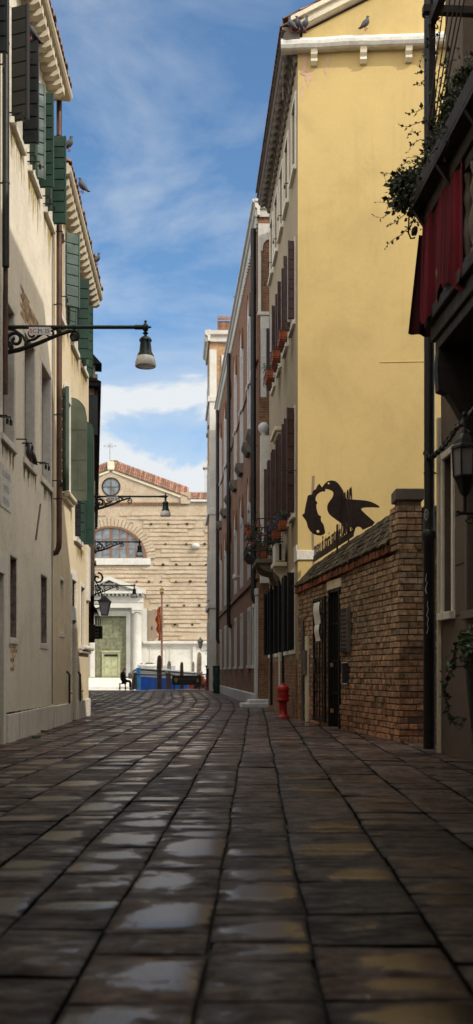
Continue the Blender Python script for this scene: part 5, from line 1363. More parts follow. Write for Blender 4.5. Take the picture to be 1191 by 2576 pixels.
def ivy_planter():
    Y = 10.7; o = thing('ivy_planter', 'tall dark tapered planter with ivy trailing down its side', 'planter', (2.72, Y, 0)); rnd = random.Random(91)
    c = Vector((2.735, Y, 0)); mb = MB(); mb.lathe([(.15, 0), (.17, .06), (.255, .85), (.275, 1.10), (.30, 1.12), (.30, 1.19), (.26, 1.19), (.25, 1.1)], c, 20); smoothshade(mb.build('pot', M['black_paint'], o))
    lf, st = MB(), MB()
    for k in range(34): leaf_cluster(lf, c+Vector((rnd.uniform(-.30, .28), rnd.uniform(-.28, .25), 1.22+rnd.uniform(-.04, .17))), .11, 14, .085, rnd, (.5, 1.6))
    ch = [(1168, 1610), (1150, 1625), (1143, 1670), (1130, 1700), (1118, 1735), (1122, 1775), (1135, 1805), (1158, 1830), (1166, 1815)]
    for q in range(3): spray(lf, st, [at(x+rnd.uniform(-6, 6), y+rnd.uniform(-6, 6), Y-.05) for x, y in ch], rnd, .09, .045, .006)
    spray(lf, st, [at(1150, 1628, Y), at(1130, 1650, Y), at(1112, 1662, Y)], rnd, .05, .07, .004); spray(lf, st, [at(1140, 1680, Y), at(1128, 1690, Y), at(1110, 1692, Y)], rnd, .05, .07, .004)
    for q in range(4): spray(lf, st, [c+Vector((-.26+.1*q, -.26, 1.2)), c+Vector((-.3+.1*q, -.32, 1.0)), c+Vector((-.24+.12*q, -.28, .7-.1*q))], rnd, .08, .05, .005)
    st.build('stem', M['stem'], o); lf.build('foliage', M['leaf'], o, fix=False)
ivy_planter()

def weeds():
    rnd = random.Random(6)
    sp = [(WL.p(17.3, .12, 0), 'larger tuft of weeds at the foot of the cream wall'), (WL.p(15.6, .28, 0), 'smaller tuft of weeds between paving stones by the cream wall')]
    for p, lb in sp:
        o = thing('weed_tuft', lb, 'weed', (p.x, p.y, gz(p.x, p.y))); mb = MB()
        for k in range(40):
            q = Vector((p.x+rnd.gauss(0, .035), p.y+rnd.gauss(0, .035), gz(p.x, p.y))); one_leaf(mb, q, rnd.uniform(.02, .055), rnd, (.5, 1.1), Vector((rnd.gauss(0, .5), rnd.gauss(0, .5), 1)))
        mb.build('leaves', M['leaf'], o, fix=False)
    o = thing('moss_strip', 'ragged strip of moss along the stone base of the cream house', 'moss', WL.p(16, .03, .38)); mb = MB()
    for k in range(260):
        s = 14.7+3.8*rnd.random()**1.3; one_leaf(mb, WL.p(s, .01+rnd.random()*.03, .375), rnd.uniform(.012, .032)*(1.3-.2*(s-14.7)), rnd, (.4, 1.1), Vector((rnd.gauss(0, .4), rnd.gauss(0, .4), 1)))
    mb.build('leaves', M['dark_leaf'], o, fix=False); o['kind'] = 'stuff'
weeds()
# ================================================================ church on the far bank
YC = 105.0; K = YC/FPX
def cp(x, y): return Vector(((x-CX)*K, YC, CAMH+(HY-y)*K))
def church():
    h = thing('church', 'unfinished brick church front with white temple portal and round window across the canal', 'church', ((280-CX)*K, YC, 0))
    ax = (280-CX)*K; U = lambda x: (x-CX)*K; V = lambda y: CAMH+(HY-y)*K
    fr = lambda a, n, z: Vector((a, YC-n, z))
    # body: gable outline and lower shoulders, with lunette and round openings cut as recessed pieces in front panels
    L, Rr = U(140), U(640)
    body = [(L, -.5), (Rr, -.5), (Rr, V(1262)), (U(475), V(1262)), (U(472), V(1249)), (ax+.1, V(1180)), (ax-.1, V(1180)), (U(140), V(1232))]
    mb = MB(); mb.prism(body, -14, -.0, lambda a, z, n: fr(a, n, z)); mb.build('wall', M['church_brick'], h)
    # rough projecting courses left for a facing never applied
    rnd = random.Random(70); cs = MB(); z = V(1610); step = .437
    lun = (ax, V(1405), 4.75)
    def blocked(x0, x1, z0):
        xm = (x0+x1)/2
        if (xm-lun[0])**2+(z0-lun[1])**2 < lun[2]**2 and z0 > lun[1]-.9: return True
        if z0 < V(1445) and xm < U(372)+ (V(1500)-z0)*.0: 
            return xm < U(372)-max(0, (z0-V(1500)))*1.9
        return False
    while z < V(1290):
        x = U(222)
        while x < Rr:
            l = rnd.uniform(.4, 1.9)
            if not blocked(x, x+l, z+.2) and rnd.random() > .08:
                d = rnd.uniform(.06, .17); hgt = step-rnd.uniform(.05, .10); sag = rnd.uniform(-.03, .03)
                cs.add([fr(x, .0, z+sag), fr(x+l+.02, .0, z+sag), fr(x+l+.02, d, z+sag+.02), fr(x, d*rnd.uniform(.8, 1.1), z+sag+.02), fr(x, .0, z+hgt), fr(x+l+.02, .0, z+hgt), fr(x+l+.02, d*.75, z+hgt), fr(x, d*.75, z+hgt)],
                       [(0, 1, 2, 3), (4, 7, 6, 5), (3, 2, 6, 7), (0, 3, 7, 4), (1, 5, 6, 2)], None)
            x += l
        z += step*rnd.uniform(.96, 1.04)
    cs.build('rough_courses', M['church_brick'], h, fix=False)
    rows = [(1319, (527, 605, 674, 749, 827)), (1369, (597, 663, 746, 819)), (1421, (471, 534, 598, 653, 706, 761, 825)), (1492.6, (548, 597, 645, 705, 762, 825)), (1588, (671, 737, 798)), (1665, (700, 770))]
    for y, xs in rows:
        for x in xs:
            X = U(x/1.58941); zz = V(y if y < 1430 else (2250+ {1492.6: 168, 1588: 378, 1665: 548}[y]*.4534)/1.58941); s = .09+rnd.random()*.06
            ph = MB(); ph.box(X-s, X+s, .10, .185, zz-s*.8, zz+s, fr); ph.build('painted_putlog_hole', M['dark_inside'], h)  # dark boxes standing proud, painting the shade inside the holes
    # dentil string
    d = MB(); zz = V(1270)
    d.box(ax-4.5, U(472), .0, .12, zz+.14, zz+.24, fr)
    x = ax-4.5
    while x < U(471): d.box(x, x+.16, .0, .15, zz-.06, zz+.138, fr); x += .27
    d.build('brick_string', M['old_brick'], h)
    e = MB(); e.bbox(U(455), U(480), -.2, .22, V(1268), V(1240), .04, fr); e.build('gable_kneeler', M['church_brick'], h)
    # tiled verge on the gable and shoulder roof
    tl = MB()
    def slope(x0, y0, x1, y1, rise, back, over=.25):
        a, b = Vector((U(x0), YC-over, V(y0))), Vector((U(x1), YC-over, V(y1))); n = int((b-a).length/.24)
        for k in range(n):
            p = a+(b-a)*(k/n); q = a+(b-a)*((k+1)/n); m = (p+q)/2; dv = (q-p); t = rnd.uniform(.6, 1.5)
            up = Vector((0, back, rise))
            for j in range(3):
                f0, f1 = j/3, (j+1)/3+.03; r0 = [m+dv*.48*math.cos(math.pi*i/5)+Vector((0, 0, .10*math.sin(math.pi*i/5)+.02*(2-j)*0))+up*f0+Vector((0, 0, .04)) for i in range(6)]; r1 = [v+up*(f1-f0)-Vector((0, 0, .05)) for v in r0]
                tl.loft([r0, r1], tone=t*rnd.uniform(.75, 1.25))
        tl.quad(a, b, b+Vector((0, back, rise)), a+Vector((0, back, rise)), .5)
    slope(286, 1183, 474, 1252, 1.3, 1.9); slope(274, 1183, 190, 1214, 1.3, 1.9); slope(472, 1257, 640, 1258, 1.15, 2.6)
    tl.build('roof', M['roof_tile'], h)
    vb = MB(); 
    for (x0, y0, x1, y1) in ((284, 1186, 472, 1256), (276, 1186, 190, 1217)):
        vb.add([fr(U(x0), .16, V(y0)-.12), fr(U(x1), .16, V(y1)-.12), fr(U(x1), .16, V(y1)+.16), fr(U(x0), .16, V(y0)+.16), fr(U(x0), -.1, V(y0)-.12), fr(U(x1), -.1, V(y1)-.12), fr(U(x1), -.1, V(y1)+.16), fr(U(x0), -.1, V(y0)+.16)], [(0, 1, 2, 3), (0, 4, 5, 1), (3, 2, 6, 7), (4, 7, 6, 5), (0, 3, 7, 4), (1, 5, 6, 2)])
    vb.build('gable_band', M['eave_stone'], h)
    gu = MB(); gu.box(U(480), U(640), .1, .3, V(1263), V(1258), fr); gu.build('gutter', M['white_stone'], h)
    ap = MB(); ap.bbox(ax-.35, ax+.35, -.3, .3, V(1183), V(1160), .05, fr); ap.bbox(ax-.1, ax+.75, -.4, .36, V(1160), V(1158), .02, fr); ap.build('gable_block', M['eave_stone'], h)
    cr = MB(); cx_, zb = U(277), V(1159); cr.tube([fr(cx_, 0, zb), fr(cx_, 0, zb+1.9)], .026, 6); cr.tube([fr(cx_-.6, 0, zb+1.55), fr(cx_+.6, 0, zb+1.55)], .02, 6)
    for a in (-.6, .6): cr.lathe([(0, -.07), (.07, 0), (0, .07)], fr(cx_+a, 0, zb+1.55), 6)
    for sg in (-1, 1):
        for sh in (-1, 1): cr.tube([fr(cx_+sg*.05, 0, zb+1.55+sh*.05), fr(cx_+sg*.3, 0, zb+1.55+sh*.25)], .015, 5)
    cr.build('cross', M['grey_metal'], h)
    # round window
    def ring(mbb, c0, c1, r0, r1, n0, n1, a0=0, a1=2*math.pi, k=28):
        for i in range(k):
            t0, t1 = a0+(a1-a0)*i/k, a0+(a1-a0)*(i+1)/k
            P = lambda r, t, n: fr(c0+r*math.cos(t), n, c1+r*math.sin(t))
            mbb.add([P(r0, t0, n0), P(r1, t0, n0), P(r1, t1, n0), P(r0, t1, n0), P(r0, t0, n1), P(r1, t0, n1), P(r1, t1, n1), P(r0, t1, n1)], [(4, 5, 6, 7), (0, 4, 7, 3), (1, 2, 6, 5), (0, 3, 2, 1)]+([(0, 1, 5, 4), (2, 3, 7, 6)]), None)
    c1 = V(1225)
    m_ = MB(); ring(m_, ax, c1, .86, 1.0, .0, .10); w = m_.build('round_window', M['dark_wood'], h)
    m_ = MB(); ring(m_, ax, c1, 1.003, 1.45, .0, .07, k=44); m_.build('brick_ring', M['church_brick'], h)
    g = MB(); g.add([fr(ax+.86*math.cos(t*math.pi/16), .02, c1+.86*math.sin(t*math.pi/16)) for t in range(32)], [tuple(range(32))]); g.build('pane', M['church_glass'], w)
    b = MB(); b.box(ax-.03, ax+.03, .03, .07, c1-.86, c1+.86, fr); b.box(ax-.86, ax+.86, .031, .069, c1-.03, c1+.03, fr); b.build('glazing_bar', M['brown_paint'], w)
    # lunette
    zb = V(1405); r = 3.2
    m_ = MB(); n = 30; P = [fr(ax+3.55*math.cos(math.pi*i/n), .02, zb+r*math.sin(math.pi*i/n)) for i in range(n+1)]
    m_.add(P, [tuple(range(n+1))]); gl = m_.build('lunette_pane', M['church_glass'], h)
    m_ = MB()
    for i in range(n):
        t0, t1 = math.pi*i/n, math.pi*(i+1)/n
        for ra, rb, n0, n1, mm in ((1.0, 1.06, .0, .22, 0),):
            Q = lambda f, t, nn: fr(ax+3.55*f*math.cos(t), nn, zb+r*f*math.sin(t))
            m_.add([Q(ra, t0, n0), Q(ra, t1, n0), Q(rb, t1, n0), Q(rb, t0, n0), Q(ra, t0, n1), Q(ra, t1, n1), Q(rb, t1, n1), Q(rb, t0, n1)], [(4, 5, 6, 7), (0, 1, 5, 4), (3, 7, 6, 2), (0, 4, 7, 3), (1, 2, 6, 5)])
    m_.build('lunette_arch', M['red_plaster'], gl)
    vs = MB()
    for i in range(34):
        t0, t1 = math.pi*(i+.06)/34, math.pi*(i+.94)/34; Q = lambda f, t, nn: fr(ax+3.55*f*math.cos(t), nn, zb+r*f*math.sin(t)); o_ = rnd.uniform(.16, .24); e_ = 1.33+rnd.uniform(-.03, .03)
        vs.add([Q(1.065, t0, 0), Q(1.065, t1, 0), Q(e_, t1, 0), Q(e_, t0, 0), Q(1.065, t0, o_), Q(1.065, t1, o_), Q(e_, t1, o_), Q(e_, t0, o_)], [(4, 5, 6, 7), (0, 1, 5, 4), (3, 7, 6, 2), (0, 4, 7, 3), (1, 2, 6, 5)])
    vs.build('voussoirs', M['church_brick'], h)
    b = MB()
    for q in (-1.75, 0, 1.75): b.box(ax+q-.10, ax+q+.10, .03, .10, zb, zb+r*math.sqrt(1-(q/3.55)**2), fr)
    for q in (-2.6, -.9, .9, 2.6): b.box(ax+q-.03, ax+q+.03, .03, .06, zb, zb+r*math.sqrt(1-(q/3.55)**2), fr)
    for zz in (.0, 1.0, 2.0):
        ww = 3.55*math.sqrt(1-(zz/r)**2); b.box(ax-ww, ax+ww, .028, .055, zb+zz, zb+zz+.06, fr)
    b.build('mullion', M['red_plaster'], gl)
    b = MB(); b.bbox(ax-4.3, ax+4.2, .0, .35, V(1422), zb-.01, .05, fr); b.build('lunette_sill', M['white_stone'], h)
    # ------------------------------------------------ portal
    hw, z0, zd = 1.66, V(1703.5), V(1550)
    D = 1.15                                         # the whole portal stands forward of the brick
    m_ = MB(); m_.box(ax-hw-2.0, ax-hw-.42, .0, .45, -.4, V(1531), fr); m_.box(ax+hw+.42, ax+hw+2.15, .0, .45, -.4, V(1531), fr); m_.box(ax-hw-.42, ax+hw+.42, .0, .45, zd+.45, V(1531), fr); p_ = m_.build('portal', M['white_stone'], h)
    fmm = MB()
    for o_, pr in ((.0, .50), (.16, .58), (.30, .66)):
        fmm.box(ax-hw-o_-.155, ax-hw-o_, .2, pr, z0, zd+o_+.155, fr); fmm.box(ax+hw+o_, ax+hw+o_+.155, .2, pr, z0, zd+o_+.155, fr); fmm.box(ax-hw-o_+.001, ax+hw+o_-.001, .2, pr, zd+o_, zd+o_+.154, fr)
    fmm.build('door_frame', M['white_stone'], p_)
    dr = MB(); dr.box(ax-hw, ax+hw, -.3, .04, z0, zd, fr)
    for k in range(9): dr.bbox(ax-hw+.02+k*hw*2/9, ax-hw+(k+1)*hw*2/9-.02, .04, .065, z0+.05, zd-.1, .012, fr)
    for zz in (zd-.3, z0+4.2, z0+3.1): dr.bbox(ax-hw+.02, ax+hw-.02, .066, .10, zz-.12, zz+.12, .015, fr)
    for q in (-1.2, -.4, .4, 1.2): dr.bbox(ax+q-.08, ax+q+.08, .066, .094, z0+3.2, z0+4.1, .01, fr)
    dd = dr.build('great_door', M['door_green'], h)
    wk = MB(); wa, wb = U(257.5), U(303); 
    wk.bbox(wa, wa+.2, .066, .22, z0, z0+2.6, .01, fr); wk.bbox(wb-.2, wb, .066, .22, z0, z0+2.6, .01, fr); wk.bbox(wa-.06, wb+.06, .066, .30, z0+2.60, z0+2.80, .02, fr); wk.box(wa+.2, wb-.2, .066, .13, z0, z0+2.1, fr); wk.box(wa+.2, wb-.2, .066, .2, z0+2.42, z0+2.6, fr); wk.box(wa+.2, wb-.2, .066, .16, z0+2.1, z0+2.16, fr)
    mid = (wa+wb)/2
    for sg in (-1, 1):
        for za, zc in ((.12, .95), (1.08, 2.0)):
            x0, x1 = sorted((mid+sg*.06, mid+sg*(mid-wa-.28))); wk.bbox(x0, x1, .13, .165, z0+za, z0+zc, .02, fr)
    wk.build('wicket_door', M['door_pale_green'], dd)
    tr = MB(); tr.box(wa+.28, wb-.28, .12, .14, z0+2.17, z0+2.42, fr); tr.build('transom', M['dark_inside'], dd)
    for sg in (-1, 1):
        xc_ = ax+sg*(hw+1.22); c = MB(); zt = V(1531)-.55
        c.bbox(xc_-.58, xc_+.58, .3, D+.35, z0-.5, z0+.18, .02, fr); c.lathe([(.55, .18), (.55, .25), (.50, .30), (.52, .36), (.47, .42), (.465, 1.2), (.45, 2.5), (.42, 4.6), (.405, zt-z0-.02), (.44, zt-z0+.03)], fr(xc_, D-.25, z0), 28)
        col = smoothshade(c.build('column', M['white_stone'], p_))
        k = MB()
        for s2 in (-1, 1): 
            k.tube([fr(xc_+s2*.40+.17*math.cos(t*.55)*(1-t*.05), D+.15, zt+.12+.17*math.sin(t*.55)*(1-t*.05)) for t in range(17)], .06, 6)
        k.bbox(xc_-.5, xc_+.5, .45, D+.2, zt+.10, zt+.26, .03, fr); k.bbox(xc_-.56, xc_+.56, .4, D+.28, zt+.28, zt+.54, .03, fr); k.build('capital', M['white_stone'], col)
    hw2 = hw+1.80
    en = MB(); zE = V(1531)
    en.bbox(ax-hw2, ax+hw2, .0, D+.15, zE, zE+.55, .02, fr); en.bbox(ax-hw2-.04, ax+hw2+.04, .0, D+.22, zE+.553, zE+.68, .02, fr); en.bbox(ax-hw2+.02, ax+hw2-.02, .0, D+.12, zE+.683, zE+1.15, .02, fr); en.build('entablature', M['white_stone'], p_)
    # modillions and cornice
    zM = V(1501); cn = MB(); wC = U(368)-ax
    cn.bbox(ax-wC+.15, ax+wC-.15, .0, D+.25, zE+1.152, zM-.02, .02, fr)
    k = -8
    while k <= 8:
        x = ax+k*.43; cn.bbox(x-.11, x+.11, .05, D+.68, zM-.02, zM+.17, .02, fr); k += 1
    cn.bbox(ax-wC, ax+wC, .0, D+.85, zM+.173, zM+.42, .03, fr); cn.build('portal_cornice', M['white_stone'], p_)
    pd = MB(); zP = zM+.42; zA = V(1459); hgt = zA-zP
    pd.prism([(ax-wC+.4, zP+.002), (ax+wC-.4, zP+.002), (ax, zA-.35)], .0, D+.1, lambda a, z, n: fr(a, n, z)); pd.build('tympanum', M['white_stone'], p_)
    rk = MB()
    for sg in (-1, 1):
        a = (ax+sg*wC, zP); b_ = (ax, zA)
        rk.prism([a, (ax+sg*(wC-.0), zP+.22), (ax, zA+.22), b_, (ax, zA-.18), (ax+sg*(wC-.75), zP+.003)], .0, D+.85, lambda x, z, n: fr(x, n, z))
        for q in range(1, 7):
            f = q/7.2; x = ax+sg*wC*(1-f)*.93; z = zP+hgt*f*.93-.14+.02; rk.bbox(x-.1, x+.1, .05, D+.62, z-.16, z+.08, .02, fr)
    rk.build('raking_cornice', M['white_stone'], p_)
    # stone wainscot right of the portal
    wn = MB(); zt = V(1616); x0 = U(368)
    wn.box(x0, Rr, .0, .35, -.5, zt-.35, fr); wn.bbox(x0-.1, Rr, .0, .62, zt-.35, zt-.18, .03, fr); wn.bbox(x0-.25, Rr, .0, .80, zt-.177, zt+.1, .04, fr)
    for xa, xb in ((378, 422), (428, 486), (492, 538)):
        wn.box(U(xa), U(xb), .35, .42, V(1630), V(1624), fr); wn.box(U(xa), U(xa)+.12, .35, .42, -.4, V(1630)-.001, fr); wn.box(U(xb)-.12, U(xb), .35, .42, -.4, V(1630)-.001, fr)
    wn.bbox(U(486), U(494), .0, .55, -.5, zt-.352, .02, fr); wn.build('stone_wainscot', M['white_stone'], h)
    # bare plaster patch and small arch above the wainscot, slot window
    pt = MB(); rnd2 = random.Random(5)
    pt.prism([(U(372), V(1608)), (U(372), V(1540)), (U(392), V(1532)), (U(410), V(1545)), (U(414), V(1575)), (U(398), V(1590)), (U(392), V(1607))], .13, .15, lambda a, z, n: fr(a, n, z)); pt.build('plaster_patch', M['bay_plaster'], h)
    sl = MB(); sl.box(U(383)-.06, U(383)+.06, .151, .16, V(1585), V(1576), fr); sl.build('slot_window', M['dark_inside'], h)
    ball = MB(); q = fr(U(493), .2, V(1374)); ball.lathe([(0, -.35), (.35, -.25), (.45, 0), (.35, .22), (0, .3)], q, 12); ball.build('stone_boss', M['white_stone'], h, smooth=True)
church()

def pinnacle():
    Y = 150; p = at(527, 1240, Y); o = thing('bell_tower', 'slim pale bell tower tip peeping out behind the red palace', 'tower', (p.x, Y, 0)); mb = MB()
    mb.bbox(p.x-.7, p.x+.7, Y-.7, Y+.7, -.7, at(0, 1180, Y).z, .05); mb.bbox(p.x-.95, p.x+.95, Y-.95, Y+.95, at(0, 1180, Y).z, at(0, 1170, Y).z, .08); mb.lathe([(.75, 0), (.5, .6), (.4, 1.2), (.15, 2.0), (.02, 2.6)], (p.x, Y, at(0, 1170, Y).z), 8); mb.build('shaft', M['cool_stone'], o)
    hs = thing('far_house', 'low pale house beside the church behind the mooring poles', 'house', (4, 112, 0))
    hb = MB(); hb.box(1.9, 16, 108, 118, -.7, 12); hb.build('wall', M['bay_plaster'], hs); rf = MB(); rf.prism([(107.5, 12.003), (118.5, 12.003), (113, 14.5)], 1.5, 16.5, lambda y, z, x: Vector((x, y, z))); rf.build('roof', M['roof_tile'], hs)
pinnacle()
# ================================================================ street lamps on wall brackets
def scroll(c, r0, turns, a0, sgn, pl, n=26, shrink=.85):
    return [pl(c[0]+r0*(1-shrink*i/n)*math.cos(a0+sgn*turns*2*math.pi*i/n), c[1]+r0*(1-shrink*i/n)*math.sin(a0+sgn*turns*2*math.pi*i/n)) for i in range(n+1)]
def make_lamp(label, loc, L=2.09, plate=True, txt='SC. M. 25'):
    o = thing('street_lamp', label, 'street lamp', loc, 'bracket lamps along the left wall')
    pl = lambda x, z: Vector((x, 0, z))
    a = MB(); a.tube([pl(-.05, 0), pl(L-.06, 0)], .028, 12); a.tube([pl(1.02, 0), pl(1.06, 0)], .036, 12); a.tube([pl(L-.16, 0), pl(L-.02, 0)], .036, 12); a.build('arm', M['lamp_green'], o, local=True)
    b = MB(); b.tube([pl(0, -.38), pl(.22, -.335), pl(.5, -.24), pl(.8, -.115), pl(.98, -.06), pl(1.06, -.055)], [.034, .036, .032, .026, .024, .024], 8)
    b.tube(scroll((1.03, -.135), .085, 1.35, 1.7, -1, pl), .019, 6)
    b.tube(scroll((.17, -.19), .135, 1.4, -1.9, -1, pl), .024, 7); b.tube(scroll((.05, -.30), .10, 1.1, 2.2, -1, pl), .022, 6)
    b.tube([pl(.06, -.02), pl(.16, -.045), pl(.28, -.13), pl(.33, -.24), pl(.36, -.20), pl(.45, -.18), pl(.56, -.10), pl(.62, -.04)], .020, 6)
    b.tube(scroll((.42, -.105), .075, 1.3, .2, 1, pl), .017, 6); b.tube(scroll((.69, -.09), .06, 1.3, 3.4, 1, pl), .015, 6); b.tube(scroll((.82, -.055), .05, 1.2, .3, 1, pl), .014, 6)
    b.tube([pl(.62, -.10), pl(.75, -.03), pl(.88, -.09), pl(.96, -.04)], .015, 6)
    b.lathe([(0, .07), (.03, .02), (.035, -.01), (.012, -.05), (0, -.06)], (.33, 0, -.25), 6); b.box(-.03, .0, -.035, .035, -.46, .06)
    b.tube(scroll((.01, -.43), .05, 1.1, 1.0, 1, pl), .018, 6); b.build('scroll_bracket', M['iron'], o, local=True)
    hd = MB(); c = (L, 0, 0)
    LZ = lambda pr: [(r, z*(.58 if z > 0 else .90)) for r, z in pr]
    hd.lathe(LZ([(.0, .185), (.014, .17), (.022, .145), (.012, .118), (.018, .11), (.024, .085), (.045, .04), (.050, .0), (.040, -.05), (.018, -.075), (.045, -.10), (.020, -.125), (.024, -.15), (.06, -.165), (.088, -.195), (.095, -.225), (.080, -.232), (.078, -.25), (.092, -.40), (.118, -.455), (.124, -.475), (.115, -.48)]), c, 20)
    hd.tube([pl(L+.04, 0), pl(L+.085, 0)], [.02, .012], 8); smoothshade(hd.build('lamp_head', M['lamp_green'], o, local=True))
    g = MB(); g.lathe(LZ([(.11, -.47), (.133, -.50), (.147, -.56), (.153, -.64), (.149, -.645), (.142, -.56), (.126, -.50), (.11, -.475)]), c, 24, caps=False); g.build('glass_shade', M['lamp_glass'], o, smooth=True, local=True)
    if plate:
        p = MB(); p.bbox(.38, .70, -.052, -.04, -.13, -.015, .004); q = p.build('number_plate', M['white_paint'], o, local=True)
        for t, x, w, mm in (('SC.', .455, .12, 'red_ink'), (txt.split(' ', 1)[1], .60, .155, 'blue_ink')):
            vs, fs = textmesh(t, .085); k = w/(max(v.x for v in vs)-min(v.x for v in vs)); tm = MB(); tm.add([Vector((x+v.x*k, -.0545, -.102+v.y)) for v in vs], fs); tm.build('lettering', M[mm], q, local=True)
        ln = MB(); ln.box(.514, .52, -.054, -.0525, -.125, -.02); ln.build('divider', M['blue_ink'], q, local=True)
    return o
Yl = 14.62
make_lamp('large green bell lamp with number plate SC. M. 25, above the street name panel', at(10, 823, Yl), 2.085)
make_lamp('bell lamp crossing below the round church window, with plate SC. M. 26', at(238, 1249, 29.2), 2.09, True, 'SC. M. 26')
make_lamp('bell lamp on a bracket arm crossing the half round church window', at(241, 1363, 38.9), 1.72, False)
make_lamp('smallest bell lamp on a bracket arm in front of the white church pediment', at(241, 1473, 47.5), 1.85, False)

# ================================================================ pigeons
def make_pigeon(label, loc, rotz, seed=0, tilt=.55, headturn=0.0):
    """continuous loft tail > body > breast > neck > head > beak; local x is forward"""
    o = thing('pigeon', label, 'pigeon', loc, 'pigeons on roofs and shutters', rotz)
    sp = [(-.185, .060, .016, .004), (-.15, .064, .020, .007), (-.11, .072, .030, .016), (-.075, .085, .048, .036), (-.03, .102, .060, .054), (.02, .122, .062, .062), (.06, .145, .054, .058), (.085, .172, .038, .042), (.098, .195, .026, .028), (.105, .212, .024, .025), (.112, .226, .027, .027), (.126, .236, .024, .023), (.140, .234, .014, .013), (.150, .229, .006, .006), (.168, .222, .002, .002)]
    ct, stt = math.cos(tilt-.45), math.sin(tilt-.45)
    rings = []
    pts = [(x*ct-(z-.10)*stt, .10+x*stt+(z-.10)*ct) for x, z, _, _ in sp]
    for i, (x, z, w, hh) in enumerate(sp):
        a, b = pts[max(0, i-1)], pts[min(len(pts)-1, i+1)]; d = Vector((b[0]-a[0], 0, b[1]-a[1])).normalized(); up = Vector((-d.z, 0, d.x)); c = Vector((pts[i][0], 0, pts[i][1]))
        rings.append([c+Vector((0, w*math.cos(t*math.pi/6), 0))+up*(hh*math.sin(t*math.pi/6)) for t in range(12)])
    mb = MB(); mb.loft(rings); mb.build('body', M['pigeon_grey'], o, smooth=True, local=True)
    for sg in (-1, 1):
        w = MB(); wr = []
        for x, z, r1, r2 in ((.055, .135, .012, .03), (.02, .125, .014, .048), (-.04, .105, .013, .046), (-.10, .078, .009, .030), (-.155, .062, .005, .012)):
            yy = sg*(.058 if x > -.05 else .045 if x > -.12 else .02); p = (x*ct-(z-.10)*stt, .10+x*stt+(z-.10)*ct)
            wr.append([Vector((p[0], yy+r1*math.cos(t*math.pi/4), p[1]+r2*math.sin(t*math.pi/4))) for t in range(8)])
        w.loft(wr); w.build('wing', M['pigeon_grey'], o, smooth=True, local=True)
        f = MB(); f.tube([(0.01, sg*.025, .075), (.005, sg*.027, .035), (.012, sg*.028, .004)], .006, 5)
        for a in (-.6, 0, .6): f.tube([(.012, sg*.028, .004), (.012+.035*math.cos(a), sg*.028+.035*math.sin(a), .003)], .004, 4)
        f.tube([(.012, sg*.028, .004), (-.012, sg*.028, .003)], .004, 4); f.build('foot', M['pigeon_foot'], o, local=True)
    return o
P0 = make_pigeon('pigeon standing on the tile corner at the near end of the shuttered house roof', at(172, 379, 18.95), R(20), 0, .85)
def pig(label, loc, rz, s=1.0): return dup(P0, loc, label, rz, None, s)
pig('grey pigeon asleep on top of a black shutter under the bracketed eave', at(80, 103, 15.8), R(200), 1.15)
pig('dark pigeon leaning out from the tiled eave with its tail to the sky', at(209, 484, 20.6), R(160), 1.1)
pig('pigeon on top of a green shutter of the shuttered house', at(182, 619, 20.4), R(120))
pig('small pigeon at the far tip of the shuttered house eave', at(243, 665, 23.6), R(30))
pig('black and white pigeon on a stone window sill of the cream house', at(78, 1164, 16.5), R(-120), 1.05)
pig('pigeon on the outermost corner of the yellow house ledge', at(735, 78, 21.1), R(150), 1.1)
pig('pigeon crouching on the yellow house ledge beside the corner pigeon', at(754, 78, 21.1), R(-160), 1.05)
pig('pigeon half hidden at the foot of the gable roof tiles', at(766, 78, 21.1), R(-30), 1.05)
pig('pigeon standing alone on the white ledge of the yellow gable', at(919, 74, 21.08), R(20), 1.05)
pig('tiny pigeon on the roof edge of the red palace', at(594, 757, 38.5), R(100), 1.15)

# ================================================================ canal edge: bollards, poles, boats, banner, posts
def bollard(label, x, Y, zt):
    p = at(x, 1733, Y); o = thing('stone_bollard', label, 'bollard', (p.x, Y, .03), 'stone bollards on the quay'); mb = MB()
    mb.lathe([(.16, 0), (.155, .1), (.14, .7), (.135, .82), (.145, .85), (.15, .88), (.13, .93), (.07, .965), (0, .975)], (0, 0, 0), 16); smoothshade(mb.build('post', M['dark_stone'], o, local=True)); return o
b0 = bollard('stone bollard in front of the bow of the blue boat', 338.5, 56.4, 1)
p = at(424, 1733, 56.4); dup(b0, (p.x, 56.4, .03), 'stone bollard touching the black ferry banner')
def rail():
    o = thing('quay_rail', 'thin dark iron rail between the stone bollards', 'rail', at(338, 1700, 56.4)); mb = MB(); a, b = at(344, 1697, 56.4), at(436, 1698, 56.4); mb.tube([a, (a+b)/2-Vector((0, 0, .015)), b], .035, 8); mb.build('bar', M['iron'], o)
rail()
def mooring(label, x, top, Y, r, mat, lean=0, point=True):
    p = at(x, 0, Y); zt = at(0, top, Y).z; o = thing('mooring_pole', label, 'mooring pole', (p.x, Y, -1.15), 'wooden mooring poles in the canal'); mb = MB(); H = zt+3
    rnd = random.Random(int(x)); n = 10; pts = [(lean*f/n*H*.1+rnd.gauss(0, .008), rnd.gauss(0, .008), -1.85+H*f/n*.94) for f in range(n+1)]; rs = [r*(1.06-.1*f/n)*rnd.uniform(.97, 1.03) for f in range(n+1)]
    if point: pts += [(lean*H*.1, 0, -1.85+H*.985), (lean*H*.1, 0, -1.85+H)]; rs += [r*.72, r*.22]
    else: pts += [(lean*H*.1, 0, -1.85+H)]; rs += [r*.72]
    mb.tube(pts, rs, 12); smoothshade(mb.build('pole', M[mat], o, local=True), 50)
    cb = MB(); cb.tube([(0, 0, 1.1), (0, 0, 1.16)], r*1.07, 12); cb.build('iron_band', M['iron'], o, local=True); return o
mooring('thick dark brown mooring pole in front of the blue boat', 401.5, 1648, 57.9, .145, 'pole_wood')
mooring('pale bleached mooring pole just right of the stone bollard', 426, 1662, 61, .13, 'pale_wood')
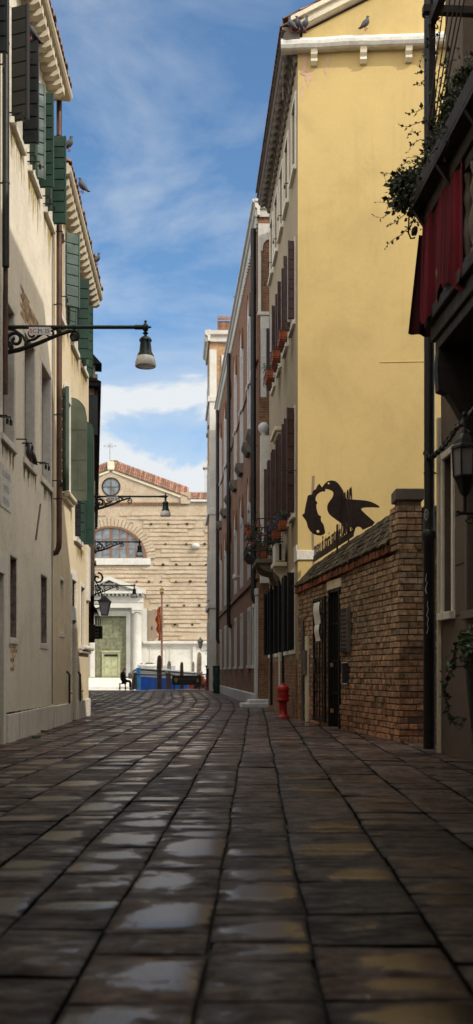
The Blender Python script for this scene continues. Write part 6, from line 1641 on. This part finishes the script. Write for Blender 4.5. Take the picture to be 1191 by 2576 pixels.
mooring('mooring pole with a black painted tip behind the ferry banner', 458, 1666, 60, .11, 'pole_wood', 0, False)
mooring('thin pale mooring pole next to the tall leaning one', 486, 1664, 64, .10, 'pale_wood')
mooring('tall leaning grey mooring pole, highest of the pale ones', 501, 1640, 63, .15, 'pale_wood', .05)

def hull(label, name, stem, heading, L, B, cols, zs):
    """open work boat; stem = point of the bow at the sheer, heading = direction towards the stern"""
    o = thing(name, label, 'boat', (stem.x, stem.y, -1.15)); hd = Vector(heading).normalized(); sd = Vector((hd.y, -hd.x, 0))
    zk, zw, zb, zt = zs
    def sect(f):
        w = B/2*min(1, (1-(1-min(f, .5)/.5)**1.9))*(1-.22*max(0, f-.6)/.4); sh = .35*(1-f)**2.2+.05*f; return w, sh
    n = 18
    def strake(za, zb_, ka, kb, nm, mat, ex=0):
        mb = MB(); rows = []
        for i in range(n+1):
            f = i/n; w, sh = sect(f); row = []
            for sg in (-1, 1):
                for z, k in ((za, ka), (zb_, kb)):
                    row.append(stem+hd*(L*f-(.12 if i == 0 else 0)*(k-.9))+sd*(sg*(w*k+ex))+Vector((0, 0, z+sh*(.5+k*.5)-stem.z)))
            rows.append(row)
        for i in range(n):
            a, b = rows[i], rows[i+1]
            mb.quad(a[0], b[0], b[1], a[1]); mb.quad(a[2], b[2], b[3], a[3])
        a = rows[-1]; mb.quad(a[0], a[2], a[3], a[1]); return mb.build(nm, M[mat], o, fix=False)
    strake(zk, zw, .72, .93, 'hull', cols[0]); strake(zw, zb, .93, .985, 'white_strake', cols[1]); strake(zb, zt, .985, 1.0, 'rail_strake', cols[2], .012)
    # deck and gunwale
    dk = MB(); 
    for i in range(n):
        w0, s0 = sect(i/n); w1, s1 = sect((i+1)/n); z = zt-.06
        dk.quad(*[stem+hd*(L*f)+sd*(sg*w)+Vector((0, 0, z+s-stem.z)) for f, sg, w, s in ((i/n, -1, w0, s0), (i/n, 1, w0, s0), ((i+1)/n, 1, w1, s1), ((i+1)/n, -1, w1, s1))])
    dk.build('deck', M['white_paint'], o, fix=False)
    for sg in (-1, 1):
        g = MB(); g.tube([stem+hd*(L*i/n)+sd*(sg*sect(i/n)[0])+Vector((0, 0, zt+sect(i/n)[1]-stem.z+.02)) for i in range(n+1)], .05, 8); g.build('gunwale', M[cols[3]], o)
    sm = MB(); sm.bbox(-.10, .10, -.14, .10, zk, zt+.42, .03, lambda a, b, c: stem+sd*a+hd*b+Vector((0, 0, c-stem.z))); sm.build('stem_post', M[cols[4]], o)
    return o, hd, sd
s_ = at(349.5, 1690, 59.0)
bt, hd, sd = hull('blue and white wooden work boat moored bow-on at the quay', 'work_boat', s_, (.30, .95, 0), 8.5, 3.6, ('blue_hull', 'white_paint', 'iron', 'white_paint', 'light_blue'), (-1.1, .42, .78, .86))
mb = MB(); c = s_+hd*3.6; fr_ = lambda a, b, z: c+sd*a+hd*b+Vector((0, 0, z-s_.z))
mb.bbox(-.75, .85, -.6, 1.4, .8, 1.15, .05, fr_); mb.bbox(-.5, .5, .1, 1.2, 1.15, 1.42, .04, fr_); mb.build('wheelhouse', M['white_paint'], bt)
mb = MB(); mb.bbox(.55, 1.15, -2.0, -1.2, .84, 1.2, .12, fr_); mb.build('covered_bundle', M['foam'], bt); mb = MB(); mb.bbox(-1.05, -.7, -1.5, -1.1, .84, 1.12, .08, fr_); mb.build('covered_bundle', M['foam'], bt)
s2 = at(482, 1722, 60.5)
ob, hd2, sd2 = hull('small orange boat hull showing under the black ferry banner', 'orange_boat', s2, (.92, .38, 0), 4.2, 1.5, ('orange_hull', 'orange_hull', 'white_paint', 'white_paint', 'orange_hull'), (-1.1, .0, .22, .30))
mb = MB(); mb.bbox(-.3, .3, 1.6, 2.3, .2, .95, .1, lambda a, b, z: s2+sd2*a+hd2*b+Vector((0, 0, z-s2.z))); mb.build('seat_box', M['orange_hull'], ob)

def banner():
    Y = 56.6; a, b = at(433.5, 1723, Y), at(507.5, 1699, Y); o = thing('ferry_banner', 'black banner with gold lettering traghetto and round emblems on the quay rail', 'banner', (a.x, Y, 0))
    mb = MB(); mb.bbox(a.x, b.x, Y-.03, Y+.03, a.z, b.z, .012); mb.build('panel', M['banner_black'], o)
    mb = MB()
    for x in (a.x+.12, b.x-.12): mb.tube([(x, Y+.06, .0), (x, Y+.06, b.z+.05)], .03, 8)
    mb.build('post', M['iron'], o)
    t = MB(); mx = (a.x+b.x)/2
    for tx, sz, zc in (('TRAGHETTO', .19, a.z+.27), ('SAN MARCUOLA', .085, a.z+.11)):
        vs, fs = textmesh(tx, sz); t.add([Vector((mx+v.x, Y-.034, zc+v.y)) for v in vs], fs)
    t.build('lettering', M['banner_text'], o)
    e = MB()
    x = a.x+.23; z = (a.z+b.z)/2; e.add([(x+.11*math.cos(t*math.pi/8), Y-.034, z+.03+.11*math.sin(t*math.pi/8)) for t in range(16)], [tuple(range(16))]); e.add([(x-.09, Y-.036, z-.03), (x+.09, Y-.036, z-.03), (x, Y-.036, z-.17)], [(0, 1, 2)])
    x = b.x-.22; e.add([(x-.09, Y-.034, z-.1), (x+.09, Y-.034, z-.1), (x, Y-.034, z+.12)], [(0, 1, 2)]); e.build('emblem', M['gold'], o)
banner()

def flagpole():
    Y = 62; p = at(407.5, 1733, Y); zt = at(0, 1495, Y).z
    o = thing('flagpole', 'tall pinkish flagpole with gold finial and a furled red and gold flag', 'flagpole', (p.x, Y, -1.2)); mb = MB(); mb.tube([(p.x, Y, -1.5), (p.x, Y, zt)], [.085, .05], 12); mb.build('pole', M['pole_pink'], o)
    f = MB(); f.lathe([(.05, 0), (.12, .06), (.13, .14), (.05, .22), (.03, .30)], (p.x, Y, zt), 10); f.bbox(p.x-.14, p.x+.14, Y-.02, Y+.02, zt+.28, zt+.36, .01); f.tube([(p.x, Y, zt+.2), (p.x, Y, zt+.5)], .025, 6); f.build('finial', M['gold'], o)
    fl = MB(); nu, nv = 10, 26; vs = []; rnd = random.Random(4)
    for j in range(nv+1):
        v = j/nv; z = at(0, 1527+85*v, Y).z; w = (.10+.20*math.sin(math.pi*min(1, v*1.15))**.8+.05*math.sin(v*21))
        for i in range(nu+1):
            u = i/nu; vs.append((p.x-.06-w*u*1.0-.02*math.sin(v*9), Y-.05+.09*math.sin(u*9+v*3), z+.03*math.sin(u*6)))
    fl.add(vs, [(j*(nu+1)+i, j*(nu+1)+i+1, (j+1)*(nu+1)+i+1, (j+1)*(nu+1)+i) for j in range(nv) for i in range(nu)]); fl.build('flag', M['flag_red'], o, smooth=True, fix=False)
    for k in range(5):
        g = MB(); q = at(402-k*.6, 1545+k*12, Y-.25); g.lathe([(0, -.06), (.06, 0), (0, .06)], q, 6); g.build('flag_emblem', M['gold'], o)
flagpole()

def lamp_post():
    Y = 56.0; p = at(527.5, 1733, Y); o = thing('lamp_post', 'green iron quay lamp post with two pink glass lanterns', 'lamp post', (p.x, Y, 0)); mb = MB(); z2, z1 = at(0, 1590, Y).z, at(0, 1620, Y).z
    mb.tube([(p.x, Y, 0), (p.x, Y, .9), (p.x, Y, z2-.1)], [.10, .06, .045], 12); mb.tube([(p.x, Y, z1-.5), (p.x-.2, Y, z1-.35), (p.x-.42, Y, z1-.42), (p.x-.52, Y, z1-.30), (p.x-.52, Y, z1-.2)], .022, 6); mb.tube([(p.x-.1, Y+.02*math.sin(t), z1-.42+.08*math.sin(t*.6)) if 0 else (p.x-.15+.09*math.cos(t*.6), Y, z1-.48+.09*math.sin(t*.6)) for t in range(11)], .014, 5); smoothshade(mb.build('post', M['patina_green'], o))
    for x, z in ((p.x, z2), (p.x-.52, z1)):
        g = MB(); g.lathe([(.09, -.2), (.15, .12)], (x, Y, z), 6); l = g.build('lantern', M['pink_glass'], o)
        t = MB(); t.lathe([(.19, .12), (.17, .17), (.08, .29), (.03, .32), (.03, .38), (0, .40)], (x, Y, z), 6); t.lathe([(.0, -.26), (.05, -.24), (.10, -.2)], (x, Y, z), 6); t.build('lantern_cap', M['patina_green'], l)
lamp_post()

def iron_post():
    Y = 55.0; p = at(524, 1733, Y); o = thing('cast_iron_post', 'dark red cast iron pillar with black top on the quay', 'post', (p.x, Y, 0)); mb = MB()
    mb.lathe([(.17, 0), (.17, .08), (.13, .12), (.125, .7), (.16, .74), (.15, .80)], (p.x, Y, .02), 8); mb.build('shaft', M['deep_red'], o)
    t = MB(); t.lathe([(.11, .80), (.11, 1.22), (.15, 1.27), (.15, 1.34), (.05, 1.36)], (p.x, Y, .02), 8); t.build('top', M['iron'], o)
    w = thing('wrapped_post', 'post wrapped in dark green tarpaulin beside the red palace corner', 'post', (at(545, 1743, 47.8).x, 47.8, 0)); c = Vector((at(545, 1743, 47.8).x, 47.8, .0)); mb = MB(); rnd = random.Random(8); rings = []
    for k in range(9):
        f = k/8; r = (.175 if k not in (1, 5) else .15)*(1-.05*f); rings.append([c+Vector((r*math.cos(t*math.pi/8)*rnd.uniform(.92, 1.08), r*math.sin(t*math.pi/8)*rnd.uniform(.92, 1.08), -.05+1.30*f)) for t in range(16)])
    mb.loft(rings); mb.build('tarpaulin', M['tarp_green'], w, smooth=True); q = MB()
    for f in (.16, .62): q.tube([c+Vector((.165*math.cos(t*math.pi/8), .165*math.sin(t*math.pi/8), 1.3*f)) for t in range(16)], .012, 5, closed=True)
    q.lathe([(.19, 0), (.185, .05), (.1, .07)], c+Vector((0, 0, 1.25)), 16); q.build('rope', M['iron'], w)
iron_post()

def wellhead():
    Y = 98.5; p = at(370, 1700, Y); o = thing('stone_wellhead', 'white stone basin with a moulded rim and green plants on the far bank', 'basin', (p.x, Y, -.7)); mb = MB(); z = at(0, 1671, Y).z
    mb.lathe([(.55, -.7), (.6, -.5), (.45, -.2), (.52, z-.75), (.70, z-.45), (.88, z-.22), (.95, z-.2), (.95, z-.05), (.85, z), (.7, z-.05)], (p.x, Y, 0), 8); mb.build('basin', M['white_stone'], o); l = MB(); rnd = random.Random(2)
    for k in range(14): leaf_cluster(l, (p.x+rnd.uniform(-.7, .7), Y+rnd.uniform(-.4, .4), z+rnd.uniform(0, .16)), .12, 8, .16, rnd)
    l.build('foliage', M['leaf'], o, fix=False)
wellhead()

# ================================================================ hanging things on the far left house
def hanging_signs():
    Y = 31.0
    a, b = at(232, 1575, Y), at(257.5, 1607, Y); o = thing('hanging_board', 'dark brown wooden box sign hanging under wrought iron over a shop', 'sign', (a.x, Y, b.z)); mb = MB(); mb.bbox(a.x, b.x, Y-.12, Y+.12, b.z, a.z, .02); mb.build('board', M['dark_wood'], o)
    t = MB(); rnd = random.Random(4)
    for z in (.70, .42, .2):
        x = a.x+.08
        while x < b.x-.1:
            l = rnd.uniform(.02, .05); t.box(x, x+l, Y-.124, Y-.121, b.z+(a.z-b.z)*z-.015, b.z+(a.z-b.z)*z+.02); x += l+.015
    t.build('worn_lettering', M['bay_plaster'], o)
    h = MB()
    for k in range(5):
        q = [at(236+k*4, 1577, Y), at(235+k*4.5, 1560, Y), at(238+k*1.5, 1535, Y), at(233, 1520, Y)]; h.tube(q, .014, 5)
    h.build('iron_hanger', M['iron'], o)
    Y2 = 34.0; c = at(264, 1536, Y2); l = thing('hanging_lantern', 'small four sided shop lantern with pale glass hanging from a curled iron arm', 'lantern', c); g = MB(); r = lambda w, z: [c+Vector((sx*w, sy*w, z)) for sx, sy in ((-1, -1), (1, -1), (1, 1), (-1, 1))]
    g.loft([r(.10, -.14), r(.185, .30)]); g.build('glass', M['lantern_glass'], l)
    k = MB(); k.loft([r(.22, .30), r(.20, .33), r(.07, .46), r(.03, .50)]); k.loft([r(.115, -.17), r(.115, -.14)])
    for i in range(4): k.tube([r(.10, -.14)[i], r(.185, .30)[i]], .012, 5)
    k.tube([c+Vector((0, 0, .48)), c+Vector((0, 0, .72))], .012, 5); k.build('frame', M['iron'], l)
    br = MB(); T = lambda x, y: at(x, y, Y2); br.tube([T(264, 1513), T(262, 1510), T(236, 1511)], .022, 6); br.tube([T(238, 1460), T(246, 1470), T(256, 1495), T(258, 1515), T(252, 1528), T(238, 1532)], .024, 6); br.tube([T(238, 1520), T(256, 1520)], .02, 6); br.tube([T(238, 1465), T(252, 1500)], .014, 5)
    br.tube(scroll((0, 0), .20, 1.2, 1.5, -1, lambda x, z: T(246, 1455)+Vector((x, 0, z))), .035, 6); br.build('iron_arm', M['iron'], l)
hanging_signs()

# ================================================================ people on the quay
def skin_figure(name, verts, edges, mat, parent, sub=2, root=0):
    me = bpy.data.meshes.new(name); me.from_pydata([Vector(v[:3]) for v in verts], edges, []); o = bpy.data.objects.new(name, me); COL.objects.link(o)
    m = o.modifiers.new('skin', 'SKIN'); 
    for i, v in enumerate(verts):
        r = v[3] if isinstance(v[3], tuple) else (v[3], v[3]); me.skin_vertices[0].data[i].radius = r; me.skin_vertices[0].data[i].use_root = (i == root)
    o.modifiers.new('sub', 'SUBSURF').levels = sub; bpy.context.view_layer.update()
    dg = bpy.context.evaluated_depsgraph_get(); nm = bpy.data.meshes.new_from_object(o.evaluated_get(dg)); bpy.data.objects.remove(o)
    r = bpy.data.objects.new(name, nm); COL.objects.link(r); nm.materials.clear(); nm.materials.append(mat); nm.polygons.foreach_set('use_smooth', [True]*len(nm.polygons)); r.parent = parent; return r
def person(label, loc, rotz, hair='skin', top='navy_cloth', holding=True):
    """seated reader; local +y is forward, seat at z=.45"""
    o = thing('person', label, 'person', loc, None, rotz)
    V = [(0, 0, .50, .12), (0, .01, .68, .13), (0, .02, .88, .145), (0, .04, 1.00, .10), (0, .06, 1.06, .055), (0, .09, 1.16, .085), (0, .10, 1.23, .085), (0, .09, 1.28, .055)]
    E = [(i, i+1) for i in range(7)]
    for sg in (-1, 1):
        n = len(V); V += [(sg*.19, .02, .96, .055), (sg*.235, .08, .70, .045), (sg*.14, .30, .72, .036), (sg*.11, .36, .74, .03)]; E += [(3, n), (n, n+1), (n+1, n+2), (n+2, n+3)]
        n = len(V); V += [(sg*.10, .05, .50, .09), (sg*.13, .42, .50, .07), (sg*.13, .44, .10, .045), (sg*.13, .56, .05, .04)]; E += [(0, n), (n, n+1), (n+1, n+2), (n+2, n+3)]
        for k in range(4):
            n = len(V); a = .02*(k-1.5); V += [(sg*(.10)+a*.5, .385, .755+a*.6, .009), (sg*.085+a*.4, .415, .77+a, .008)]; E += [(n-0, n+1)]; E += [(11 if sg < 0 else 11+8*1+8+4*0, n)] if 0 else []
    # fingers rooted at the hands
    V2, E2 = [], []
    keep = [i for i in range(len(V))]
    body_n = 8
    VV, EE = V[:8], [(i, i+1) for i in range(7)]
    for sg in (-1, 1):
        n = len(VV); VV += [(sg*.19, .02, .96, .055), (sg*.235, .08, .70, .045), (sg*.14, .30, .72, .034), (sg*.11, .36, .74, .030)]; EE += [(3, n), (n, n+1), (n+1, n+2), (n+2, n+3)]; hnd = n+3
        for k in range(5):
            a = (k-2)*.014; m = len(VV); VV += [(sg*.10+a*.3, .395-.012*abs(k-2), .752+a, .009), (sg*.075+a*.2, .42-.012*abs(k-2), .765+a*1.2, .008)]; EE += [(hnd, m), (m, m+1)]
        n = len(VV); VV += [(sg*.10, .05, .50, .09), (sg*.13, .42, .50, .07), (sg*.13, .44, .10, .045), (sg*.13, .56, .05, .04)]; EE += [(0, n), (n, n+1), (n+1, n+2), (n+2, n+3)]
    skin_figure('body', VV, EE, M['skin'], o)
    JV = [(0, 0, .48, .15), (0, .01, .68, .155), (0, .02, .88, .165), (0, .04, 1.005, .10)]; JE = [(0, 1), (1, 2), (2, 3)]
    for sg in (-1, 1):
        n = len(JV); JV += [(sg*.195, .02, .965, .072), (sg*.24, .08, .70, .06), (sg*.155, .27, .72, .047)]; JE += [(3, n), (n, n+1), (n+1, n+2)]
    skin_figure('jacket', JV, JE, M[top], o)
    TV = [(0, 0, .50, .15)]; TE = []
    for sg in (-1, 1):
        n = len(TV); TV += [(sg*.10, .06, .50, .105), (sg*.13, .42, .50, .085), (sg*.13, .44, .12, .06)]; TE += [(0, n), (n, n+1), (n+1, n+2)]
    skin_figure('trousers', TV, TE, M['grey_cloth' if top != 'navy_cloth' else 'navy_cloth'], o)
    for sg in (-1, 1):
        sh = MB(); sh.bbox(sg*.13-.045, sg*.13+.045, .38, .64, 0, .09, .03); sh.build('shoe', M['iron'], o, local=True)
    f = MB(); f.lathe([(.0, -.012), (.012, -.006), (.010, .012), (0, .03)], (0, .185, 1.165), 8)
    for sg in (-1, 1): f.lathe([(0, -.025), (.014, 0), (0, .025)], (sg*.088, .09, 1.18), 8)
    f.build('nose_and_ears', M['skin'], o, local=True)
    e = MB()
    for sg in (-1, 1): e.lathe([(0, -.008), (.009, 0), (0, .008)], (sg*.032, .178, 1.20), 8)
    e.box(-.025, .025, .170, .178, 1.118, 1.124); e.build('eyes_and_mouth', M['ink'], o, local=True)
    if hair != 'skin':
        hh = MB(); hh.lathe([(.094, 0), (.098, .05), (.085, .10), (.05, .13), (0, .14)], (0, .075, 1.175), 14); hh.build('hair', M[hair], o, local=True, smooth=True)
    else:
        hh = MB(); hh.lathe([(.060, -.045), (.078, -.01), (.070, .03), (.045, .04)], (0, .045, 1.17), 14); hh.build('hair', M['white_hair'], o, local=True, smooth=True)
    return o
pl_ = at(309, 1733, 55.9)
person('bald person in a dark jacket sitting on the quay reading a newspaper', (pl_.x, 55.9, 0), R(-80))
nw = thing('newspaper', 'open newspaper held by the seated reader on the quay', 'newspaper', (pl_.x+.42, 55.9, .7)); mb = MB()
for sg in (-1, 1):
    fr_ = lambda a, b, c: Vector((pl_.x+.40+.10*c+.06*a, 55.9+sg*a*.9-.06, .62+b*.5+.05*c))
    mb.add([fr_(0, 0, 0), fr_(.26, 0, .35), fr_(.26, .72, .55), fr_(0, .72, .2)], [(0, 1, 2, 3)])
mb.add([(pl_.x+.30, 55.62, .66), (pl_.x+.58, 55.60, .60), (pl_.x+.66, 55.62, .92), (pl_.x+.38, 55.64, .98)], [(0, 1, 2, 3)])
mb.build('sheets', M['paper'], nw, fix=False)
tx = MB()
for k in range(7):
    for q in range(2): tx.add([(pl_.x+.33+q*.13+k*.011, 55.612, .90-k*.035-q*.02), (pl_.x+.43+q*.13+k*.011, 55.612, .885-k*.035-q*.02), (pl_.x+.43+q*.13+k*.011, 55.612, .90-k*.035-q*.02), (pl_.x+.33+q*.13+k*.011, 55.612, .915-k*.035-q*.02)], [(0, 1, 2, 3)])
tx.build('print', M['faded_ink'], nw, fix=False)
st = thing('quay_bench', 'low dark stool under the newspaper reader', 'stool', (pl_.x, 55.9, 0)); mb = MB(); mb.bbox(-.2, .2, -.2, .2, .33, .38, .01)
for sx in (-1, 1):
    for sy in (-1, 1): mb.tube([(sx*.16, sy*.16, 0), (sx*.15, sy*.15, .34)], .022, 6)
mb.build('stool', M['dark_wood'], st, local=True)
p2 = at(356, 1700, 60.6); person('white haired person in dark clothes sitting in the blue boat behind its bow', (p2.x, 60.6, at(0, 1678, 60.6).z-1.28), R(-60), 'white_hair')
p3 = at(513, 1733, 57.9); person('person in an orange jacket half hidden behind the ferry banner', (p3.x-.12, 58.9, -.25), R(60), 'white_hair', 'orange_hull')

# ================================================================ sky, sun, camera
AZ, EL = 53.0, 40.0
def setup():
    w = bpy.data.worlds.new('World'); scene.world = w; w.use_nodes = True; nt = w.node_tree; L = nt.links
    bg = nt.nodes['Background']; sky = N(nt, 'ShaderNodeTexSky'); sky.sky_type = 'NISHITA'; sky.sun_disc = False
    sky.sun_elevation = R(EL); sky.sun_rotation = R(180-AZ); sky.air_density = 1.0; sky.dust_density = .6; sky.ozone_density = 2.0
    tc = N(nt, 'ShaderNodeTexCoord'); sp = N(nt, 'ShaderNodeSeparateXYZ'); L.new(tc.outputs['Generated'], sp.inputs[0])
    # thin cloud: noise on the sky directions, stretched sideways, denser towards the horizon
    mp = N(nt, 'ShaderNodeMapping'); mp.inputs['Scale'].default_value = SKY['scale']; mp.inputs['Location'].default_value = SKY['loc']; mp.inputs['Rotation'].default_value = (0, SKY['rot'], 0); L.new(tc.outputs['Generated'], mp.inputs[0])
    n1 = N(nt, 'ShaderNodeTexNoise', Scale=1.0, Detail=9, Roughness=.58, Distortion=.5); L.new(mp.outputs[0], n1.inputs['Vector'])
    bias = ramp(nt, sp.outputs[2], SKY['bias'])                       # how much cloud at each height above the horizon
    ad = N(nt, 'ShaderNodeMath', operation='ADD'); L.new(n1.outputs['Fac'], ad.inputs[0]); L.new(bias, ad.inputs[1])
    cl = ramp(nt, ad.outputs[0], [(.82, 0.0), (.97, .42), (1.16, 1.0)])
    # broken cloud overhead and behind the camera, out of view, added to brighten shade
    ys = N(nt, 'ShaderNodeMapRange'); ys.inputs[1].default_value = .25; ys.inputs[2].default_value = -.25; L.new(sp.outputs[1], ys.inputs[0])
    zs = N(nt, 'ShaderNodeMapRange'); zs.inputs[1].default_value = .60; zs.inputs[2].default_value = .80; L.new(sp.outputs[2], zs.inputs[0])
    mx = N(nt, 'ShaderNodeMath', operation='MAXIMUM'); L.new(ys.outputs[0], mx.inputs[0]); L.new(zs.outputs[0], mx.inputs[1])
    n2 = N(nt, 'ShaderNodeTexNoise', Scale=3.2, Detail=6, Roughness=.6); L.new(tc.outputs['Generated'], n2.inputs['Vector'])
    over = mix(nt, 'MULTIPLY', 1, mx.outputs[0], ramp(nt, n2.outputs['Fac'], [(.30, .25), (.52, 1.0)]))
    tint = mix(nt, 'MULTIPLY', 1, sky.outputs[0], SKY['tint'])
    c = mix(nt, 'MIX', cl, tint, SKY['cloud'])
    c = mix(nt, 'MIX', over, c, SKY['over'])
    L.new(c, bg.inputs['Color']); bg.inputs['Strength'].default_value = SKY['strength']
    s = bpy.data.lights.new('sun', 'SUN'); s.energy = 3.4; s.angle = R(.53); s.color = (1, .93, .82); so = bpy.data.objects.new('sun', s); COL.objects.link(so)
    d = Vector((-math.sin(R(AZ))*math.cos(R(EL)), math.cos(R(AZ))*math.cos(R(EL)), -math.sin(R(EL)))); so.rotation_euler = d.to_track_quat('-Z', 'Y').to_euler(); so.location = (20, -15, 30)
    cam = bpy.data.cameras.new('camera'); co = bpy.data.objects.new('camera', cam); COL.objects.link(co); scene.camera = co
    co.location = (0, 0, CAMH); co.rotation_euler = (R(90), 0, 0); cam.sensor_fit = 'VERTICAL'; cam.sensor_height = 36; cam.lens = 36*FPX/2576; cam.shift_y = (HY-1288)/2576; cam.clip_end = 6000; cam.clip_start = .05
    cam.dof.use_dof = True; cam.dof.focus_distance = 17; cam.dof.aperture_fstop = 1.9
    scene.view_settings.view_transform = 'Standard'; scene.view_settings.look = 'None'; scene.view_settings.exposure = 0; scene.view_settings.gamma = 1
    scene.cycles.max_bounces = 8; scene.cycles.use_denoising = True
SKY = dict(scale=(2.6, 1.0, 6.5), loc=(3.1, 0, 1.4), rot=-.2, tint=(.80, 1.02, 1.12), cloud=(5.4, 5.7, 5.9), over=(14.5, 14.0, 13.0), strength=.15,
           bias=[(.0, .62), (.17, .64), (.205, .54), (.235, .40), (.265, .50), (.29, .40), (.315, .37), (.345, .37), (.41, .47), (.46, .40), (.50, .38), (.56, .43), (.7, .2)])
setup()
